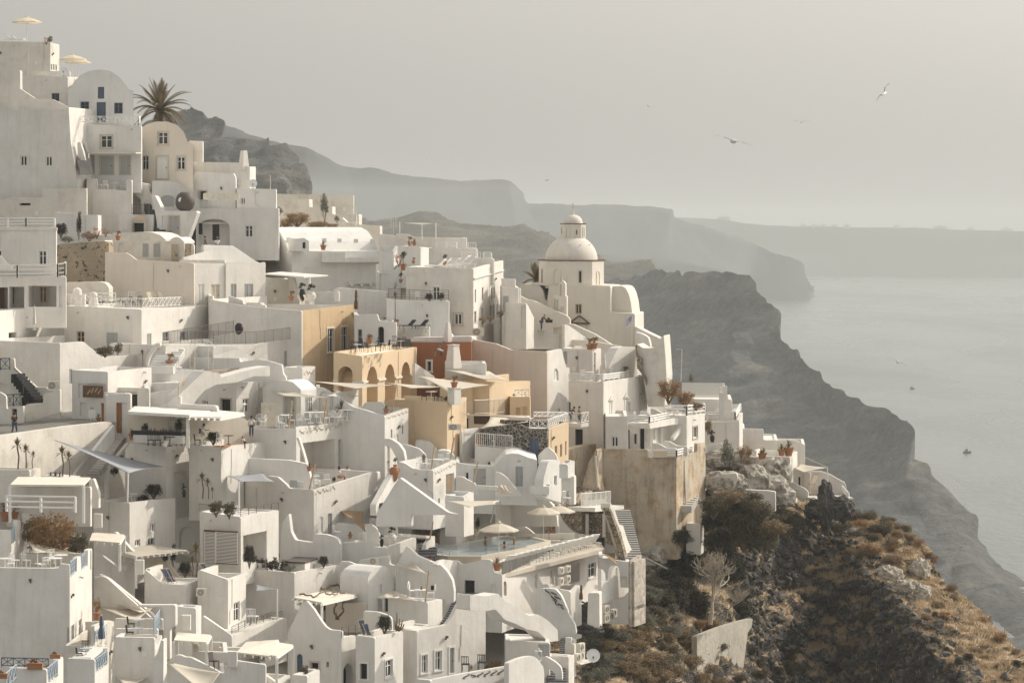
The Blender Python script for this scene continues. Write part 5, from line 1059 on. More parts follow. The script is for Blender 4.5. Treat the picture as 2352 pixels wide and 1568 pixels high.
H('white house with a large arched porch by the pool',240,'1280 -20 1830 20 1840 15','1840 15 1900 60 1970 165',330,phi=16,m='white_cool',mR='white',WL='Sl 1432 25 1688 290',para=.2)
FN('R',1840,100,245,34,'1838 15 1900 60 1975 165 2120 172 2285 92 2300 92 2300 260 1838 300',own=True,label='white wall with a sloping shoulder at the back of the pool',m='white')
FN('R',1500,220,230,24,'1335 205 1350 195 1645 218 1645 420 1530 430 1560 300 1600 240 1335 225',own=True,label='short white wall with a curved edge beside the small dark steps')
stairs((1480,410,228),(1510,285,234),5,1.4,'grey_step',1,label='short dark steps between white walls below the arched porch')
H('white vaulted house with a tiny window in its sunlit round gable',222,'770 578 1025 606','1025 606 1060 545 1120 503 1180 490 1235 525 1262 560 1282 620',920,phi=35,solid='R',m='white_cool',WL='',WR='n 1127 662 1157 740')
FN('L',850,500,225,14,'770 450 855 452 910 475 940 520 955 600 955 640 770 640',own=True,label='rounded white parapet left of the vaulted gable house',m='white_cool')
FN('L',1000,450,227,14,'945 440 1220 400 1222 480 1280 490 1285 900 1200 900 1100 490 945 480',own=True,label='shaded white wall behind the air conditioner recess',m='white_cool',t=.5)
H('white house with a planted roof hedge and a vine pergola',221,'-140 525 0 528 352 552','352 552 770 482',1120,phi=33,m='white',para=.3,WR='An 360 825 442 1000; w 505 800 552 905; w 625 835 660 905',back=7)
pergola([(345,790,212),(605,838,209),(1010,745,226),(740,705,229)],'large white reed pergola covered with a bare twisting vine',2.4,'reed',posts=(1,),t=.1)
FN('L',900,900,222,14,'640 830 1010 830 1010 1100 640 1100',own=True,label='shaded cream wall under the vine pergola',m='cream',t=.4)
H('white house with a stair shaped left parapet and an arched entrance',207,'290 1100 345 1000 420 830 465 812 530 890 600 1000 640 1052 680 1078 785 1088','785 1152 915 1127',1800,phi=24,m='white',para=.02,WL='Awb 375 1300 428 1490; dk* 505 1380 575 1435; w 645 1372 667 1425',WR='Ao 797 1385 890 1640',back=6,bt=-4)
rail([(788,1150,206.9),(912,1124,214)],.75,'h','iron',gap=3)
H('white terrace house with a black framed doorway and an agave',206,'915 1127 1090 1150','1090 1150 1352 1088',1800,phi=24,m='white',para=.7,WL='dk+ 956 1388 1022 1530',WR='w+ 1187 1352 1252 1510',back=6)
FN('L',1100,950,212,14,'985 905 1120 915 1200 940 1245 970 1250 1100 985 1100',own=True,label='low rounded white wall behind the agave plant')
H('long white house with three windows and a sweeping stair parapet',211,'1345 1075 1478 1087','1478 1087 1610 1060 1745 1032 1800 960 1850 860 1890 800 1955 752 2110 770',1560,phi=42,m='white',para=.02,bt=-6,WR='w+ 1520 1308 1575 1475; w+ 1645 1272 1705 1450; dg+ 1778 1242 1820 1475',back=8)
H('white forecourt wall with cut out wave patterns, bottom centre',203,'1465 1528 1600 1540','1600 1540 1900 1480 2200 1430 2352 1405 2480 1345 2545 1318',1800,phi=42,m='white',para=.9,back=5,bt=-3)
relief(Rf(1600,1540,203,42),(1900,1508),(2340,1452),60,7,'interior',seed=8,r=.045)
FN('R',1965,800,209,40,'1965 752 2110 770 2225 745 2290 818 2352 838 2460 920 2512 950 2592 936 2680 990 2772 1080 2778 1180 2692 1190 2592 1095 2490 1075 2380 1020 2290 990 2200 892 2110 908 1965 900',own=True,label='zigzag white stair flight crossing the long white house',t=1.3)
stairs((1690,1045,218),(1850,740,226),14,1.8,'grey_step',1,label='dark grey stairs between the round wall and the pool house')
FN('L',1500,600,224,18,'1282 600 1285 500 1380 310 1410 330 1480 400 1600 450 1700 485 1760 550 1800 620 1818 720 1815 830 1740 850 1740 800 1282 860',own=True,label='tall white wall with a sweeping round edge behind the cafe table',m='white_cool',t=.5)
FN('L',1100,800,223,18,'1030 780 1280 785 1400 800 1400 1000 1030 1000',own=True,label='white glazed wall under the pale triangular sail',m='white_cool',opens='wg 1040 805 1080 905; dg 1105 795 1160 910; wg 1180 790 1212 915')
H('low white terrace wall in front of the small cafe table',217,'1230 790 1410 800 1578 826','1578 826 1712 796',1070,phi=24,m='white_cool',mR='white',para=.35)
H('white hot tub terrace behind the agave',213,'1280 1020 1345 1065 1450 1075','1450 1075 1615 1030',1200,phi=30,m='white',para=.05)
FN('R',1700,500,224,20,'1655 480 1690 445 1740 432 1850 448 1855 478 1885 480 1885 560 1895 780 1820 720 1790 600 1700 500',own=True,label='white parapet with a stepped hook shape below the pool steps')
H('white pool house with small arched windows and a dark cellar door',226,'1655 470 1720 436 1850 446 1885 478 2000 455 2110 430 2165 440 2168 545 2262 575','2262 575 3200 340',930,phi=21,m='white_cool',mR='white',para=.4,WL='dk 1915 624 2008 752; An 2155 658 2205 770; Aw 2260 632 2262 640'.replace('; Aw 2260 632 2262 640',''),WR='Awn 2270 632 2302 770; wc 2556 570 2585 700; wc 2702 525 2738 670; k 2745 500 2975 670; w+ 3050 462 3120 600',back=10,bt=-1.5)
POOLH=CUR
T(2,1)
def ngon(bm,c,r,z0,z1,n=8,a0=0,r1=None):
 r1=r if r1 is None else r1
 lo=[bm.verts.new((c.x+r*math.sin(a0+i*math.tau/n),c.y-r*math.cos(a0+i*math.tau/n),z0))for i in range(n)]
 hi=[bm.verts.new((c.x+r1*math.sin(a0+i*math.tau/n),c.y-r1*math.cos(a0+i*math.tau/n),z1))for i in range(n)]
 for i in range(n):bm.faces.new((lo[i],lo[(i+1)%n],hi[(i+1)%n],hi[i]))
 bm.faces.new(lo[::-1]);bm.faces.new(hi)
CY=296;cc=P(545,1055,CY);sc_=CY/F
CH=thing('church','cream white domed church with a lantern cupola and cross','church',P(600,1600,292))
A0=R_(-7)
zq=lambda q:P(545,q,CY).z
bm=bmesh.new();ngon(bm,cc,300*sc_,zq(1075),zq(826),8,A0);mobj('drum',bm,'church',CH)
def octwin(R,z0,z1,w,faces,kind):
 for k in faces:
  a=A0+(k+.5)*math.tau/8;n=Vector((math.sin(a),-math.cos(a),0));d=Vector((math.cos(a),math.sin(a),0));b=Vector((cc.x,cc.y,0))+n*(R*math.cos(math.pi/8));fc=Face(b,d,n)
  bm=bmesh.new()
  if kind=='w':
   fbox(bm,fc,-w/2,z0,w/2,z1,-.05,.03);o=mobj('window',bm,'dark',CH);bm=bmesh.new();e=w*.35
   fbox(bm,fc,-w/2-e,z0-e,-w/2,z1+e,0,.07);fbox(bm,fc,w/2,z0-e,w/2+e,z1+e,0,.07);fbox(bm,fc,-w/2,z1,w/2,z1+e,0,.07);fbox(bm,fc,-w/2,z0-e,w/2,z0,0,.07);mobj('window_surround',bm,'trim_stone',o)
  else:
   bm.free();bm=bmesh.new();pl=archpoly(-w/2,z0,w/2,z1);big=archpoly(-w/2-.14,z0-.14,w/2+.14,z1+.14);prism(bm,fc,big,.06,.055,[(pl,.05)]);mobj('blind_arch',bm,'church',CH)
octwin(300*sc_,zq(1020),zq(918),.24,(0,),'w');octwin(300*sc_,zq(1038),zq(905),.62,(7,),'a');octwin(300*sc_,zq(1045),zq(925),.5,(1,),'a');octwin(300*sc_,zq(1020),zq(905),.2,(6,),'w')
bm=bmesh.new();ngon(bm,cc,308*sc_,zq(826),zq(817),8,A0,312*sc_);mobj('cornice',bm,'brown',CH)
bm=bmesh.new();r=242*sc_;H_=zq(600)-zq(826);lathe(bm,[(r,-.1)]+[(r*math.cos(t*math.pi/2/14),H_*1.03*math.sin(t*math.pi/2/14))for t in range(14)]+[(.05,H_*1.03)],40,(cc.x,cc.y,zq(822)));mobj('dome',bm,'church',CH,smooth=True)
bm=bmesh.new()
for k,(el,n)in enumerate(((38,11),(62,8))):
 for i in range(n):
  a=i*math.tau/n+k*.3;e=R_(el);d=Vector((math.cos(a)*math.cos(e),math.sin(a)*math.cos(e),math.sin(e)));c=Vector((cc.x,cc.y,zq(822)))+Vector((d.x*r,d.y*r,d.z*H_*1.03));rod(bm,c-d*.05,c+Vector((d.x,d.y,.15)).normalized()*.16,.07,6,.03)
mobj('dome_spike',bm,'church',CH)
l=cc.copy();l.x=P(562,1055,CY).x;RL=116*sc_
bm=bmesh.new();ngon(bm,l,RL,zq(625),zq(492),8,A0);mobj('lantern',bm,'church',CH)
cc_,cc=cc,l
octwin(RL,zq(585),zq(545),.1,(0,),'w');octwin(RL,zq(605),zq(518),.3,(7,),'a');octwin(RL,zq(612),zq(522),.2,(1,),'a');octwin(RL,zq(580),zq(530),.08,(6,),'w')
cc=cc_
bm=bmesh.new();ngon(bm,l,120*sc_,zq(492),zq(484),8,A0,124*sc_);mobj('cornice',bm,'brown',CH)
bm=bmesh.new();r2=88*sc_;h2=zq(405)-zq(488);lathe(bm,[(r2,0)]+[(r2*math.cos(t*math.pi/2/10)**.9,h2*(t/10)**.85 if False else h2*math.sin(t*math.pi/2/10))for t in range(10)]+[(.12,h2*1.02),(.05,h2*1.16)],28,(l.x,l.y,zq(488)));mobj('lantern_dome',bm,'church',CH,smooth=True)
bm=bmesh.new();lathe(bm,[(.03,0),(.1,.05),(.15,.14),(.1,.23),(.04,.28)],10,(l.x,l.y,zq(402)));zc=zq(375)
rod(bm,(l.x,l.y,zc-.1),(l.x,l.y,zq(296)),.07);rod(bm,(l.x-.14,l.y,zq(332)),(l.x+.14,l.y,zq(332)),.06);rod(bm,(l.x-.08,l.y,zq(350)),(l.x+.08,l.y,zq(345)),.03);mobj('cross',bm,'church',CH)
FB=Lf(600,1200,292.5,10)
CUR=CH
wallgeo(FB,[FB.sz(*p)for p in pts('340 1056 905 1064 905 1300 1128 1314 1130 1700 320 1700 325 1180')],7,'wn 583 1225 640 1315; d* 605 1425 678 1560','church',CH)
FBR=Lf(1000,1200,293.2,10);wallgeo(FBR,[FBR.sz(*p)for p in pts('895 1062 1010 1060 1045 1078 1072 1130 1092 1210 1105 1312 1105 1400 895 1400')],6,'','church',CH,'side_vault')
FBL=Lf(180,1200,294,10);wallgeo(FBL,[FBL.sz(*p)for p in pts('22 1120 38 1060 60 1044 200 1040 250 1050 285 1100 305 1190 345 1200 345 1500 22 1500')],6,'','church',CH,'side_vault')
bm=bmesh.new();prism(bm,FBL,[FBL.sz(*p)for p in pts('185 1030 340 1035 905 1058 905 1075 340 1060 185 1045')],7,.1);mobj('roof_edge',bm,'church',CH)
bm=bmesh.new();fp=Lf(625,1380,292.4,10)
for a,b in(((535,1395),(622,1330)),((622,1330),(716,1405)),((535,1397),(716,1405))):rod(bm,fp.w(*fp.sz(*a),.12),fp.w(*fp.sz(*b),.12),.07,4)
mobj('pediment',bm,'brown',CH)
bm=bmesh.new();prism(bm,fp,[fp.sz(*p)for p in pts('545 1392 622 1336 706 1400')],.1,.06);o=mobj('pediment_panel',bm,'trim_stone',CH)
bm=bmesh.new();s,z=fp.sz(622,1385);prism(bm,fp,[(s-.16,z),(s+.16,z),(s+.1,z+.3),(s,z+.42),(s-.1,z+.3)],.02,.08);mobj('icon_painting',bm,'light_blue',o)
BT=thing('bell_tower','slim white bell tower with arched openings left of the church door','bell tower',P(465,1420,289))
fb=Lf(440,1200,289,8);wallgeo(fb,[fb.sz(*p)for p in pts('380 1146 432 1148 432 1040 445 1020 462 1012 478 1020 491 1040 491 1150 502 1155 502 1500 380 1500')],1.0,'An 440 1045 458 1150; An 388 1175 401 1290; An 411 1182 424 1290; n 446 1250 478 1290','church',BT,'tower_wall')
bm=bmesh.new();lathe(bm,[(.03,0),(.09,.06),(.05,.13),(.02,.5)],8,P(463,1012,288.6));mobj('finial',bm,'church',BT)
FN('R',0,1480,284,28,'0 1480 100 1450 300 1400 470 1352 486 1372 486 1430 480 1640 0 1640',own=True,label='sunlit rough white terrace wall where people sit below the church',t=.7,m='white')
FN('L',300,1250,288.5,12,'20 1120 130 1180 200 1195 320 1250 500 1330 530 1360 535 1420 20 1500',own=True,label='sloping white wall behind the seated people',m='church',t=.5)
H('small white chapel gate with a narrow doorway left of the seated people',283,'-60 1210 75 1212 130 1218','130 1218 200 1345 202 1350',1500,phi=14,m='white',WL='n 85 1245 125 1450',para=.1,back=2)
H('white stepped pier left of the church',286,'-95 990 28 992 30 1075 75 1078 78 1120',None,1400,phi=10,m='white',back=3)
FN('R',490,1420,283,35,'483 1410 520 1420 850 1650 850 1740 483 1640',own=True,label='white ramp wall descending right from the seated people',m='white')
FN('L',800,1600,286,12,'500 1405 560 1410 760 1500 1000 1650 1010 1760 500 1760',own=True,label='shaded sloping wall below the church door',m='oldwhite',t=.6)
FN('L',1250,1500,291,12,'1130 1428 1250 1490 1390 1555 1392 1800 1130 1800',own=True,label='sloping white buttress wall right of the church',m='oldwhite',t=2)
FN('L',1180,1520,289.5,12,'1128 1480 1200 1500 1250 1530 1270 1600 1270 1800 1128 1800',own=True,label='rounded white wall beside the church buttress',m='white',t=1)
H('white houses front with a grey door between the tall white house and the church',284,'-92 1070 60 1074','60 1074 70 1080',1560,phi=10,m='white',WL='s -85 1150 -32 1300',para=.2)
T(2,2)
H('tall cream house with one arched window below the church',272,'-372 -20 -150 20 -10 78 322 92','322 92 455 68 475 150 500 238 528 240 530 355 582 358 582 700',690,phi=24,m='cream',mR='white',WL='',WR='Aw 380 248 427 362; w 420 618 440 690',para=.2,bt=-2)
H('white terrace block with two potted cacti on its corner',279,'455 60 740 80','740 80 818 62',360,phi=20,m='white',WL='s 472 92 508 210',WR='d 745 105 768 330',para=.15)
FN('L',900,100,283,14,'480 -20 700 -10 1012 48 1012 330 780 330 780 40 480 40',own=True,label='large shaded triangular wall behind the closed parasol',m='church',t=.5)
stairs((850,310,277),(890,165,281),8,1.5,'pale_step',1,label='pale steps behind the closed parasol')
FN('R',885,230,275,35,'885 240 905 200 940 120 978 58 1015 47 1140 50 1152 262 1155 340 885 340',own=True,label='bright stepped white wall right of the closed parasol',m='white',t=1)
FN('L',1300,200,276,14,'1135 30 1150 25 1205 62 1300 62 1310 20 1395 -60 1410 150 1420 320 1400 600 1250 600 1200 300 1160 240',own=True,label='weathered curved white buttress below the church',m='oldwhite',t=3)
FN('L',1160,150,275.8,14,'1133 40 1150 30 1160 140 1195 150 1205 280 1240 350 1235 400 1190 300 1150 240',own=True,label='dark rubble seam on the weathered buttress',m='rubble',t=.4)
H('white house with spire topped shutters and a post railed roof',268,'520 358 585 352 760 372 840 370','840 370 1198 318 1272 475 1274 720',1000,phi=23,m='white',para=.12,back=8,bt=-2,WL='dk 580 806 650 962; w 518 556 538 660',WR='sw 890 540 922 685; sw 1028 516 1060 692; wc 1066 556 1088 652; sw 1172 490 1205 655; wc 1211 530 1238 622')
bm=bmesh.new();fr=Rf(840,370,268,23)
for p,q in((906,535),(1044,508),(1188,482)):prism(bm,fr,[fr.sz(p-15,q),fr.sz(p+15,q),fr.sz(p,q-36)],.1,.1);fbox(bm,fr,fr.sz(p-22,q)[0],fr.sz(p,q+8)[1],fr.sz(p+22,q)[0],fr.sz(p,q)[1],0,.12)
mobj('spire_hood',bm,'white',CUR)
b3=dict(h=.55,style='b3',gap=1.8);rail([(530,350,267.8),(830,362,267.6)],**b3);rail([(840,362,267.8),(1190,312,282)],**b3)
H('small white balcony with two people behind a lattice rail',264.5,'514 745 632 758','632 758 704 745',790,phi=30,m='white',para=.05,back=2,ext=0)
rail([(517,742,264.4),(632,755,264.1),(702,742,266)],.95,'x',gap=.9)
H('white box house with one dark square window on the retaining wall',263,'862 690 1062 686','1062 686 1064 690',995,ext=.05,phi=16,m='white',WL='w 913 873 975 968',para=.2)
H('white balcony slab with posts above the shaded windows',262.5,'1062 745 1266 753','1266 753 1526 700',802,phi=25,m='white',para=.08,ext=0,back=3,bt=0)
rail([(1066,742,262.5),(1262,750,262.2),(1522,696,273)],.6,'b3',gap=1.7)
FN('L',1150,900,265.5,16,'1062 790 1290 800 1290 1000 1062 1000',own=True,label='shaded front under the white balcony slab',m='white',opens='dk 1062 808 1080 985; w 1118 845 1145 945; dk 1175 800 1215 990; Aw 1222 810 1240 915')
FN('R',1290,900,266,25,'1280 770 1480 740 1480 1010 1280 1010',own=True,label='sunlit wall with slim windows under the white balcony slab',m='white',opens='w 1290 800 1312 900; sw 1325 790 1360 980',t=.3)
bm=bmesh.new()
for p,Y in((1282,263.5),(1380,267.5),(1474,271)):a=P(p,930,Y);box(bm,a-Vector((.12,.12,1.2)),a+Vector((.12,.12,1.75)))
tagit(mobj('columns',bm,'white'),'slim white columns carrying the balcony slab','column');C.objects[-1].name='column'
H('white house with a moulded square window and a double railed roof',269,'1370 678 1605 683','1605 683 1772 662',960,phi=20,m='white',WR='w* 1660 780 1703 886',para=.08,back=5)
rail([(1400,676,269.5),(1605,680,268.8),(1768,660,277)],.9,'b3',gap=1.9);rail([(1478,640,276),(1765,640,277)],.5,'b3',gap=2.5)
FN('R',1490,880,267.5,25,'1485 880 1560 770 1592 768 1592 790 1500 900 1485 910',own=True,label='small sloping white stair rail below the double railed roof')
for i,(p,q,Y)in enumerate(((1175,635,271),(1272,615,274))):
 FN('L',p,q,Y,16,f'{p} {q} {p+40} {q+5} {p+90} {q+35} {p+160} {q+60} {p+165} {q+110} {p} {q+110}',own=True,label=('left' if i==0 else 'right')+' small wavy white divider on the upper balcony',name='divider_wall')
for i,(p,q,Y)in enumerate(((1285,932,261.5),(1385,912,264))):
 FN('L',p,q,Y,16,f'{p} {q} {p+60} {q+5} {p+130} {q+45} {p+225} {q+50} {p+230} {q+130} {p} {q+130}',own=True,label=('left' if i==0 else 'right')+' wavy white divider on the lower terrace',name='divider_wall')
rail([(1262,1062,260.3),(1512,1062,259.6),(1690,1012,271)],.62,'b3',gap=2.6,label='three bar white railing on top of the stained retaining wall')
H('massive stained ochre retaining wall below the white houses',261,'772 986 1250 992 1252 1062 1510 1064','1510 1064 1602 1040 1700 1015 1702 935 1778 928',1850,phi=22,m='stained',mR='stained',para=.05,name='retaining_wall',cat='wall',back=6,bt=-1)
FN('R',515,1000,262,28,'512 1000 600 970 772 938 780 1060 720 1120 660 1270 655 1700 512 1700',own=True,label='sunlit left wing of the stained retaining wall',m='stained',t=1)
FN('L',720,1200,260,18,'772 990 782 1000 790 1300 900 1750 560 1750 655 1290 700 1120',own=True,label='tapering stained buttress at the left of the great retaining wall',m='stained',t=1.5)
bm=bmesh.new()
for p,q0,q1,Y in((775,1050,1340,259.5),(1588,1090,1560,263),(1715,1120,1320,271)):rod(bm,P(p-8,q0,Y),P(p+12,q1,Y),.09,8)
tagit(mobj('drain_pipe',bm,'oldwhite'),'pale drain pipes running down the stained retaining wall','pipe')
stairs((1650,1520,262),(1900,1120,281),22,2.2,'pale_step',-1,label='weathered pale steps right of the stained retaining wall')
H('white terrace house behind the lattice screen and rust coloured tree',284,'1600 520 1700 530 2020 533','2020 533 2025 536',760,phi=10,m='white',para=.1)
H('white rounded terrace house at the cliff edge with a tilted rail',280,'1760 738 1990 738 2088 722','2088 722 2120 648',1060,phi=12,m='white',para=.05,back=6)
rail([(1792,718,279.7),(2050,716,279),(2098,640,281.5)],.7,'b3',gap=2.2);rail([(2020,620,284),(2095,618,284)],.4,'b3')
bm=bmesh.new()
for p in range(1565,1925,12):
 for q in range(385,510,12):pass
a=Lf(1745,450,285,10);s0,z0=a.sz(1560,512);s1,z1=a.sz(1925,388);n=40
for i in range(-12,n):
 u0=max(i,0)/n;u1=min(i+13,n)/n;f0=(max(i,0)-i)/13;f1=(min(i+13,n)-i)/13
 rod(bm,a.w(s0+(s1-s0)*u0,z0+(z1-z0)*f0),a.w(s0+(s1-s0)*u1,z0+(z1-z0)*f1),.022,4);rod(bm,a.w(s0+(s1-s0)*u0,z1-(z1-z0)*f0),a.w(s0+(s1-s0)*u1,z1-(z1-z0)*f1),.022,4)
fbox(bm,a,s0,z1,s1,z1+.06,-.04,.04);fbox(bm,a,s1,z0,s1+.3,z1+.06,-.1,.1);tagit(mobj('lattice_screen',bm,'wframe'),'white diagonal lattice screen at the cliff edge','screen')
for k,(p,q0,q1)in enumerate(((1925,420,700),(1958,410,650),(1928,468,718))):
 bm=bmesh.new();a=P(p,q0,281-k*.8);b=P(p,q1,281-k*.8);box(bm,Vector((b.x-.24,b.y-.2,b.z)),Vector((a.x+.2,a.y+.2,a.z)));tagit(mobj('pier',bm,'white'),('tall white pier nearest the lattice screen','white pier with a square cap at the cliff edge','lower white pier in front of the sun loungers')[k],'pier')
H('low white house at the cliff edge with a stepped top',292,'2110 800 2308 803 2310 905 2440 905',None,1080,phi=8,m='white',para=.1)
FN('L',1850,1000,278,12,'1760 960 1900 935 1925 930 1925 1100 1760 1100',own=True,label='bright white low wall behind the bare shrubs',m='white_cool')
H('ochre block with orange shutters and a small lattice rail',262,'-20 508 165 506','165 506 168 510',760,phi=12,m='ochre',WL='sy 34 605 76 705; sy 97 598 137 712',para=.05)
rail([(28,508,261.8),(155,502,261.4)],.62,'x',gap=.8)
H('lava stone fronted house with an ochre side and a lattice terrace',247,'-300 790 66 760 160 800 322 803','322 803 520 738',1100,phi=27,m='lava_stone',mR='ochre',WL='db 163 895 246 1110',WR='wn 395 958 415 1052; wn 442 943 460 1058; wn 488 915 500 1040',para=.1)
rail([(162,800,246.9),(322,800,246.5),(508,735,254)],.75,'x',gap=.85);rail([(200,700,252),(500,700,257)],.5,'x',gap=.9)
FN('L',360,1000,246,14,'310 975 335 970 400 1030 420 1090 430 1180 300 1180 240 1120 240 1040',own=True,label='curved white coping beside the lava stone wall')
H('small white vaulted house with a grey diamond door',241,'-160 1145 -60 1040 0 1028 60 1030 150 1065 232 1088','232 1088 235 1092',1340,phi=12,solid='L',m='white_cool',WL='dg 35 1148 100 1330; Aw 48 1085 84 1108')
stairs((160,1345,239),(275,1145,245),9,1.6,'white_cool',1,label='whitewashed steps right of the grey diamond door')
FN('R',290,1300,239,30,'285 1380 290 1260 310 1180 330 1110 345 1092 440 1088 452 1140 455 1400 450 1480 285 1430',own=True,label='white stair wall with a tiny barred window',m='white_cool',t=.8,opens='w 388 1230 412 1318')
H('white cantilevered box balcony on a single pillar',238,'435 1122 513 1130','513 1130 576 1090',1245,phi=24,m='white_cool',mR='white',para=.3,back=3,ext=.1)
FN('L',500,1350,238.8,14,'455 1235 570 1235 570 1500 520 1500 520 1360 455 1500',own=True,label='white pillar below the cantilevered box balcony',t=.8)
FN('L',100,1450,249,14,'-20 1275 40 1310 110 1345 240 1395 330 1455 380 1510 410 1600 420 1700 -20 1700',own=True,label='great quarter round white wall left of the rubble terrace',m='white_cool',t=.6)
rail([(205,1340,249.5),(285,1420,248.7),(410,1480,248)],1.0,'bars','tan_wood',label='curving handrail above the quarter round wall',gap=1.5)
H('rubble stone terrace with folded deck chairs',252,'310 1462 400 1500 640 1525','640 1525 905 1540',1800,phi=16,m='rubble',para=.05,back=8,bt=-.5)
FN('L',650,1400,260,12,'570 1325 750 1360 880 1375 900 1420 900 1560 570 1560',own=True,label='dark rubble back wall of the deck chair terrace',m='rubble',t=.5)
bm=bmesh.new();box_between(bm,P(635,1560,250),P(905,1535,258),2.5,.35);tagit(mobj('terrace_slab',bm,'white'),'white cantilevered slab in front of the deck chairs','slab')
rail([(635,1530,250),(905,1505,257)],1.25,'bars','wframe',label='white barred railing on the cantilevered slab',gap=1.2)
T(2,3)
H('rubble stone house front with white pilasters below the deck chairs',253,'415 -20 600 0 840 10','840 10 850 15',260,phi=16,m='rubble',para=0,back=3)
bm=bmesh.new()
for p in(690,845):a=P(p,110,252.4);box(bm,a-Vector((.14,.1,1.1)),a+Vector((.14,.1,.9)))
mobj('pilaster',bm,'white',CUR)
FN('L',600,150,251.5,14,'400 -60 430 20 470 90 540 165 620 205 740 212 745 260 560 260 400 200',own=True,label='curved white wall sweeping behind the sunbeds',m='white_cool',t=.5)
FN('L',100,100,250,14,'-10 60 60 100 150 150 220 212 240 260 -30 260',own=True,label='white wall sloping down behind the pool parasols',m='white_cool')
stairs((985,430,238),(885,-20,254),22,1.9,'mid_step',1,label='long flight of pale grey steps between the rubble walls')
FN('R',1010,300,237,18,'905 -40 930 20 1000 180 1040 330 1060 400 1060 440 1040 440 1010 300 960 150 890 -40',own=True,label='rubble parapet right of the long pale steps',m='rubble',t=.5)
FN('R',1030,120,238.5,18,'905 -90 945 -20 985 110 1020 120 1060 250 1110 365 1055 425 1025 330 985 180 935 20 900 -40',own=True,label='white coping descending beside the long pale steps',m='oldwhite',t=.8)
H('tall pale rubble tower wall with a drain pipe',231,'1080 455 1090 452','1090 452 1190 392 1200 640 1218 830',880,phi=24,m='pale_rubble',para=0,back=4,name='retaining_wall',cat='wall')
H('white house behind the scalloped balcony wall',236,'800 420 850 430 1080 455','1080 455 1085 460',860,phi=12,m='white_cool',WL='n 995 590 1055 700; w 865 600 905 640',para=.1,back=5)
FN('R',820,700,230,30,'820 520 835 525 855 560 862 640 905 625 912 560 925 510 945 490 970 492 985 530 992 600 998 690 1088 695 1085 715 1030 770 900 815 820 848',own=True,label='scalloped white balcony wall with a tall rounded fin',m='white',t=.3,opens='n 953 510 968 575')
rail([(822,790,230.5),(905,760,233)],1.5,'bars','wframe',gap=1)
FN('L',280,720,227,16,'262 700 330 696 400 705 450 760 485 840 530 955 580 1030 590 1110 560 1150 480 1210 420 1150 262 960',own=True,label='round edged white wall with dark wave cut outs',m='white_cool',t=.4)
cf=Lf(280,720,226.9,16)
bm=bmesh.new()
for p,q,a,h in((328,730,.8,1),(385,745,-.6,1),(385,790,.5,1),(420,785,-.5,1),(400,830,.2,-1),(445,850,-.7,1),(465,880,-.9,-1)):
 s,z=cf.sz(p,q);pv=None
 for j in range(8):
  u=j/7*2-1;v=cf.w(s+u*.26*math.cos(a)+math.sin(u*3)*.08*h,z-u*.26*math.sin(a+1.2),.01)
  if pv is not None:rod(bm,pv,v,.05*(1.2-abs(u)*.8),5)
  pv=v
o=[x for x in C.objects if x.get('label','').startswith('round edged white wall')][0];mobj('wave_cut_out',bm,'black',o)
H('white slanting block below the air conditioner recess',228,'425 705 520 720 538 735','538 735 615 665 640 690',1010,phi=24,m='white',para=.05,back=2,bt=-2)
FN('L',750,900,227.5,10,'700 740 802 740 805 1060 745 1058 690 1040',own=True,label='thick white pier under the pool house',t=1.4)
stairs((430,1310,221),(445,1160,226),9,1.1,'grey_step',1,label='narrow dark steps at the bottom of the round edged wall')
H('white block beside two stacked air conditioners',221,'485 1196 572 1206','572 1206 590 1150',1330,phi=22,m='white',para=.05,back=3)
H('white curved terrace pod with a low pointed parapet',216,'292 1312 325 1320 420 1318 520 1322','520 1322 572 1305',1420,phi=20,m='white',para=.5,back=3)
stairs((330,1600,211),(310,1400,217),9,1.4,'grey_step',1,label='grey steps winding down at the bottom of the picture')
FN('L',380,1450,213,16,'295 1320 330 1330 400 1375 448 1420 460 1480 460 1700 395 1700 395 1480 300 1400',own=True,label='curved white outer wall of the winding grey steps',t=.3)
FN('R',0,1400,207,32,'-30 1385 60 1345 130 1325 195 1318 235 1345 290 1420 298 1500 290 1700 -30 1700',own=True,label='white prow shaped parapet with carved marks, bottom centre',t=.4,opens='')
H('sunlit white landing wall above the carved forecourt',214,'-60 1180 240 1190 345 1195','345 1195 350 1200',1330,phi=10,m='white',WL='s 240 1210 345 1325',para=.1,back=4)
FN('R',1700,1140,247,24,'1700 1140 1900 1062 2060 1010 2212 974 2205 1040 2165 1110 2150 1230 2130 1400 2110 1700 1700 1700',own=True,label='old pale block wall standing on the scrubby slope',m='block',t=.5)
H('small ruined white wall beside the dark shrubs',262,'1600 102 1730 106','1730 106 1760 115',240,phi=12,m='oldwhite',para=0,back=1.2,name='ruined_wall',cat='wall')
T(3,2)
H('flat white house at the far right end of the town',292,'-160 903 235 905 340 948','340 948 345 955',1160,phi=8,m='white',para=.4)
H('white terrace block with two potted plants at the right end',286,'-140 1000 -140 1055 90 1055 203 1062','203 1062 270 1006',1420,phi=20,m='white',para=.1,back=5)
FN('L',300,1250,286,10,'232 1160 300 1180 375 1200 390 1210 388 1400 232 1400',own=True,label='shaded white doorway front under the last sail',m='white',opens='w 275 1240 300 1330; n 310 1210 330 1370')
FN('L',500,1250,288,8,'365 1188 480 1190 560 1215 640 1260 680 1285 702 1290 718 1330 722 1400 365 1400',own=True,label='long curved white windbreak wall at the far right',m='white',t=.4)
FN('L',280,1350,283.5,12,'205 1298 240 1295 290 1325 340 1350 372 1385 368 1460 205 1420',own=True,label='small scalloped white wall holding an air conditioner',m='white')
bm=bmesh.new();box_between(bm,P(365,1450,283),P(735,1440,284),3,.2);tagit(mobj('terrace_slab',bm,'white'),'white terrace slab of the last house above the rocks','slab')
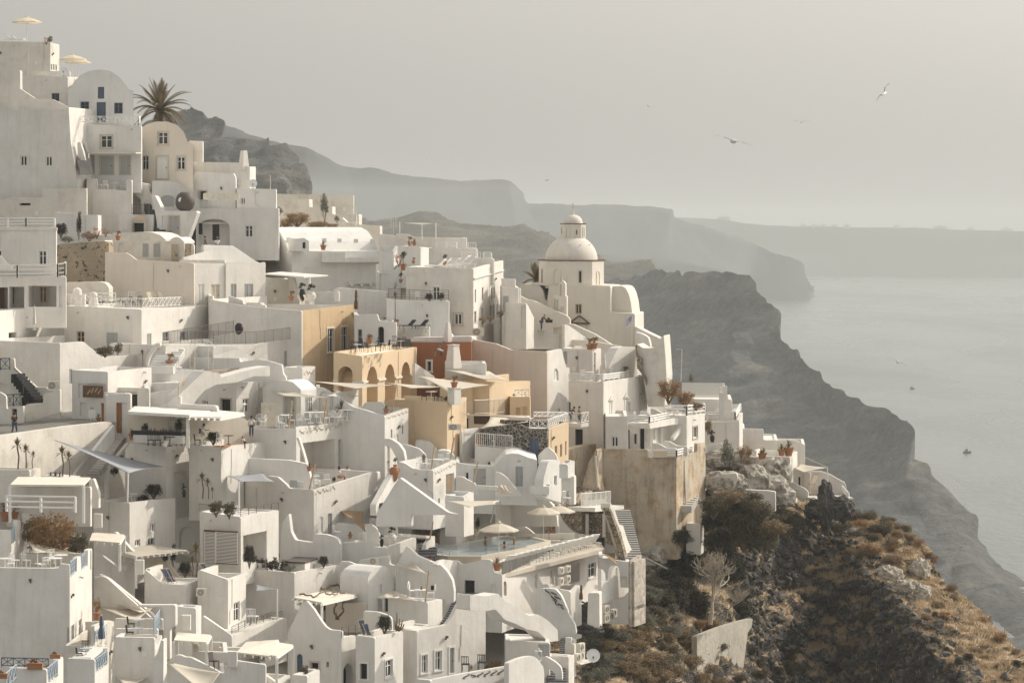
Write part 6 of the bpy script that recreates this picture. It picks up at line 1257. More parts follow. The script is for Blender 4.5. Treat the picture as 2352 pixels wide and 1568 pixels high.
rail([(680,1375,287),(738,1440,283)],.55,'b3',label='short white rail at the tip of the last terrace');rail([(380,1445,283),(480,1440,283)],.9,'glass',label='low glass panel rail behind the rock pinnacle')
def at(key,p,q,Y,label,sc_=1,rz=0,**k):return put(key,P(p,q,Y),label,rz,sc_,**k)
rr_=random.Random(11)
T(0,0)
at('parasol',247,395,320,'cream parasol on the highest roof at the upper left',1.0)
at('parasol',665,730,326,'cream parasol just left of the great vault, the nearer of a pair',.98,.3)
at('parasol',718,742,331,'lower cream parasol half hidden behind another one by the great vault',.9,.1)
at('flowers',425,395,318,'orange flowers at the corner of the highest roof',.7)
at('olive',455,392,319,'low green plant at the corner of the highest roof',.45)
at('dish',585,705,309,'satellite dish in front of the cream parasols',.95)
for i,(p,q)in enumerate(((110,385),(165,385))):at('lounger',p,q,319,('left' if i==0 else 'right')+' white lounger under the highest parasol',.9,1.2)
bm=bmesh.new();a=P(252,700,306);b=P(258,470,306);rod(bm,a,b,.05)
for k in range(4):rod(bm,b+Vector((-.3,0,-.1+k*.1)),b+Vector((.3,0,k*.1)),.015,4)
rod(bm,b+Vector((-.3,0,-.3)),b+Vector((-.3,0,.3)),.015,4);tagit(mobj('aerial',bm,'oldwhite'),'tall television aerial mast on the upper left roof','aerial')
def palm(loc,label,th=2.2,R=3.2,n=46,seed=3,tr=.42):
 r=thing('palm_tree',label,'palm tree',loc);rnd=random.Random(seed);bm=bmesh.new();lathe(bm,[(tr,0),(tr*.8,th*.4),(tr*.95,th*.8),(tr*.7,th)],12)
 for k in range(150):a=rnd.uniform(0,6.28);z=rnd.uniform(0,th);d=Vector((math.cos(a),math.sin(a),0));rod(bm,d*tr*.7+Vector((0,0,z)),d*tr*1.25+Vector((0,0,z+.18)),.05,4,.02)
 lobj('trunk',bm,'bark',r);bm=bmesh.new()
 for k in range(n):
  a=rnd.uniform(0,6.283);e=R_(-28+116*((k+.5)/n)**.85);L=R*rnd.uniform(.85,1.1)*(1.0 if e<1 else .9);p=Vector((0,0,th));d=Vector((math.cos(a)*math.cos(e),math.sin(a)*math.cos(e),math.sin(e)));ns=12;w=Vector((-math.sin(a),math.cos(a),0))
  for s in range(ns):
   d2=(d-Vector((0,0,.05+.17*max(.25,math.cos(e))*s/ns))).normalized();q=p+d2*L/ns;rod(bm,p,q,.035*(1-s/ns)+.008,4)
   up=w.cross(d2)
   for j in range(5):
    c=p.lerp(q,j/5);l=.62*math.sin(math.pi*min(.97,(s+j/5+.6)/(ns+.6)))**.6
    for sg in(-1,1):
     t=c+(w*sg*.8+d2*.6-Vector((0,0,.35))).normalized()*l*rnd.uniform(.8,1.1);u=d2*.03
     bm.faces.new([bm.verts.new(x)for x in(c-u,c+u,t)])
   p=q;d=d2
 lobj('fronds',bm,'leaf_palm',r);return r
palm(P(1465,1290,309),'large date palm rising behind the cream vaulted house',3.2,3.9,48)
T(0,1)
bm=bmesh.new();c=P(1700,372,296);R0=1.0
o=thing('urn','big round black woven urn with a hole on the white terrace','urn',c)
prf=[(.45,0),(.8,.25),(1.0,.75),(.98,1.2),(.78,1.65),(.5,1.9),(.35,1.95)];lathe(bm,prf,24);lobj('body',bm,'iron',o,True)
bm=bmesh.new();bmesh.ops.create_uvsphere(bm,u_segments=14,v_segments=8,radius=.28,matrix=Matrix.Translation((-.32,-.78,1.1))@Matrix.Diagonal((1,.5,1.1,1)));lobj('round_hole',bm,'white_plastic',o,True)
person(P(1885,760,293.5),'person in a dark sleeveless top passing below the arched porch','walk','navy','denim',rz=-1.4)
person(P(1998,770,293.0),'person in a white shirt and straw hat below the arched porch','stand','white_plastic','denim',rz=.5,hat='tan_wood')
for i,(p,q)in enumerate(((915,172),(975,176),(1130,182))):at('chair',p,q,298,('left','middle','right')[i]+' white chair on the small upper terrace',1,(1.5,3,-1.4)[i])
at('table',1050,178,298.5,'white table between chairs on the small upper terrace')
at('chair',1085,170,300,'rear white chair beside the table on the small upper terrace',1,2)
at('bigdark',560,600,288,'dark climbing plant at the left of the tall white wall',.85)
at('dark',725,600,287,'narrow dark creeper climbing beside the white gateway',(.4,.4,1.6))
at('rust',820,640,284,'rust coloured flowering bush on the stone wall top',(.9,.6,.6))
at('flowers',890,600,284,'scattered orange blossoms above the rough stone wall',1.0);at('flowers',970,590,285,'bright orange flower clump at the roof edge',.7)
at('grey',620,660,285,'grey leaved shrub at the top of the rough stone wall',(.9,.6,.5))
at('potrust',1085,640,283.5,'small rust plant at the corner of the shuttered cottage',1.2)
bm=bmesh.new();a=P(710,1185,267);box(bm,a-Vector((.75,.4,.8)),a+Vector((.75,.4,.45)));lathe(bm,[(.42,.4),(.42,.75),(.36,.95),(.2,1.08),(.05,1.12)],12,a);tagit(mobj('chimney',bm,'white'),'domed white chimney at the back of the lattice terrace','chimney')
bm=bmesh.new();a=P(860,1200,265.5);lathe(bm,[(.5,-.5),(.42,.0),(.36,.3),(.36,.6),(.25,.8),(.05,.86)],10,a);tagit(mobj('chimney',bm,'white'),'small round hooded chimney on the lattice terrace','chimney')
for i,p in enumerate((1110,1190,1250)):at('table',p,1250-i*4,265.5+i,('left','middle','right')[i]+' white table on the lattice railed roof terrace');at('chair_black',p+28,1252-i*4,265+i,('left','middle','right')[i]+' dark chair on the lattice railed roof terrace',1,1.5+i)
for i,p in enumerate((1380,1480,1580,1690)):at('deck_white',p,1215-i*3,272+i*2,('first','second','third','fourth')[i]+' pale deck chair from the corner of the lattice terrace',1,.6)
for i in range(14):p=1165+i*50;bm=bmesh.new();rod(bm,P(p,1170-i*1.0,272+i*1.4),P(p-35,1115+i*2.0,272+i*1.4),.03,5);
rail([(1180,1185,274),(1900,1175,290)],.75,'x',label='rear white lattice rail of the large roof terrace',gap=1.2)
at('closed',315,1460,251,'furled cream parasol against the wall at the left edge',(.8,.8,.85))
bm=bmesh.new();bmesh.ops.create_icosphere(bm,subdivisions=3,radius=.5,matrix=Matrix.Translation(P(2195,1450,266))@Matrix.Diagonal((.75,.5,1.1,1)))
for v in bm.verts:v.co+=noise.noise_vector(v.co*3)*.08
tagit(mobj('bag',bm,'black'),'black sack leaning by the iron gallery','bag')
rail([(1495,1600,255),(2145,1490,268),(2145,1385+95,270)],1.1,'bars','iron',label='long rusty iron gallery rail rising to the right',gap=1.6);rail([(1555,1590,252),(2352,1590,262),(2745,1540,270)],1.1,'bars','iron',label='iron railing in front of the yellow house',gap=1.6)
at('dish',2325,175,300,'small satellite dish at the right end of the terrace houses',1.0)
T(0,2)
at('bigolive',965,128,248,'round olive bush behind the white sloping wall',(1.1,.9,.62))
at('olive',1080,110,249,'smaller bush beside the round olive bush',.6)
person(P(133,862,236),'person in black walking away up the street at the left edge','walk','black','denim',rz=-.3,sc_=1.08)
b_=person(P(1862,960,233),'person in a white T-shirt with a backpack reaching to a plant by the bar','reach','white_plastic','oldwhite',rz=-1.5,bag='iron',sc_=1.05)
person(P(2310,880,236),'person in a white shirt seen from behind at the right of the bar','stand','white_plastic','denim',rz=.2)
EAS=thing('easel','small easel with a blank menu board outside the entrance','easel',P(845,752,241.8));bm=bmesh.new();box(bm,(-.28,-.03,.45),(.28,.0,1.15));lobj('board',bm,'white_plastic',EAS)
bm=bmesh.new()
for x in(-.25,.25,0):rod(bm,(x*1.2,0 if x else .4,0),(x*.3,.02,1.35),.02,5)
lobj('leg',bm,'brown',EAS)
at('potspike',905,740,241,'small dark plant beside the easel',1)
for i in range(26):at('bottle',1300+i*14.5,842+rr_.uniform(-2,6),231.6-i*.07,'bottle standing in the row on the black bar counter',rr_.uniform(.9,1.5),group='bottles on the bar counter')
at('dark',1330,835,234,'dark leafy plant at the left end of the bar',(.45,.4,.5));at('dark',1640,830,233.5,'dark foliage behind the right end of the bar',(.5,.4,.7))
cf=Lf(1640,780,237.8,12);bm=bmesh.new();rn=random.Random(2)
for i in range(46):
 s,z=cf.sz(rn.uniform(1545,1705),rn.uniform(690,830));a=rn.uniform(0,3.1);d=(math.cos(a)*.16,math.sin(a)*.16);e=(-d[1]*.4,d[0]*.4);prism(bm,cf,[(s-d[0],z-d[1]),(s+e[0],z+e[1]),(s+d[0],z+d[1]),(s-e[0],z-e[1])],.01,.03+i*.002,mi=i%2)
tagit(mobj('mural',bm,['gframe','light_blue']),'painted leaf mural on the back wall of the bar','mural')
for i,p in enumerate((1385,1450,1645)):at('chair_black',p,960,230,('left','middle','right')[i]+' black bar chair on the terrace',1.05,3.1)
at('table_black',1560,962,229,'black table in front of the bar');at('potspike',1210,900,234,'brown pot with a dark plant left of the bar',1.2)
at('potwhite',1515,965,228.5,'white pot with a rust plant at the bar front',1.3)
at('bigdark',1960,935,235,'large dark leafy plant beside the reaching person',(.75,.6,.65));at('table',1860,955,231.2,'pale round table behind the wooden ledge');at('chair_black',1815,955,231.6,'dark chair at the left of the round table by the ledge',1,1.5);at('chair',2010,945,234,'grey chair right of the big dark plant');at('table_black',2100,945,235,'dark table near the white shirted person')
person(P(2250,985,233),'person reclining over the wooden ledge with only head and arms visible','lean','white_plastic','denim',rz=1.6,sc_=.6)
HT=thing('patio_heater','slim patio heater above the bar roof at the right','heater',P(2240,690,241));bm=bmesh.new();rod(bm,(0,0,0),(0,0,1.1),.04);lobj('post',bm,'wframe',HT);bm=bmesh.new();lathe(bm,[(.25,1.0),(.1,1.1),(.02,1.13)],12);lobj('hood',bm,'wframe',HT)
at('ac',492,440,243.6,'boxed air conditioner on the street wall',1.1)
bm=bmesh.new();fc=Lf(520,500,243,10);fbox(bm,fc,fc.sz(490,0)[0],fc.sz(500,555)[1],fc.sz(552,0)[0],fc.sz(500,452)[1],0,.12);tagit(mobj('meter_box',bm,'wframe'),'white electric meter cabinet on the street wall','cabinet')
for i,(p,q)in enumerate(((165,1175),(242,1165),(298,1165))):at('yucca',p,q,217,('left','middle','right')[i]+' bronze yucca in the planter at the left edge',(1.35,1.05,.75)[i],i*2)
for i,(p,q)in enumerate(((575,1235),(640,1240))):at('yucca',p,q,217.5,('taller','shorter')[i]+' green yucca in front of the long curved wall',(1.3,1.1)[i],i)
for i,p in enumerate((465,510,550)):at('agave',p,1240,217.2,('left','middle','right')[i]+' low spiky plant at the foot of the green yuccas',.75,i)
for i,(p,s)in enumerate(((1862,1.2),(1915,.95),(1952,.55))):at('yucca',p,1445,231,('tallest','middle','smallest')[i]+' yucca against the terrace wall by the white door',s,i)
at('dark',1110,1130,231,'dark plant hanging over the stair parapet, the upper one',(.42,.35,.5));at('dark',1050,1225,229,'dark plant spilling over the stair parapet, the lower one',(.55,.35,.4))
at('bigdark',1412,1425,231,'umbrella shaped dark tree in the courtyard under the bar',(.9,.7,.7));at('dark',1310,1475,230.5,'long low dark hedge in the courtyard under the bar',(.8,.5,.4))
at('potdark',1690,1430,230.8,'black potted plant at the foot of the white double door',.8);at('table',1210,1480,229.5,'small white table beside the sail pole')
at('bigolive',1985,1585,219.8,'feathery shrub on the left of the railed roof',(.72,.5,.8));at('bigolive',2105,1600,220.2,'feathery shrub on the right of the railed roof',(.68,.5,.85))
sail([(500,905,228),(1180,1210,213),(1500,1150,232)],'large grey and white triangular sail over the courtyard stairs','sail_grey',.35,poles=[(1178,1210,213,1170,1478,213)])
sail([(2085,1235,233),(2196,1285,225),(2520,1285,228),(2420,1205,236)],'small grey awning cloth on a white post','sail_grey',.15,poles=[(2196,1285,225,2.6)])
RA=thing('rose_arch','pair of thin white garden arches with creepers on the terrace','garden arch',P(1850,260,254));bm=bmesh.new()
for p0,p1 in((1745,1790),(1915,1960)):
 for p in(p0,p1):rod(bm,P(p,265,254),P(p,40,254),.025,5)
 for q in range(60,260,30):rod(bm,P(p0,q,254),P(p1,q,254),.012,4)
for k in range(10):
 a0,a1=math.pi*k/10,math.pi*(k+1)/10
 for rx,ox in((107,0),(62,0)):rod(bm,P(1852-rx*math.cos(a0),45-60*math.sin(a0),254),P(1852-rx*math.cos(a1),45-60*math.sin(a1),254),.025,5)
mobj('frame',bm,'wframe',RA);bm=bmesh.new();leaves(bm,P(1768,140,254),(.2,.2,1.1),160,.05,8,random.Random(3));leaves(bm,P(1938,130,254),(.2,.2,1.1),160,.05,8,random.Random(5));mobj('creeper',bm,'leaf_rust',RA)
at('table',1640,240,254,'round wooden table left of the rose arches',1.4);at('potrust',1560,238,253,'stacked pots and dry plants beside the wooden table',1.6);at('yucca',1310,232,250,'dry spiky plant at the foot of the broad stairs',.85)
T(0,3)
TR=put('bigrust',P(480,420,209),'large rust and olive coloured tree behind the cafe terrace',0,(2.5,1.8,2.35),cat='tree');TR2=put('bigolive',P(720,400,209),'olive green tree right of the rust coloured tree',0,(1.0,.9,1.3),cat='tree');put('bigbrown',P(330,300,210),'bronze tree crown beside the white balcony at the left',0,(1.4,1.0,2.0),cat='tree')
for i,(p,q,Y)in enumerate(((45,530,204),(345,470,205.5),(560,500,203),(510,530,201.5))):at('table',p,q,Y,('leftmost','rear middle','right rear','right front')[i]+' white cafe table on the bottom left roof',1.15)
for i,(p,q,Y)in enumerate(((100,530,203),(140,500,205),(240,500,205),(390,540,201.5),(430,500,204),(470,470,206))):at('chair',p,q,Y,('first','second','third','fourth','fifth','sixth')[i]+' wire cafe chair from the left on the bottom left roof',1.05,i*1.3)
sail([(215,255,209),(300,368,204.5),(735,380,208)],'narrow cream sail behind the cafe tables',sag=.2)
sail([(855,780,214),(1290,920,209),(1480,868,216)],'broad cream sail left of the pebble roof, the upper one',sag=.3)
sail([(850,855,213),(1255,1015,204),(1400,880,212)],'broad cream sail left of the pebble roof, the lower one',sag=.3)
sail([(1490,1355,196),(1900,1700,184),(2025,1470,191)],'large cream triangular sail at the bottom edge',sag=.4)
sail([(1050,1500,197),(1150,1620,190),(1392,1493,197)],'small cream sail tip at the bottom edge left of centre',sag=.2)
for i,(p,q,Y)in enumerate(((900,140,220),(1283,568,211),(1710,1080,203),(2135,1418,194))):at('vent',p,q,Y,('perforated white chimney block by the rust coloured tree','perforated white chimney block right of the wedge wall','perforated white chimney block under the pebble roof','perforated white chimney block at the bottom beside the canopy')[i],1.05)
at('ac',1850,768,212.5,'air conditioner on the wall of the deck chair terrace',.9,.3)
for i,(p,q)in enumerate(((1528,652),(1562,650),(1885,602))):at('deck',p,q,214+i,('left blue deck chair on the white L shaped terrace','right blue deck chair on the white L shaped terrace','blue deck chair leaning in the cube house terrace')[i],1.0,.9)
at('yucca',1805,595,217,'large yucca by the white planter wall',1.5);at('yucca',1770,590,217.5,'smaller yucca by the white planter wall',.9);at('bigdark',1700,585,218,'feathery dark shrub left of the large yucca',(.65,.5,.75));at('dark',1520,450,222,'dark pot plant behind the cloth covered pergola',.35);at('dark',1590,470,223,'thin leafless plant against the long shaded house',(.35,.3,1.0));at('dark',1990,470,224,'small dark plant under the louvred shutters',(.4,.3,.3))
at('bigdark',2290,480,219,'dark climbing plant at the right of the louvred house',(.55,.4,1.0))
at('box',508,1342,180,'terracotta box on the white pier at the bottom left',.62);at('box',322,1440,176,'large terracotta flower box with plants at the bottom left',.92);at('box',15,1525,170,'terracotta flower box at the bottom left corner',.7)
at('closed_blue',932,1225,195.6,'furled blue and tan parasol beside the small balcony',(1.2,1.2,.84));at('table_blue',790,1345,190.5,'round glass table on the small blue railed balcony',.95);at('chair_black',780,1325,192,'dark blue chair behind the round glass table',1.1,0);at('chair_black',730,1345,190,'tipped dark chair left of the round glass table',.8,2.0)
for i,(p,q,Y)in enumerate(((1245,1080,202.5),(1235,1160,198.5))):at('table_blue',p+30,q,Y,('upper','lower')[i]+' pale blue table on the double terrace',1.0);at('chair_black',p-40,q,Y,('upper','lower')[i]+' black chair on the double terrace',1.0,1.5)
at('brown',890,920,205,'bronze shrub beside the bottom left tower',(.35,.35,.7));at('potrust',890,985,203,'blue pot with a bronze shrub behind the tower',1.3);at('potrust',50,85,212,'red flower pot on the upper left balcony',1.8);at('potrust',135,60,213,'rust plant by the blue lattice panel',1.3)
at('chair_black',1965,1435,195,'black chair with orange cushions in the alcove',1.15,1);at('potspike',1572,970,206,'small plant pot on the pebble roofed block',.5)
for i,p in enumerate((2305,2335)):at('chair',p,1020,212,('left','right')[i]+' white chair on the ledge terrace right of the cube house',1.2,2.8)
rail([(2130,1120,209),(2250,1060,213),(2600,950,226)],.55,'h','iron',label='thin rail along the sloping gable house',gap=2)
T(1,1)
for i,(p,q,s,l)in enumerate(((380,470,(1.9,1.3,1.0),'tall'),(560,500,(2.2,1.3,.75),'middle'),(280,500,(1.3,1.0,.8),'left'),(700,508,(1.0,.8,.45),'low right'))):put('bigrust' if i!=1 else 'bigbrown',P(p,q+30,309),l+' mound of dry rust coloured grass on the roof',i,s)
at('grey',630,430,311,'tall thin grey weeds above the dry grass roof',(.6,.4,2.0));at('grey',215,400,312,'thin grey weeds at the left of the dry grass roof',(.6,.4,.6));at('grey',745,470,310,'small grey weeds at the right of the dry grass roof',(.4,.3,.5))
at('closed',914,502,316,'furled white parasol at the end of the broad white house',(.8,.8,.72))
at('lounger',860,500,315,'lounger beside the furled white parasol',.9,1.3)
AW=thing('awning','thin T shaped white awning on the skyline roof','awning',P(1525,640,298));bm=bmesh.new();rod(bm,P(1525,640,298),P(1525,492,298),.05);mobj('post',bm,'wframe',AW);bm=bmesh.new();q4=[P(1355,480,297),P(1530,496,295),P(1628,484,300),P(1500,478,302)];vs=[bm.verts.new(v)for v in q4];bm.faces.new(vs);bmesh.ops.solidify(bm,geom=bm.faces[:],thickness=.05);mobj('cloth',bm,'sailcloth',AW)
for i,(p,q)in enumerate(((1320,470),(1652,480))):bm=bmesh.new();rod(bm,P(p,q+150,298),P(p,q,298),.05);tagit(mobj('pole',bm,'wframe'),('left','right')[i]+' bare white pole on the skyline roof','pole')
bm=bmesh.new();b=P(1262,440,300);rod(bm,P(1262,640,300),b,.03)
for dx in(-.35,-.2,.2,.35):rod(bm,b+Vector((dx,0,-.9)),b+Vector((dx,0,0)),.02,4)
rod(bm,b+Vector((-.35,0,-.45)),b+Vector((.35,0,-.45)),.02,4);tagit(mobj('aerial',bm,'oldwhite'),'forked television aerial right of the barrel vaulted house','aerial')
bm=bmesh.new();rod(bm,P(132,170,299),P(132,40,299),.04);tagit(mobj('mast',bm,'oldwhite'),'thin mast on the tall white house left of the dry grass','mast')
for i,(p,q)in enumerate(((1655,905),(1700,905),(1790,895),(1880,870))):at('lounger',p,q,284+i*2.5,('first','second','third','fourth')[i]+' white sunbed from the left on the tall white house roof',1.15,-1.9)
for i,(p,q)in enumerate(((1840,900),(1930,885))):at('lounger',p,q,282+i*4,('nearer','farther')[i]+' white sunbed at the right of the tall white house roof',1.15,-1.7)
at('potball',1735,870,285,'round topiary among the rooftop sunbeds',1.0)
at('flowers',1310,855,285,'orange cloth like blooms beside the small steps',1.0);at('potball',1352,915,283,'white pot with a round airy shrub by the small steps',(1.4,1.4,1.7));at('potrust',1447,855,286,'small terracotta pot plant left of the sunbeds',.8)
at('potspike',618,730,297.5,'cactus on the ledge of the barrel vault',1.4);at('potrust',1410,690,292,'rust plant on the stepped chimney block',1.2);at('potspike',1455,690,292,'spiky plant on the stepped chimney block',1.0)
at('potrust',325,1198,280,'terracotta pot with a small plant below the flat canopy',1.3);at('potdark',425,1195,280,'tall black pot plant below the flat canopy',1.5);at('urn',508,1205,279,'big white urn with a dark shrub below the flat canopy',1.7)
for i,p in enumerate((395,455)):at('deck_white',p,1200,279.5,('left','right')[i]+' pale deck chair between the pots',.6,.8)
at('potball',1330,1030,281,'small leafy pot on the white steps',.9);at('closed_dark',920,1325,267.5,'tall dark furled parasol beside the yellow house',(1.1,1.1,.96));at('potspike',1040,1590,260,'agave in a terracotta pot in front of the arched doors',1.3)
SP=thing('palm_tree','slender young palm with a thin trunk in front of the iron balustrade','palm tree',P(1280,1430,271));bm=bmesh.new();rod(bm,(0,0,0),(-.02,0,2.8),.06,6,.04);rod(bm,(-.02,0,2.8),(0,0,4.2),.02,5);lobj('trunk',bm,'bark',SP);bm=bmesh.new();spikes(bm,(-.02,0,2.8),50,.55,.03,.2,random.Random(4));leaves(bm,(0,0,3.8),(.2,.2,.5),40,.07,6,random.Random(3));spikes(bm,(0,0,.35),40,.5,.03,.4,random.Random(7));lobj('fronds',bm,'leaf_olive',SP)
at('potrust',1290,1440,270.5,'terracotta pot at the foot of the slender palm',1.0)
for i,p in enumerate((1395,1510)):at('lounger_dark',p,1450,271.8,('left','right')[i]+' black lounger behind the spiky white fence',.95,-.9)
at('bigdark',1590,1190,275,'dark shrub behind the iron balustrade, left',(.5,.4,.45));at('dark',1700,1185,276,'dark shrub behind the iron balustrade, right',(.5,.4,.45));at('chair',1480,1190,276,'white chair behind the iron balustrade',.9)
at('ac',2040,1515,273.5,'wide white air conditioner at the foot of the tall white house',(1.35,1,1.15))
for i,(p,q)in enumerate(((2080,1410),(2150,1395),(2245,1350))):at('brown',p,q,277+i*3,('left','middle','right')[i]+' thin twiggy plant at the foot of the narrow windows',(.42,.35,.5))
rail([(1995,1418,276),(2240,1405,284)],.35,'h','steel',label='low rail below the narrow side windows',gap=2)
for i in range(3):
 bm=bmesh.new();c=P(1330+i*28,690,291);n=12
 for k in range(n):a,b=math.pi*k/n,math.pi*(k+1)/n;rod(bm,c+Vector((.42*math.cos(a),0,.75*math.sin(a))),c+Vector((.42*math.cos(b),0,.75*math.sin(b))),.03,5)
 tagit(mobj('ring_sculpture',bm,'white'),'white hoop left of the rust plant, number in the row told only by place','hoop',group='white hoops on the roof')['label']='thin white hoop in the row left of the rust plant'
T(1,2)
for i,(p,q)in enumerate(((895,95),(960,92),(1030,98),(1120,88),(1200,78),(1290,62),(1370,55),(1000,60),(1150,55),(1260,42))):at('chair_black',p,q+4,255.5+i%3,('first','second','third','fourth','fifth','sixth','seventh','rear left','rear middle','rear right')[i]+' black cafe chair on the arcade roof',1.0,i*1.1)
for i,(p,q)in enumerate(((930,92),(1075,92),(1165,82),(1245,70),(1330,58))):at('table',p,q+3,255.7+i,('first','second','third','fourth','fifth')[i]+' pale cafe table from the left on the arcade roof',.9)
at('potrust',1040,40,259,'terracotta pot on the arcade roof cafe',1.3)
g=at('gull',1690,75,258,'white seagull flying in front of the terracotta wall',1.2,2.2);g.rotation_euler=(.3,-.9,.6)
for i,(p,q,Y)in enumerate(((215,790,239),(330,775,240.5),(400,772,240),(470,765,240),(565,745,242),(640,752,241.5),(755,745,243),(800,735,244),(875,718,245),(925,708,246),(60,788,240),(25,780,242),(235,800,238.2),(700,745,243))):at('peacock',p,q,Y,('first','second','third','fourth','fifth','sixth','seventh','eighth','ninth','tenth','far left','leftmost rear','lowest','middle')[i]+' white fan backed chair on the curved carved terrace',1.05,i*1.7)
for i,(p,q,Y)in enumerate(((275,775,239.5),(500,750,241),(590,748,241),(840,725,244))):at('table',p,q,Y,('first','second','third','fourth')[i]+' white table from the left on the curved carved terrace',1.25)
HT=thing('patio_heater','tall patio heater among the fan backed chairs','heater',P(700,742,243));bm=bmesh.new();rod(bm,(-.15,0,0),(-.15,0,2.2),.03);rod(bm,(.15,0,0),(.15,0,2.2),.03);rod(bm,(0,0,0),(0,0,2.2),.06);lobj('post',bm,'steel',HT);bm=bmesh.new();lathe(bm,[(.42,2.2),(.4,2.25),(.1,2.32)],14);lobj('hood',bm,'wframe',HT)
at('potwhite',785,705,244.5,'large white pot with a dark palm by the patio heater',2.1)
for o_,l in((Lf(120,700,243,16),(50,188,565,780,'pale driftwood screen at the left of the carved terrace')),(Lf(620,660,245,16),(595,668,560,700,'pale driftwood screen by the arched niche'))):
 bm=bmesh.new();rn=random.Random(l[0])
 for i in range(26):
  p=l[0]+(l[1]-l[0])*i/25;s,z=o_.sz(p,l[3]);s2,z2=o_.sz(p+rn.uniform(-3,3),l[2]+rn.uniform(-8,8));rod(bm,o_.w(s,z),o_.w(s2,z2),.035,4)
 tagit(mobj('driftwood_screen',bm,'reed'),l[4],'screen')
sail([(505,365,252),(900,432,243),(1250,399,248)],'long pale sail stretched below the arcade',sag=.15)
sail([(1175,378,250),(1420,428,243),(1712,415,251)],'pale sail in front of the arcade pillars',sag=.15)
sail([(1470,312,257),(1755,465,247),(2135,399,257)],'pale sail over the ochre cafe terrace',sag=.15)
sail([(1735,258,262),(2090,345,257),(2335,360,258),(2142,272,268)],'rumpled pale sail above the ochre block',sag=.3)
sail([(0,414,250),(250,500,242),(655,516,240)],'thin cable hung sail over the fan backed chairs',sag=.1)
sail([(700,440,252),(850,490,247),(955,500,248)],'small pale sail corner left of the arcade pillar',sag=.1)
sail([(2045,805,249),(2150,690,254),(2560,700,262),(2500,740,250)],'pale sail above the barred balcony',sag=.2)
for i,(a,b,Y)in enumerate((((1250,650),(1290,392),244),((1610,1165),(1640,955),238),((1788,1075),(1820,880),240),((1998,1295),(2040,1100),238),((490,1360),(545,1122),231.5),((300,790),(332,545),238.5),((618,750),(655,515),240.5))):
 bm=bmesh.new();rod(bm,P(*a,Y),P(*b,Y),.07,8);tagit(mobj('pole',bm,'tan_wood'),'leaning wooden sail pole '+('by the tall tower house parapet','on the carved rim terrace','behind the carved rim terrace','beside the grey panel door','by the cushioned loggia','at the left of the fan backed chairs','in the middle of the fan backed chairs')[i],'pole')
JR=thing('jar','big terracotta jar standing at the head of the dark stairs','jar',P(1272,1285,234));bm=bmesh.new();lathe(bm,[(.12,0),(.3,.35),(.4,.75),(.38,.98),(.28,1.08),(.3,1.14)],16);lobj('body',bm,'terracotta',JR,True);bm=bmesh.new()
for s in(-1,1):bm=bmesh.new();rod(bm,(s*.38,0,.8),(s*.46,0,.95),.03);rod(bm,(s*.46,0,.95),(s*.3,0,1.05),.03);lobj('handle',bm,'terracotta',JR)
at('potball',1278,1165,235.5,'round topiary above the big terracotta jar',.8)
def cushion(p,q,Y,m,label,w=.5):
 bm=bmesh.new();a=P(p,q,Y);box(bm,a+Vector((-w/2,-.1,0)),a+Vector((w/2,.1,w*.95)));bmesh.ops.bevel(bm,geom=bm.edges[:],offset=.07,segments=2);tagit(mobj('cushion',bm,m),label,'cushion')
cushion(345,1338,233,'gframe','dark grey square cushion in the low lounge',.62);cushion(408,1338,233.2,'white','white cushion beside the dark square cushion',.5);cushion(592,1262,236,'gframe','dark grey cushion on the loggia sofa',.55);cushion(645,1270,236.5,'white','pale cushion on the loggia sofa',.5)
bm=bmesh.new();a=P(610,1310,236);box(bm,a+Vector((-.7,-.3,0)),a+Vector((.7,.4,.4)));tagit(mobj('sofa',bm,'oldwhite'),'low pale sofa inside the loggia','sofa')
person(P(765,1345,236.5),'person seated at the small table in the loggia, mostly hidden by a column','sit','white_plastic','skin',rz=-1.3,skin='skin_tan')
at('table',822,1255,238.5,'small round white table in the loggia',1.0);at('potspike',838,1180,238.5,'tiny white vase plant on the loggia table',.55);at('table',548,1300,233.5,'white side table by the slanting rib',.8);at('chair',560,1335,232.8,'white chair below the cushioned loggia',1.1,3)
at('potspike',490,1190,235,'thin branching plant left of the loggia sofa',1.0);at('dark',715,1285,234,'small black lantern like plant at the column foot',.25)
at('potspike',1195,660,243.5,'small palm in a pot on the tall tower house roof',1.0);at('grey',1548,1110,239,'dry bouquet on the carved rim terrace',(.3,.3,.55))
for i,(p,q)in enumerate(((1495,1165),(1535,1168),(1590,1172),(1700,1140),(1745,1125))):at('chair',p,q,237.5+i*.6,('first','second','third','fourth','fifth')[i]+' slatted chair from the left on the carved rim terrace',1,i)
at('table',1665,1160,238,'white table on the carved rim terrace')
at('ac',1825,813,247,'white grilled air conditioner on the ochre wall top',(1.3,1,.85));at('potrust',1822,428,248.4,'terracotta pot on the white square pedestal',1.4);at('agave',1822,395,248.4,'spiky plant above the white square pedestal',.5)
for i,(p,q)in enumerate(((1545,548),(1690,552),(1640,545))):at('chair_black',p,q+4,249.5,('left','right','middle')[i]+' wicker chair on the large ochre terrace',1,i*2)
at('table',1610,552,249.3,'white clothed table on the large ochre terrace',1.2);at('dark',1750,548,249,'dark plants at the end of the large ochre terrace',(.35,.3,.3))
for i,p in enumerate((2140,2185,2230,2285)):at('chair_black' if i!=1 else 'chair',p,965+i*2,249.5,('first','second','third','fourth')[i]+' dining chair from the left behind the grey balcony bars',1.2,i)
at('table_black',2210,970,249.8,'dining table behind the grey balcony bars',1.1);at('potrust',2048,950,249,'terracotta pot on the grey barred balcony',1.1)
for i,p in enumerate((2235,2275,2310)):at('deck_white',p,1400,237,('left','middle','right')[i]+' pale chair on the bright parapet terrace',.7,i)
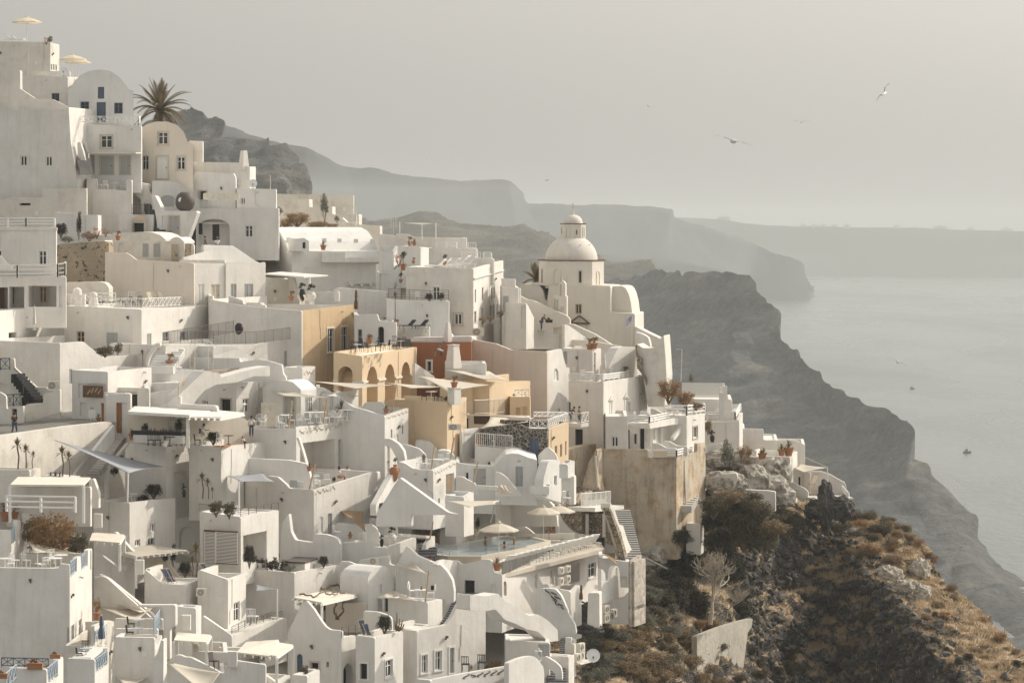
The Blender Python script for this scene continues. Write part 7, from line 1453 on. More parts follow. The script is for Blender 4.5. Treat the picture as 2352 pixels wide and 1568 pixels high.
sail([(1730,1462,228),(1955,1520,223),(2200,1492,226),(2252,1458,231)],'flat white sail over the small terrace left of the pool parasols',sag=.15)
for i,(p,q)in enumerate(((2190,1490),(2245,1458))):bm=bmesh.new();rod(bm,P(p-30,q+170,227),P(p,q,227),.06);tagit(mobj('pole',bm,'steel'),('left','right')[i]+' slanted steel pole of the flat white sail','pole')
bm=bmesh.new()
for i in range(7):rod(bm,P(1752+i*8,1235,236.4+i*.3),P(1760+i*6,1370,236.4+i*.3),.04,5)
tagit(mobj('bamboo_screen',bm,'tan_wood'),'bamboo stems standing in the white opening','screen')
T(1,3)
bm=bmesh.new();rn=random.Random(9)
hb=thing('hedge','long dark clipped hedge on the planted roof','hedge',P(150,535,223));
for i in range(12):leaves(bm,P(-110+i*36,465+i*4-(i%3)*8,224-i*.1),(.55,.7,.62),330,.075,9,rn)
mobj('foliage',bm,'leaf_dark',hb);bm=bmesh.new();leaves(bm,P(310,515,221.5),(.7,.5,.35),400,.06,9,rn);mobj('flowering_edge',bm,'leaf_grey',hb)
TB=thing('hot_tub','covered hot tub with a black lid behind the hedge','hot tub',P(430,520,225));bm=bmesh.new();pg=[P(p,q,Y)for p,q,Y in((265,462,224),(450,472,222.5),(570,430,229),(400,400,233))]
lo=[bm.verts.new(v)for v in pg];hi=[bm.verts.new(v+Vector((0,0,.12)))for v in pg];bm.faces.new(lo);bm.faces.new(hi)
for i in range(4):bm.faces.new((lo[i],lo[(i+1)%4],hi[(i+1)%4],hi[i]))
bmesh.ops.recalc_face_normals(bm,faces=bm.faces);mobj('lid',bm,'iron',TB);bm=bmesh.new();pg=[v.lerp(sum(pg,Vector())/4,.06)for v in pg];lo=[bm.verts.new(v-Vector((0,0,.75)))for v in pg];hi=[bm.verts.new(v)for v in pg];bm.faces.new(lo);bm.faces.new(hi)
for i in range(4):bm.faces.new((lo[i],lo[(i+1)%4],hi[(i+1)%4],hi[i]))
bmesh.ops.recalc_face_normals(bm,faces=bm.faces);mobj('tub',bm,'white',TB)
at('bigdark',620,495,224,'round dark bush right of the covered hot tub',(.5,.45,.55))
for i,p in enumerate((40,100,170)):cushion(p,375,228,'interior',('left','middle','right')[i]+' dark cushion above the hedge',.5)
VN=thing('vine','bare twisted vine growing over the reed pergola','vine',P(750,985,219));bm=bmesh.new();rn=random.Random(21)
def twist(pts_,r,m=.1):
 v=[P(*p)for p in pts_];o=[]
 for a,b in zip(v,v[1:]):
  for k in range(4):o.append(a.lerp(b,k/4)+Vector((rn.uniform(-m,m),rn.uniform(-m,m),rn.uniform(-m,m))))
 o.append(v[-1]);n=len(o)
 for i in range(n-1):rod(bm,o[i],o[i+1],r*(1-.5*i/n),5,r*(1-.5*(i+1)/n))
 for i in range(2,n-1,2):rod(bm,o[i],o[i]+Vector((rn.uniform(-.3,.3),rn.uniform(-.2,.2),rn.uniform(.05,.3))),r*.4,4,.01)
twist([(745,985,219),(718,900,219),(735,810,219)],.09);twist([(755,985,219),(800,900,219),(808,800,219)],.09)
twist([(400,745,214),(530,770,213),(620,740,215),(720,750,216),(820,730,220)],.07);twist([(595,705,222),(690,680,224),(730,660,225),(800,700,224),(860,670,226),(915,690,226)],.1);twist([(690,680,223),(700,730,219),(820,745,219)],.06);mobj('stem',bm,'bark',VN)
at('bigdark',1180,1100,208.5,'dark round bush on the agave terrace',(.68,.6,.85))
CA=thing('cactus','tall branching bronze cactus at the terrace corner','cactus',P(1295,1090,209));bm=bmesh.new()
for dx,h,l in((0,1.35,0),(.15,.9,.1),(-.12,.75,-.1),(.32,.8,.25),(.42,.55,.35),(.25,.4,.3)):rod(bm,(dx*.3,0,0),(dx,0,h*.45),.06,7,.055);rod(bm,(dx,0,h*.45),(dx+l*.3,0,h),.055,7,.03)
lobj('stem',bm,'leaf_brown',CA)
at('deck',985,1128,207.5,'dark deck chair behind the low parapet',1.0,.6);at('deck',1020,1135,207.2,'second dark deck chair beside the first behind the low parapet',.8,.6)
house('white corner planter with a bronze bush at the bottom',197,pts('320 1490 470 1500'),pts('470 1500 585 1440'),1800,phi=22,m='white',para=.15,back=2,name='planter',cat='planter')
at('bigolive',440,1510,199,'bronze green bush in the white corner planter',(.5,.45,.62));at('bigbrown',510,1480,201,'smaller bush at the back of the white corner planter',(.3,.3,.42))
pergola([(-60,1290,197),(190,1330,195),(338,1225,205),(80,1185,207)],'white beamed pergola at the bottom beside the arched blue window',2.4,'reed',posts=(1,2),t=.1)
house('white walled patio under the beamed pergola',196,pts('-160 1420 0 1430 180 1560'),pts('180 1560 315 1490'),1800,phi=22,m='white',para=.2,back=4)
rail([(-60,1040,212),(250,965,222)],.5,'h','iron',label='thin iron rail left of the white stepped house',gap=2)
house('white terrace behind the thin iron rail',214,pts('-160 1040 -10 1050'),pts('-10 1050 130 1000 285 970'),1260,phi=26,m='white',para=.1,back=5)
stairs((255,1200,210),(315,1100,214),5,1.2,'pale_step',1,label='few pale steps beside the white stepped house')
sail([(-10,662,222),(-10,720,216),(195,705,217)],'blue grey sail edge left of the white roof hedge house','sail_grey',.1,poles=[(195,705,217,2.3)])
sail([(1270,482,224),(1575,570,217),(1368,388,229)],'white triangular sail over the small cafe table',sag=.3,poles=[(1588,530,216.6,1556,822,216.6)])
sail([(1100,780,219),(1500,802,213),(1250,712,224)],'pale triangular sail over the glazed wall',sag=.3)
sail([(735,-40,236),(1010,185,228),(985,-10,236)],'left brown sail on the plunge pool terrace','sail_brown',.2,poles=[(1010,180,228,.8)]);sail([(975,-75,240),(1232,150,231),(1225,-50,240)],'right brown sail on the plunge pool terrace','sail_brown',.2,poles=[(1232,150,231,1.3)])
at('chair',745,235,231,'pale blue chair at the left of the plunge pool',1.1,1.2);at('chair',970,250,230.5,'pale blue chair at the right of the plunge pool',1.1,-1.2);at('potspike',865,240,231,'white vase with a dry plant by the plunge pool',.8);at('urn',1250,285,231,'large smooth white egg shaped pot by the right sail',1.3);at('potdark',1155,315,229,'white basket like pot by the right sail',.8)
at('peacock',1445,790,217.5,'white wire chair left of the small cafe table',1.3,1.4);at('peacock',1605,805,217,'white wire chair right of the small cafe table',1.2,-1.4);at('table',1515,808,217.2,'small cafe table under the white triangular sail',1.1);at('potspike',1520,715,217.2,'tiny flower vase on the small cafe table',.45);cushion(1628,712,217.5,'black','black cushion on the right wire chair',.35)
bm=bmesh.new();rod(bm,P(1595,252,229),P(1628,85,229),.06);tagit(mobj('pole',bm,'tan_wood'),'leaning wooden pole in front of the large arched porch','pole')
bm=bmesh.new();fc=Lf(1600,200,238.5,16);fbox(bm,fc,fc.sz(1500,0)[0],fc.sz(1500,215)[1],fc.sz(1605,0)[0],fc.sz(1500,165)[1],0,.2);fbox(bm,fc,fc.sz(1620,0)[0],fc.sz(1620,280)[1],fc.sz(1685,0)[0],fc.sz(1620,190)[1],0,.25);tagit(mobj('bench',bm,'brown'),'dark wooden bench inside the large arched porch','bench')
at('ac',1085,480,226.2,'air conditioner in the dark recess below the plunge pool',.9);at('potspike',1600,455,227,'terracotta pot in the small arched niche by the pool',.8)
def PZ(p,q,z):Y=(CAMZ-z)*F/(q+OY-HV);return P(p,q,Y)
zd=P(2262,575,226).z;zw=zd+.85
m=bpy.data.materials.new('pool_water');m.use_nodes=True;b=m.node_tree.nodes['Principled BSDF'];b.inputs['Base Color'].default_value=(.36,.43,.45,1);b.inputs['Roughness'].default_value=.08;nt=m.node_tree
g=nd(nt,'ShaderNodeNewGeometry');n1=nd(nt,'ShaderNodeTexNoise',Scale=2.2,Detail=3.0);nt.links.new(g.outputs['Position'],n1.inputs['Vector']);bp=nd(nt,'ShaderNodeBump',Strength=.8,Distance=.12);nt.links.new(n1.outputs['Fac'],bp.inputs['Height']);nt.links.new(bp.outputs[0],b.inputs['Normal']);MATS['pool_water']=m
PO=thing('swimming_pool','pale blue swimming pool with three bathers above the curved walls','swimming pool',PZ(2000,330,zw))
W_=[PZ(p,q,zw)for p,q in((1645,385),(1790,402),(2070,402),(2352,352),(2660,268),(2500,232),(2210,232),(2060,262),(1850,306),(1645,308))]
bm=bmesh.new();bm.faces.new([bm.verts.new(v)for v in W_]);mobj('water',bm,'pool_water',PO)
bm=bmesh.new();c=sum(W_,Vector())/len(W_);out=[c+(v-c)*1.03+((v-c).normalized()*.35)for v in W_]
n=len(W_)
iv=[bm.verts.new(v+Vector((0,0,.06)))for v in W_];ov=[bm.verts.new(v+Vector((0,0,.06)))for v in out];dv=[bm.verts.new(Vector((v.x,v.y,zd-1.5)))for v in out];wv=[bm.verts.new(v-Vector((0,0,.3)))for v in W_]
for i in range(n):j=(i+1)%n;bm.faces.new((iv[i],iv[j],ov[j],ov[i]));bm.faces.new((ov[i],ov[j],dv[j],dv[i]));bm.faces.new((iv[i],wv[i],wv[j],iv[j]))
bmesh.ops.recalc_face_normals(bm,faces=bm.faces);mobj('basin',bm,'trim_stone',PO)
bm=bmesh.new()
for dx in(-.2,.2):
 a=PZ(1745+dx*60,410,zw)
 for k in range(8):t0,t1=math.pi*k/8,math.pi*(k+1)/8;rod(bm,a+Vector((dx,.3*math.cos(t0),.55*math.sin(t0))),a+Vector((dx,.3*math.cos(t1),.55*math.sin(t1))),.03,6)
mobj('ladder',bm,'steel',PO)
bm=bmesh.new();dk=[PZ(p,q,zd)for p,q in((2120,545),(2262,573),(3205,335),(3120,225),(1650,300),(1650,440))];hi=[bm.verts.new(v+Vector((0,0,.02)))for v in dk];lo=[bm.verts.new(v-Vector((0,0,.3)))for v in dk];bm.faces.new(hi);bm.faces.new(lo[::-1])
for i in range(len(dk)):j=(i+1)%len(dk);bm.faces.new((hi[i],lo[i],lo[j],hi[j]))
bmesh.ops.recalc_face_normals(bm,faces=bm.faces);mobj('sun_deck',bm,'trim_stone',POOLH)
a=P(2166,545,226.5);rail([(P(2262,575,225.9)),P(3200,340,250)],1.05,'glass',px=False,label='long glass balustrade along the sun deck',gap=1.6)
for i in range(15):
 t=i/14;p=2300+t*760;q=545-t*195;v=PZ(p,q-38,zd);put('lounger',v,('first','second','third','fourth','fifth','sixth','seventh','eighth','ninth','tenth','eleventh','twelfth','thirteenth','fourteenth','fifteenth')[i]+' white sunbed from the left along the glass balustrade',R_(-150),1.3,'sunbeds along the pool balustrade')
for i,p in enumerate((2490,2640,2780,2880)):
 bm=bmesh.new();v=PZ(p,272-i*2,zd+.3);box(bm,v+Vector((-.8,-.3,0)),v+Vector((.45,.35,.12)));box_between(bm,v+Vector((-.8,.3,.1)),v+Vector((.45,.35,.1)),.14,.55);bmesh.ops.bevel(bm,geom=bm.edges[:],offset=.03,segments=1);tagit(mobj('daybed',bm,'oldwhite'),('first','second','third','fourth')[i]+' pale daybed from the left behind the pool','daybed')
for i,(p,q,Y)in enumerate(((2232,400,229),(2640,210,245),(2782,185,247))):at('parasol_white',p,q+30,Y,('cream parasol standing at the pool edge, nearest the camera','left cream parasol behind the pool','right cream parasol behind the pool')[i],(1.05,.98,.95)[i],i*.3)
bp_=PZ(2108,302,zw);person(bp_-Vector((0,0,1.0)),'person in a dark bikini standing waist deep in the pool','stand',None,None,'skin_tan',rz=-1.2,hair='brown')
bm_=PZ(2292,322,zw);person(bm_-Vector((0,0,1.25)),'person swimming with arms out in the pool','reach',None,None,'skin_tan',rz=1.5)
person(PZ(2372,292,zw)-Vector((0,0,1.2)),'person at the far right of the pool, head and shoulders visible','stand',None,None,'skin_tan',rz=1.5,hair='tan_wood')
person(PZ(2708,225,zd+.4)-Vector((0,0,.72)),'sunbather sitting upright on a daybed behind the pool','sit',None,'brown','skin_tan',rz=-1.4,hair='tan_wood')
for i,p in enumerate((1965,2010)):at('deck_white',p,300,243,('left','right')[i]+' white chair at the back edge of the pool',1.1,-.9)
at('potspike',2215,535,226.8,'big terracotta pot with an agave at the sun deck corner',1.5)
at('dark',2035,150,240,'small dark plant at the terrace left of the cream parasols',(.3,.3,.6))
T(2,3)
LN=thing('lantern','white wooden lantern on the bottom terrace','lantern',P(245,1365,213));bm=bmesh.new();box(bm,(-.26,-.2,.7),(.26,.2,.75));box(bm,(-.24,-.2,0),(.24,.2,.04))
for x in(-.22,.22):
 for y in(-.17,.17):rod(bm,(x,y,0),(x,y,.72),.025,4)
rod(bm,(-.22,-.18,.05),(.22,-.18,.7),.02,4);rod(bm,(.22,-.18,.05),(-.22,-.18,.7),.02,4);lobj('frame',bm,'wframe',LN);bm=bmesh.new();rod(bm,(0,0,.75),(0,0,.95),.09,8);lobj('candle',bm,'oldwhite',LN)
T(1,3)
for i,(p,q)in enumerate(((1925,1465),(2075,1448))):at('chair_black',p,q,207.5+i,('left','right')[i]+' black seat behind the wave cut parapet',1.25,3)
for i,p in enumerate((2125,2165,2200)):
 bm=bmesh.new();a=P(p,1430,209+i*.3);M=Matrix.Translation(a)@Matrix.Rotation(R_(38),4,'Y');bmesh.ops.create_cone(bm,segments=12,radius1=.2,radius2=.14,depth=.75,matrix=M@Matrix.Translation((0,0,.2)));tagit(mobj('bolster',bm,'brown'),('left','middle','right')[i]+' striped bolster leaning behind the wave cut parapet','bolster')
at('potspike',1978,1440,208,'small flower vase between the black seats',.5)
T(2,1)
FP=thing('flag','small blue and white striped flag on a pole by the church','flag',P(1102,1640,291));bm=bmesh.new();rod(bm,P(1100,1640,291),P(1102,1318,291),.03);mobj('pole',bm,'wframe',FP)
g=[];bm=bmesh.new();A=P(1100,1335,290.9);
for i in range(9):
 row=[]
 for j in range(7):row.append(bm.verts.new(A+Vector((-j*.09-i*.008,math.sin(j*1.3+i*.2)*.05,-i*.1-j*.06+math.sin(j)*.02))))
 g.append(row)
for i in range(8):
 for j in range(6):f=bm.faces.new((g[i][j],g[i+1][j],g[i+1][j+1],g[i][j+1]));f.material_index=1 if(i%2 and not(i<4 and j<3))or(i<4 and j<3 and not(j==1 or i==2))==False and i%2 else 0
mobj('cloth',bm,['flag_blue','white_plastic'],FP)
palm(P(222,1130,304),'palm fronds showing behind the left of the church drum',1.4,2.2,16,seed=8,tr=.25)
person(P(270,1470,287),'person in a navy top leaning over the rough wall below the church','lean','navy','denim',rz=-1.2,hair='orange_wood')
person(P(395,1440,289),'person in a white and dark outfit between two others below the church','sit','white_plastic','navy',rz=-1.0)
person(P(432,1430,290),'person in a patterned blue shirt below the bell tower','stand','light_blue','denim',rz=2.0)
at('boxdark',340,1395,287,'black planter with spiky plants between the people',.7);at('agave',335,1370,287,'spiky leaves in the planter between the people',.6)
T(2,2)
for i,(p,q)in enumerate(((712,80),(757,70))):at('potrust',p,q,279.5,('left','right')[i]+' cactus pot on the corner of the white terrace block',1.5)
at('closed',845,300,274,'furled white parasol in front of the stepped wall',(1.15,1.15,.86))
for i,(p,q)in enumerate(((650,355),(930,335),(1040,330))):at('chair',p,q,272+i*3,('left','middle','right')[i]+' wire chair behind the post railed roof',1,i)
at('table',720,358,272,'white table behind the post railed roof',1.1);at('olive',778,360,271,'small green plant behind the post railed roof',.35);at('potrust',1040,325,277,'terracotta planter behind the post railed roof',1.3)
person(P(540,752,266.5),'person in a dark T-shirt at the left of the small lattice balcony','lean','black','denim',rz=-1.5,sc_=.95);person(P(618,762,266.3),'person with long dark hair at the right of the small lattice balcony','stand','brown','denim',rz=1.2,sc_=.95)
at('chair',1150,745,265,'wire chair behind the white balcony slab posts',1,1);at('table',1200,748,265,'wire table behind the white balcony slab posts',1)
RT=put('bigrust',P(1440,540,273),'large rust coloured tree left of the lattice screen',0,(1.6,1.2,1.45),cat='tree');put('bigrust',P(1590,590,272.5),'right lower mass of the rust coloured tree by the lattice screen',1,(1.4,1.1,1.0),cat='tree');put('bigbrown',P(1690,620,272),'thin bronze bush at the foot of the lattice screen',2,(.9,.8,.6))
at('grey',1645,390,287,'small dark conifer tip above the lattice screen',(.3,.3,.8));at('bigbrown',1800,830,277,'brown hanging shrub below the rounded terrace',(.5,.5,1.1));at('potdark',1840,925,276,'small palm on the bank below the rounded terrace',(1.2,1.2,.9));at('yucca',1840,915,276,'small palm crown on the bank',.65)
for i,(p,q)in enumerate(((1830,700),(1990,700))):at('lounger',p,q,283+i,('left','right')[i]+' tubular white lounger on the rounded cliff terrace',1.2,-1.2)
bm=bmesh.new();rod(bm,P(1553,370,290),P(1562,72,290),.05);rod(bm,P(1562,72,290),P(1505,72,290),.03);tagit(mobj('street_lamp',bm,'oldwhite'),'thin lamp post standing against the hazy cliff','street lamp')
at('ac',1755,1018,268.5,'air conditioner on the side of the double railed house',.8,.6)
bm=bmesh.new();box_between(bm,P(1302,1046,259.9),P(1432,1046,259.8),.06,.36);tagit(mobj('towel',bm,'ochre'),'mustard towel hanging on the three bar railing','towel')
for i,p in enumerate((575,620,665,700)):at('deck_white',p,1500-i*10,254+i,('first','second','third','fourth')[i]+' folded deck chair from the left on the rubble terrace',.95,-.8)
for i,p in enumerate((690,740,790,840)):at('lounger',p,1535-i*5,253+i*1.5,('first','second','third','fourth')[i]+' pale lounger from the left behind the white bars',.9,3.0)
at('chair',505,1490,237.5,'wire chair in front of the white pillar',1.1,1);at('grey',1980,1180,272,'bare twiggy shrub on the bank right of the retaining wall',(.9,.7,2.2));at('bigrust',2140,1150,276,'tall rust coloured shrub on the bank',(1.0,.8,1.5));at('bigdark',1960,1215,271,'low dark shrub at the foot of the bare twigs',(1.2,.9,.5))
for i,(p,q)in enumerate(((2290,1080),(2310,1075))):at('potspike',p,q,285,('left','right')[i]+' of two spiky pot plants on the right terrace',1.5)
T(2,3)
for i,(p,q,Y)in enumerate(((448,660,229.5),(510,640,231),(450,565,229.5),(510,550,231))):at('ac',p,q,Y,('lower left','lower right','upper left','upper right')[i]+' air conditioner in the recess below the sun deck',.85,1.2)
for i,(p,q,Y)in enumerate(((862,1005,230),(862,925,230),(905,985,231.5),(932,960,233))):at('ac',p,q,Y,('lower big','upper big','middle','small far')[i]+' air conditioner outside the scalloped balcony house',1.0,1.1)
for i,(p,q,Y)in enumerate(((580,1385,219.5),(632,1355,220.5),(632,1275,220.5),(600,1370,219))):at('ac',p,q,Y,('left','lower right','upper right','front')[i]+' air conditioner on the bracket at the bottom',1.0,1.1)
bm=bmesh.new();box_between(bm,P(570,1400,219),P(700,1365,223),1.0,.12);tagit(mobj('bracket_shelf',bm,'oldwhite'),'concrete shelf under the bottom air conditioners','shelf')
at('dish',745,1400,219,'round satellite dish above the green bushes at the bottom',1.15)
sail([(828,370,236),(965,490,231),(945,370,240)],'small brown sail beside the long pale steps','sail_brown',.15)
at('closed_dark',635,840,227,'furled dark parasol against the slanting white block',(.8,.8,.62))
T(3,2)
at('potspike',125,1050,285.4,'left terracotta pot plant on the right end terrace',1.7);at('potspike',190,1052,285.8,'right taller terracotta pot plant on the right end terrace',2.2)
at('ac',255,1408,283,'air conditioner by the scalloped wall at the right end',.95)
sail([(235,1162,285),(320,1200,281),(540,1158,284),(290,1125,289)],'cream sail of the last house before the cliff',sag=.25,poles=[(546,1155,284,2.2)])
bm=bmesh.new();rod(bm,P(340,1062,290),P(546,1155,284),.03,4);tagit(mobj('cable',bm,'sailcloth'),'stay cable from the flat white house to the sail pole','cable')
at('deck_white',420,1350,285,'tall white lounge chair on the last terrace',1.3,-.8)
BT_=[(1830,1025,.55),(1325,440,.5)]
for i,(p,q,s)in enumerate(BT_):
 Yb=CAMZ*F/(q+OY-HV);o=thing('boat',('dark fishing boat alone on the open sea at the right','tiny distant boat higher up on the pale sea')[i],'boat',P(p,q,Yb));bm=bmesh.new();L=6*s
 ps=[(-L,-1.6,0),(-L,1.6,0),(L*.5,1.8,0),(L,0,.3),(L*.5,-1.8,0)];t=[bm.verts.new((x*1.05,y*1.2,1.6+z))for x,y,z in ps];b2=[bm.verts.new((x,y,-.3))for x,y,z in ps];bm.faces.new(t);bm.faces.new(b2[::-1])
 for k in range(5):bm.faces.new((t[k],b2[k],b2[(k+1)%5],t[(k+1)%5]))
 bmesh.ops.recalc_face_normals(bm,faces=bm.faces);lobj('hull',bm,'black',o);bm=bmesh.new();box(bm,(-L*.5,-1,1.6),(L*.1,1,3.6));rod(bm,(0,0,1.6),(0,0,6.5),.12);lobj('cabin',bm,'interior',o)
T(0,0)
for i,(u,v,Y,s,e,l)in enumerate(((2030,216,120,.82,(.5,-.75,-1.0),'large seagull banking high at the upper right'),(1685,325,150,1.6,(0,.25,.3),'wide winged seagull gliding over the far ridge'),(1841,281,180,.75,(0,0,.1),'small bird between the two larger gulls'),(3072*.574+1195/4,1*0+784+190/4,190,1.1,(0,.5,.2),'white gull skimming low over the sea'),(987,368,260,.5,(0,.2,0),'tiny bird over the middle of the far ridge'),(1258,415,260,.5,(0,-.2,1),'tiny bird left of the church dome'),(1489,245,300,.55,(0,.3,1),'tiny bird high above the headland'),(2262*1.0-2262+1765-588*0,0,0,0,0,''))):
 if not l:continue
 g=at('gull_flat' if i in(1,3)else 'gull',u*4,v*4,Y,l,s);g.rotation_euler=e
from mathutils.bvhtree import BVHTree
me=SLOPEO.data;BV=BVHTree.FromPolygons([v.co.copy()for v in me.vertices],[tuple(p.vertices)for p in me.polygons])
T(0,0)
DRY=[]
def hit(u,v):
 d=Vector(((4*u-CU)/F,1,-(4*v-HV)/F)).normalized();h=BV.ray_cast(Vector((0,0,CAMZ)),d)
 return h[0],h[1]
rb=random.Random(17)
names={'bigdark':'dark green','bigolive':'olive','bigbrown':'dry brown','bigrust':'rust coloured','biggrey':'grey green'}
ZN=[('bigolive',1600,1130,1800,1240,26,1.5,'dense dark bushes under the right end terraces'),('bigolive',1640,1130,1840,1250,12,1.3,'olive bushes among the dark ones on the upper slope'),('bigdark',1530,1240,1720,1420,22,1.5,'dark bushes behind the bare tree'),('bigdark',1430,1200,1490,1260,7,1.3,'dark tree crowns at the foot of the retaining wall'),('biggrey',1380,1330,1560,1460,30,1.1,'grey green bushes below the white houses'),('biggrey',1330,1440,1420,1568,14,1.1,'grey green bushes at the bottom edge'),('bigbrown',1400,1440,1640,1568,34,1.15,'dry brown bushes at the bottom centre'),('bigolive',1350,1400,1560,1550,16,.9,'olive bushes scattered on the lower slope'),('bigolive',1880,1165,2080,1230,14,1.25,'windblown bushes on the upper edge of the cliff'),('bigbrown',1900,1180,2130,1330,26,1.0,'dry brown shrubs on the grassy edge'),('bigrust',1960,1210,2130,1320,10,.9,'rust coloured shrubs on the grassy edge'),('bigbrown',2080,1330,2340,1560,20,.75,'small dry tufts on the sunlit slope'),('bigrust',2120,1270,2330,1500,14,.8,'rust tufts along the skyline of the slope'),('bigolive',1640,1420,2100,1568,14,1.0,'low dark scrub on the shaded rock face'),('bigdark',2050,1400,2340,1560,8,.6,'dark cushions on the sunlit slope')]
for key,u0,v0,u1,v1,n,s,g in ZN:
 for i in range(n):
  u,v=rb.uniform(u0,u1),rb.uniform(v0,v1);h,nn=hit(u,v)
  if h is None:continue
  k=s*rb.uniform(.6,1.25);put(key,h-Vector((0,0,.25*k)),names[key]+' bush among the '+g,rb.uniform(0,6.28),(k*rb.uniform(.8,1.2),k*rb.uniform(.8,1.2),k*rb.uniform(.6,1.0)),'the '+g,'bush')
T(2,2)
for i,(p,q,s,k)in enumerate(((1850,1500,1.7,'bigolive'),(1985,1415,1.8,'bigbrown'),(2140,1470,1.9,'bigolive'),(2290,1540,1.7,'bigolive'),(2200,1650,2.1,'bigolive'),(2000,1600,2.0,'bigolive'),(2390,1700,1.8,'bigbrown'),(2130,1800,2.0,'bigolive'),(1830,1640,1.4,'bigdark'),(2320,1830,1.8,'bigolive'),(1900,1830,1.6,'bigdark'),(1480,1690,1.3,'bigdark'),(1560,1780,1.2,'bigdark'))):
 put(k,P(p,q+90,261+i%3),'big rounded bush in the dense thicket between the steps and the bare tree',i*1.3,(s,s,s*.8),'big rounded bushes of the thicket','bush')
T(2,3)
for i,(p,q,s,k)in enumerate(((1080,900,1.2,'biggrey'),(1220,980,1.3,'biggrey'),(1350,900,1.1,'bigolive'),(980,1120,1.2,'biggrey'),(860,1180,1.1,'bigbrown'),(1150,1190,1.2,'bigbrown'),(1420,1120,1.2,'bigbrown'),(1600,1080,1.2,'biggrey'),(1300,1300,1.2,'bigbrown'),(1060,1400,1.3,'bigbrown'),(1650,1330,1.3,'bigbrown'),(1500,1420,1.2,'bigbrown'),(800,1480,1.3,'biggrey'),(1250,1520,1.2,'bigbrown'),(1280,700,1.1,'biggrey'),(1420,760,1.0,'bigolive'),(1780,1400,1.2,'bigbrown'),(1720,1250,1.0,'biggrey'),(1900,1520,1.1,'bigbrown'),(2080,1480,.9,'bigolive'),(760,1340,.9,'biggrey'))):
 h,_=hit(1176+p/4,1176+(q+60)/4)
 if h:put(k,h-Vector((0,.6,.2)),'leafy bush on the scrubby bank beside the old block wall',i*1.7,(s,s,s*.85),'leafy bushes around the old block wall','bush')
T(3,3)
for i,(p,q,rx,rz)in enumerate(((1110,590,1.3,1.0),(1400,560,.9,1.3),(1420,760,.8,1.0),(1270,690,1.1,.8))):
 h,_=hit(1764+p/4,1176+q/4)
 if h:DRY.append((h,rx,rz,i))
T(0,0)
bm=bmesh.new();polys=me.polygons;ar=[];tot=0
ALL=[]
for p in polys:
 c=p.center.copy();u=(c.x/c.y*F+CU)/4;v=(HV-(c.z-CAMZ)/c.y*F)/4
 if 1300<u<2380 and 1130<v<1620:ALL.append((p.index,c,u,v,p.normal.z))
cand=[a for a in ALL if a[4]>.45]
rg_=random.Random(5)
for i in range(26000):
 ix,c,u,v,nz=rg_.choice(cand);p=polys[ix]
 if u<1850 and rg_.random()<.85:continue
 vs=[me.vertices[k].co for k in p.vertices];a,b=rg_.random(),rg_.random();q=vs[0].lerp(vs[1],a).lerp(vs[3].lerp(vs[2],a),b)
 for j in range(4):
  an=rg_.uniform(0,6.28);hgt=rg_.uniform(.18,.5);w=Vector((math.cos(an),math.sin(an),0))*.03;t=Vector((rg_.uniform(-.2,.2),rg_.uniform(-.2,.2),hgt));o=q+Vector((rg_.uniform(-.15,.15),rg_.uniform(-.15,.15),-.03))
  bm.faces.new([bm.verts.new(x)for x in(o-w,o+w,o+t)])
tagit(mobj('dry_grass',bm,'grass'),'dry tawny grass covering the sunlit slope','grass',kind='stuff')
bm=bmesh.new();cand=ALL
_b=bmesh.new();bmesh.ops.create_icosphere(_b,subdivisions=1,radius=1);ICO_V=[v.co.copy()for v in _b.verts];ICO_F=[[v.index for v in f.verts]for f in _b.faces];_b.free()
def rock(bm,c,s,rnd):
 M=Matrix.Translation(c)@Matrix.Rotation(rnd.uniform(0,6.28),4,'Z')@Matrix.Rotation(rnd.uniform(-.6,.6),4,'X')@Matrix.Diagonal((s*rnd.uniform(.7,1.4),s*rnd.uniform(.6,1),s*rnd.uniform(.45,.9),1))
 vs=[bm.verts.new(M@v+Vector((rnd.uniform(-1,1),rnd.uniform(-1,1),rnd.uniform(-1,1)))*s*.22)for v in ICO_V]
 for f in ICO_F:bm.faces.new([vs[i]for i in f])
def rim(u,v):
 pts_=[(1830,1175),(1900,1232),(1970,1262),(2030,1335),(2060,1385),(2120,1440),(2165,1500),(2210,1560)]
 return min(math.hypot(u-a,v-b)for a,b in pts_)
k=0
for i in range(90000):
 ix,c,u,v,nz=rg_.choice(cand)
 if not(1600<u<2330 and 1190<v<1600):continue
 rimd=rim(u,v)
 if u<1700:continue
 steep=nz<.66
 if not(rimd<45 or(steep and rg_.random()<.8)):continue
 if rimd>=45 and rg_.random()<.35:continue
 rock(bm,c,.1+.5*rg_.random()**3*(1.1 if rimd<45 else 1),rg_);k+=1
 if k>3800:break
tagit(mobj('loose_rocks',bm,'rock'),'loose dark rocks on the shaded face and its rim','rocks',kind='stuff')
def boulder(name,label,c,rad,m,seed,amp=.35,sub=4,cat='rock',fr=.9):
 bm=bmesh.new();bmesh.ops.create_icosphere(bm,subdivisions=sub,radius=1)
 for v in bm.verts:
  d=noise.fractal(v.co*1.7+Vector((seed*7,0,0)),.8,2.2,5)*amp+noise.voronoi(v.co*2.6+Vector((seed,0,0)))[0][0]*amp*.9-.1
  v.co=v.co*(1+d);v.co.x*=rad[0];v.co.y*=rad[1];v.co.z*=rad[2];v.co+=c
 return tagit(mobj(name,bm,m),label,cat)
for h,rx,rz,i in DRY:boulder('dry_stone_heap',('left','upper right','lower right','middle')[i]+' heap of tumbled dry stone walling on the sunlit slope',h,(rx,.8,rz),'pale_rubble',40+i,.3)
T(3,2)
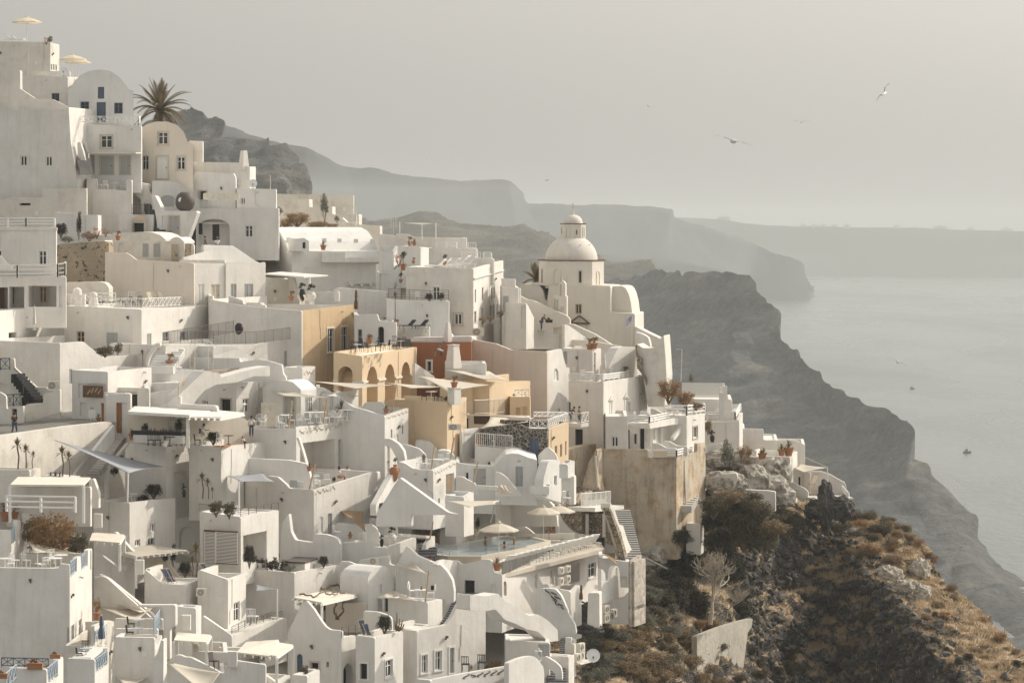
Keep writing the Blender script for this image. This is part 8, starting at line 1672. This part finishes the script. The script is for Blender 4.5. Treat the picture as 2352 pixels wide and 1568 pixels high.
boulder('rock_pinnacle','dark leaning rock pinnacle in front of the last terrace',P(530,1480,281),(.75,.8,2.1),'rock',3,.3)
boulder('boulder','dark boulder at the right foot of the rock pinnacle',P(650,1520,281),(1.2,1,1.0),'rock',5)
boulder('boulder','mottled boulder under the tip of the last terrace',P(700,1540,283),(.9,1,1.2),'rock',6)
boulder('boulder','wide dark rock below the scalloped wall',P(460,1540,282),(1.3,1,.9),'rock',8)
boulder('rubble_mound','pale rubble bank with plaster left of the right end terrace',P(40,1250,283),(1.6,1.5,2.0),'rubble_plaster',4,.25)
boulder('rubble_mound','large plastered rubble bank below the pot plants',P(20,1400,279),(2.2,1.5,1.5),'rubble_plaster',9,.25)
T(2,2)
boulder('rubble_mound','white plastered rubble mass above the dark bushes',P(2200,1290,276),(1.7,1.4,1.7),'rubble_plaster',11,.22)
boulder('rubble_mound','low plastered rock shelf with shrubs right of the retaining wall',P(1960,1300,269),(2.0,1.2,1.2),'rubble_plaster',12,.22)
boulder('rubble_mound','pale rocky bank beside the weathered steps',P(2000,1090,277),(2.6,1.4,1.0),'rubble_plaster',13,.25)
FN('L',2150,1350,272,10,'1840 1400 1900 1370 2060 1355 2351 1370 2420 1380 2420 1560 1840 1560',own=True,label='low whitewashed wall above the dense dark bushes',m='oldwhite',t=.6)
FN('L',1980,1260,268,10,'1890 1230 1960 1215 2065 1210 2075 1260 2050 1340 1960 1400 1850 1390',own=True,label='curved plaster planter wall around the bare twigs',m='oldwhite',t=1)
T(2,3)
boulder('boulder','dark rock under the thick white pier',P(655,960,232),(.7,1,1.3),'rock',15);boulder('boulder','rough rock at the foot of the thick white pier',P(720,1075,228),(1.0,.8,.45),'rock',16)
for i,(p,q,r)in enumerate(((1250,470,1.2),(1300,560,1.1),(1230,600,.9),(1390,560,.9),(1330,400,1.2))):boulder('boulder',('pale boulder left of the bare tree','pale boulder low on the bank left of the bare tree','small pale boulder by the rubble tower','pale boulder nearest the bare tree','whitewashed boulder beside the grey pipe')[i],P(p,q,262),(r,r,r*.8),'rubble_plaster',20+i,.25,3)
bm=bmesh.new();rod(bm,P(1110,365,248),P(1425,520,258),.1,8);tagit(mobj('pipe',bm,'steel'),'long grey pipe running down the bank','pipe')
def bare(loc,label,H=9,seed=1,m='dead_bark',r0=.22):
 r=thing('bare_tree',label,'tree',loc);rnd=random.Random(seed);bt=bmesh.new();bb=bmesh.new()
 def grow(bm,p,d,L,rad,dep):
  n=4
  for i in range(n):
   d2=(d+Vector((rnd.uniform(-.22,.22),rnd.uniform(-.22,.22),rnd.uniform(-.1,.2)))).normalized();q=p+d2*L/n;rod(bm,p,q,rad*(1-.1*i),6 if dep<2 else 4,rad*(1-.1*(i+1)));p,d=q,d2
   if dep>0 and dep<5 and i>0 and rnd.random()<.55:s=(d2+Vector((rnd.uniform(-1,1),rnd.uniform(-1,1),rnd.uniform(-.1,.5)))*.9).normalized();grow(bb,p,s,L*.6,rad*.5,dep+1)
  if dep<5:
   for k in range(3 if dep<2 else 2):
    s=(d+Vector((rnd.uniform(-1,1),rnd.uniform(-1,1),rnd.uniform(-.15,.45)))*(1.05 if dep else 1.0)).normalized();grow(bb,p,s,L*.76,rad*.66,dep+1)
 grow(bt,Vector((0,0,-.3)),Vector((.05,0,1)),H*.27,r0,0);lobj('trunk',bt,m,r);lobj('branches',bb,m,r);return r
bare(P(1822,1000,247),'large pale leafless tree standing on the slope',7.4,5,r0=.2)
bare(P(1975,940,250),'smaller leafless tree behind the pale one',3.8,9,r0=.08)
h,_=hit(588*2+1800/4,1176+1045/4)
for i in range(5):
 h,_=hit(1176+(1720+i*35)/4,1176+1070/4)
 if h:put('bigrust',h,'rust red dry bush behind the old block wall',i,(.8,.7,.6),'the rust red bushes behind the old block wall','bush')
T(0,0)
FV={n:[v.co for v in bpy.data.objects[n].data.vertices]for n in('far_headland','nearer_headland')}
for i,u in enumerate((1660,1672,1845,1870,1892,1917,1945,2060,2160,2230,2312)):
 Y=10080 if u>1600 else 6900;s=(22,10,12,12,11,12,14,12,30,16,26)[i];v={1560:497,1660:505,1672:506,1845:513,1870:514,1892:514,1917:515,1945:516,2060:521,2160:526,2230:529,2312:534}[u]
 a=U(u,v,Y);k=a.x/a.y
 near=[c for c in FV['far_headland' if u>1600 else 'nearer_headland']if abs(c.x/c.y-k)<.006];top=max(near,key=lambda c:(c.z-CAMZ)/c.y);a=Vector((k*top.y,top.y,top.z-3));bm=bmesh.new();box(bm,a-Vector((s/2*1.5,6,12)),a+Vector((s/2*1.5,6,9)));box(bm,a+Vector((-s*.3,-5,9)),a+Vector((s*.2,5,13)));tagit(mobj('distant_house',bm,'oldwhite'),'faint boxy house on the far ridge skyline','house','faint houses along the far ridge')
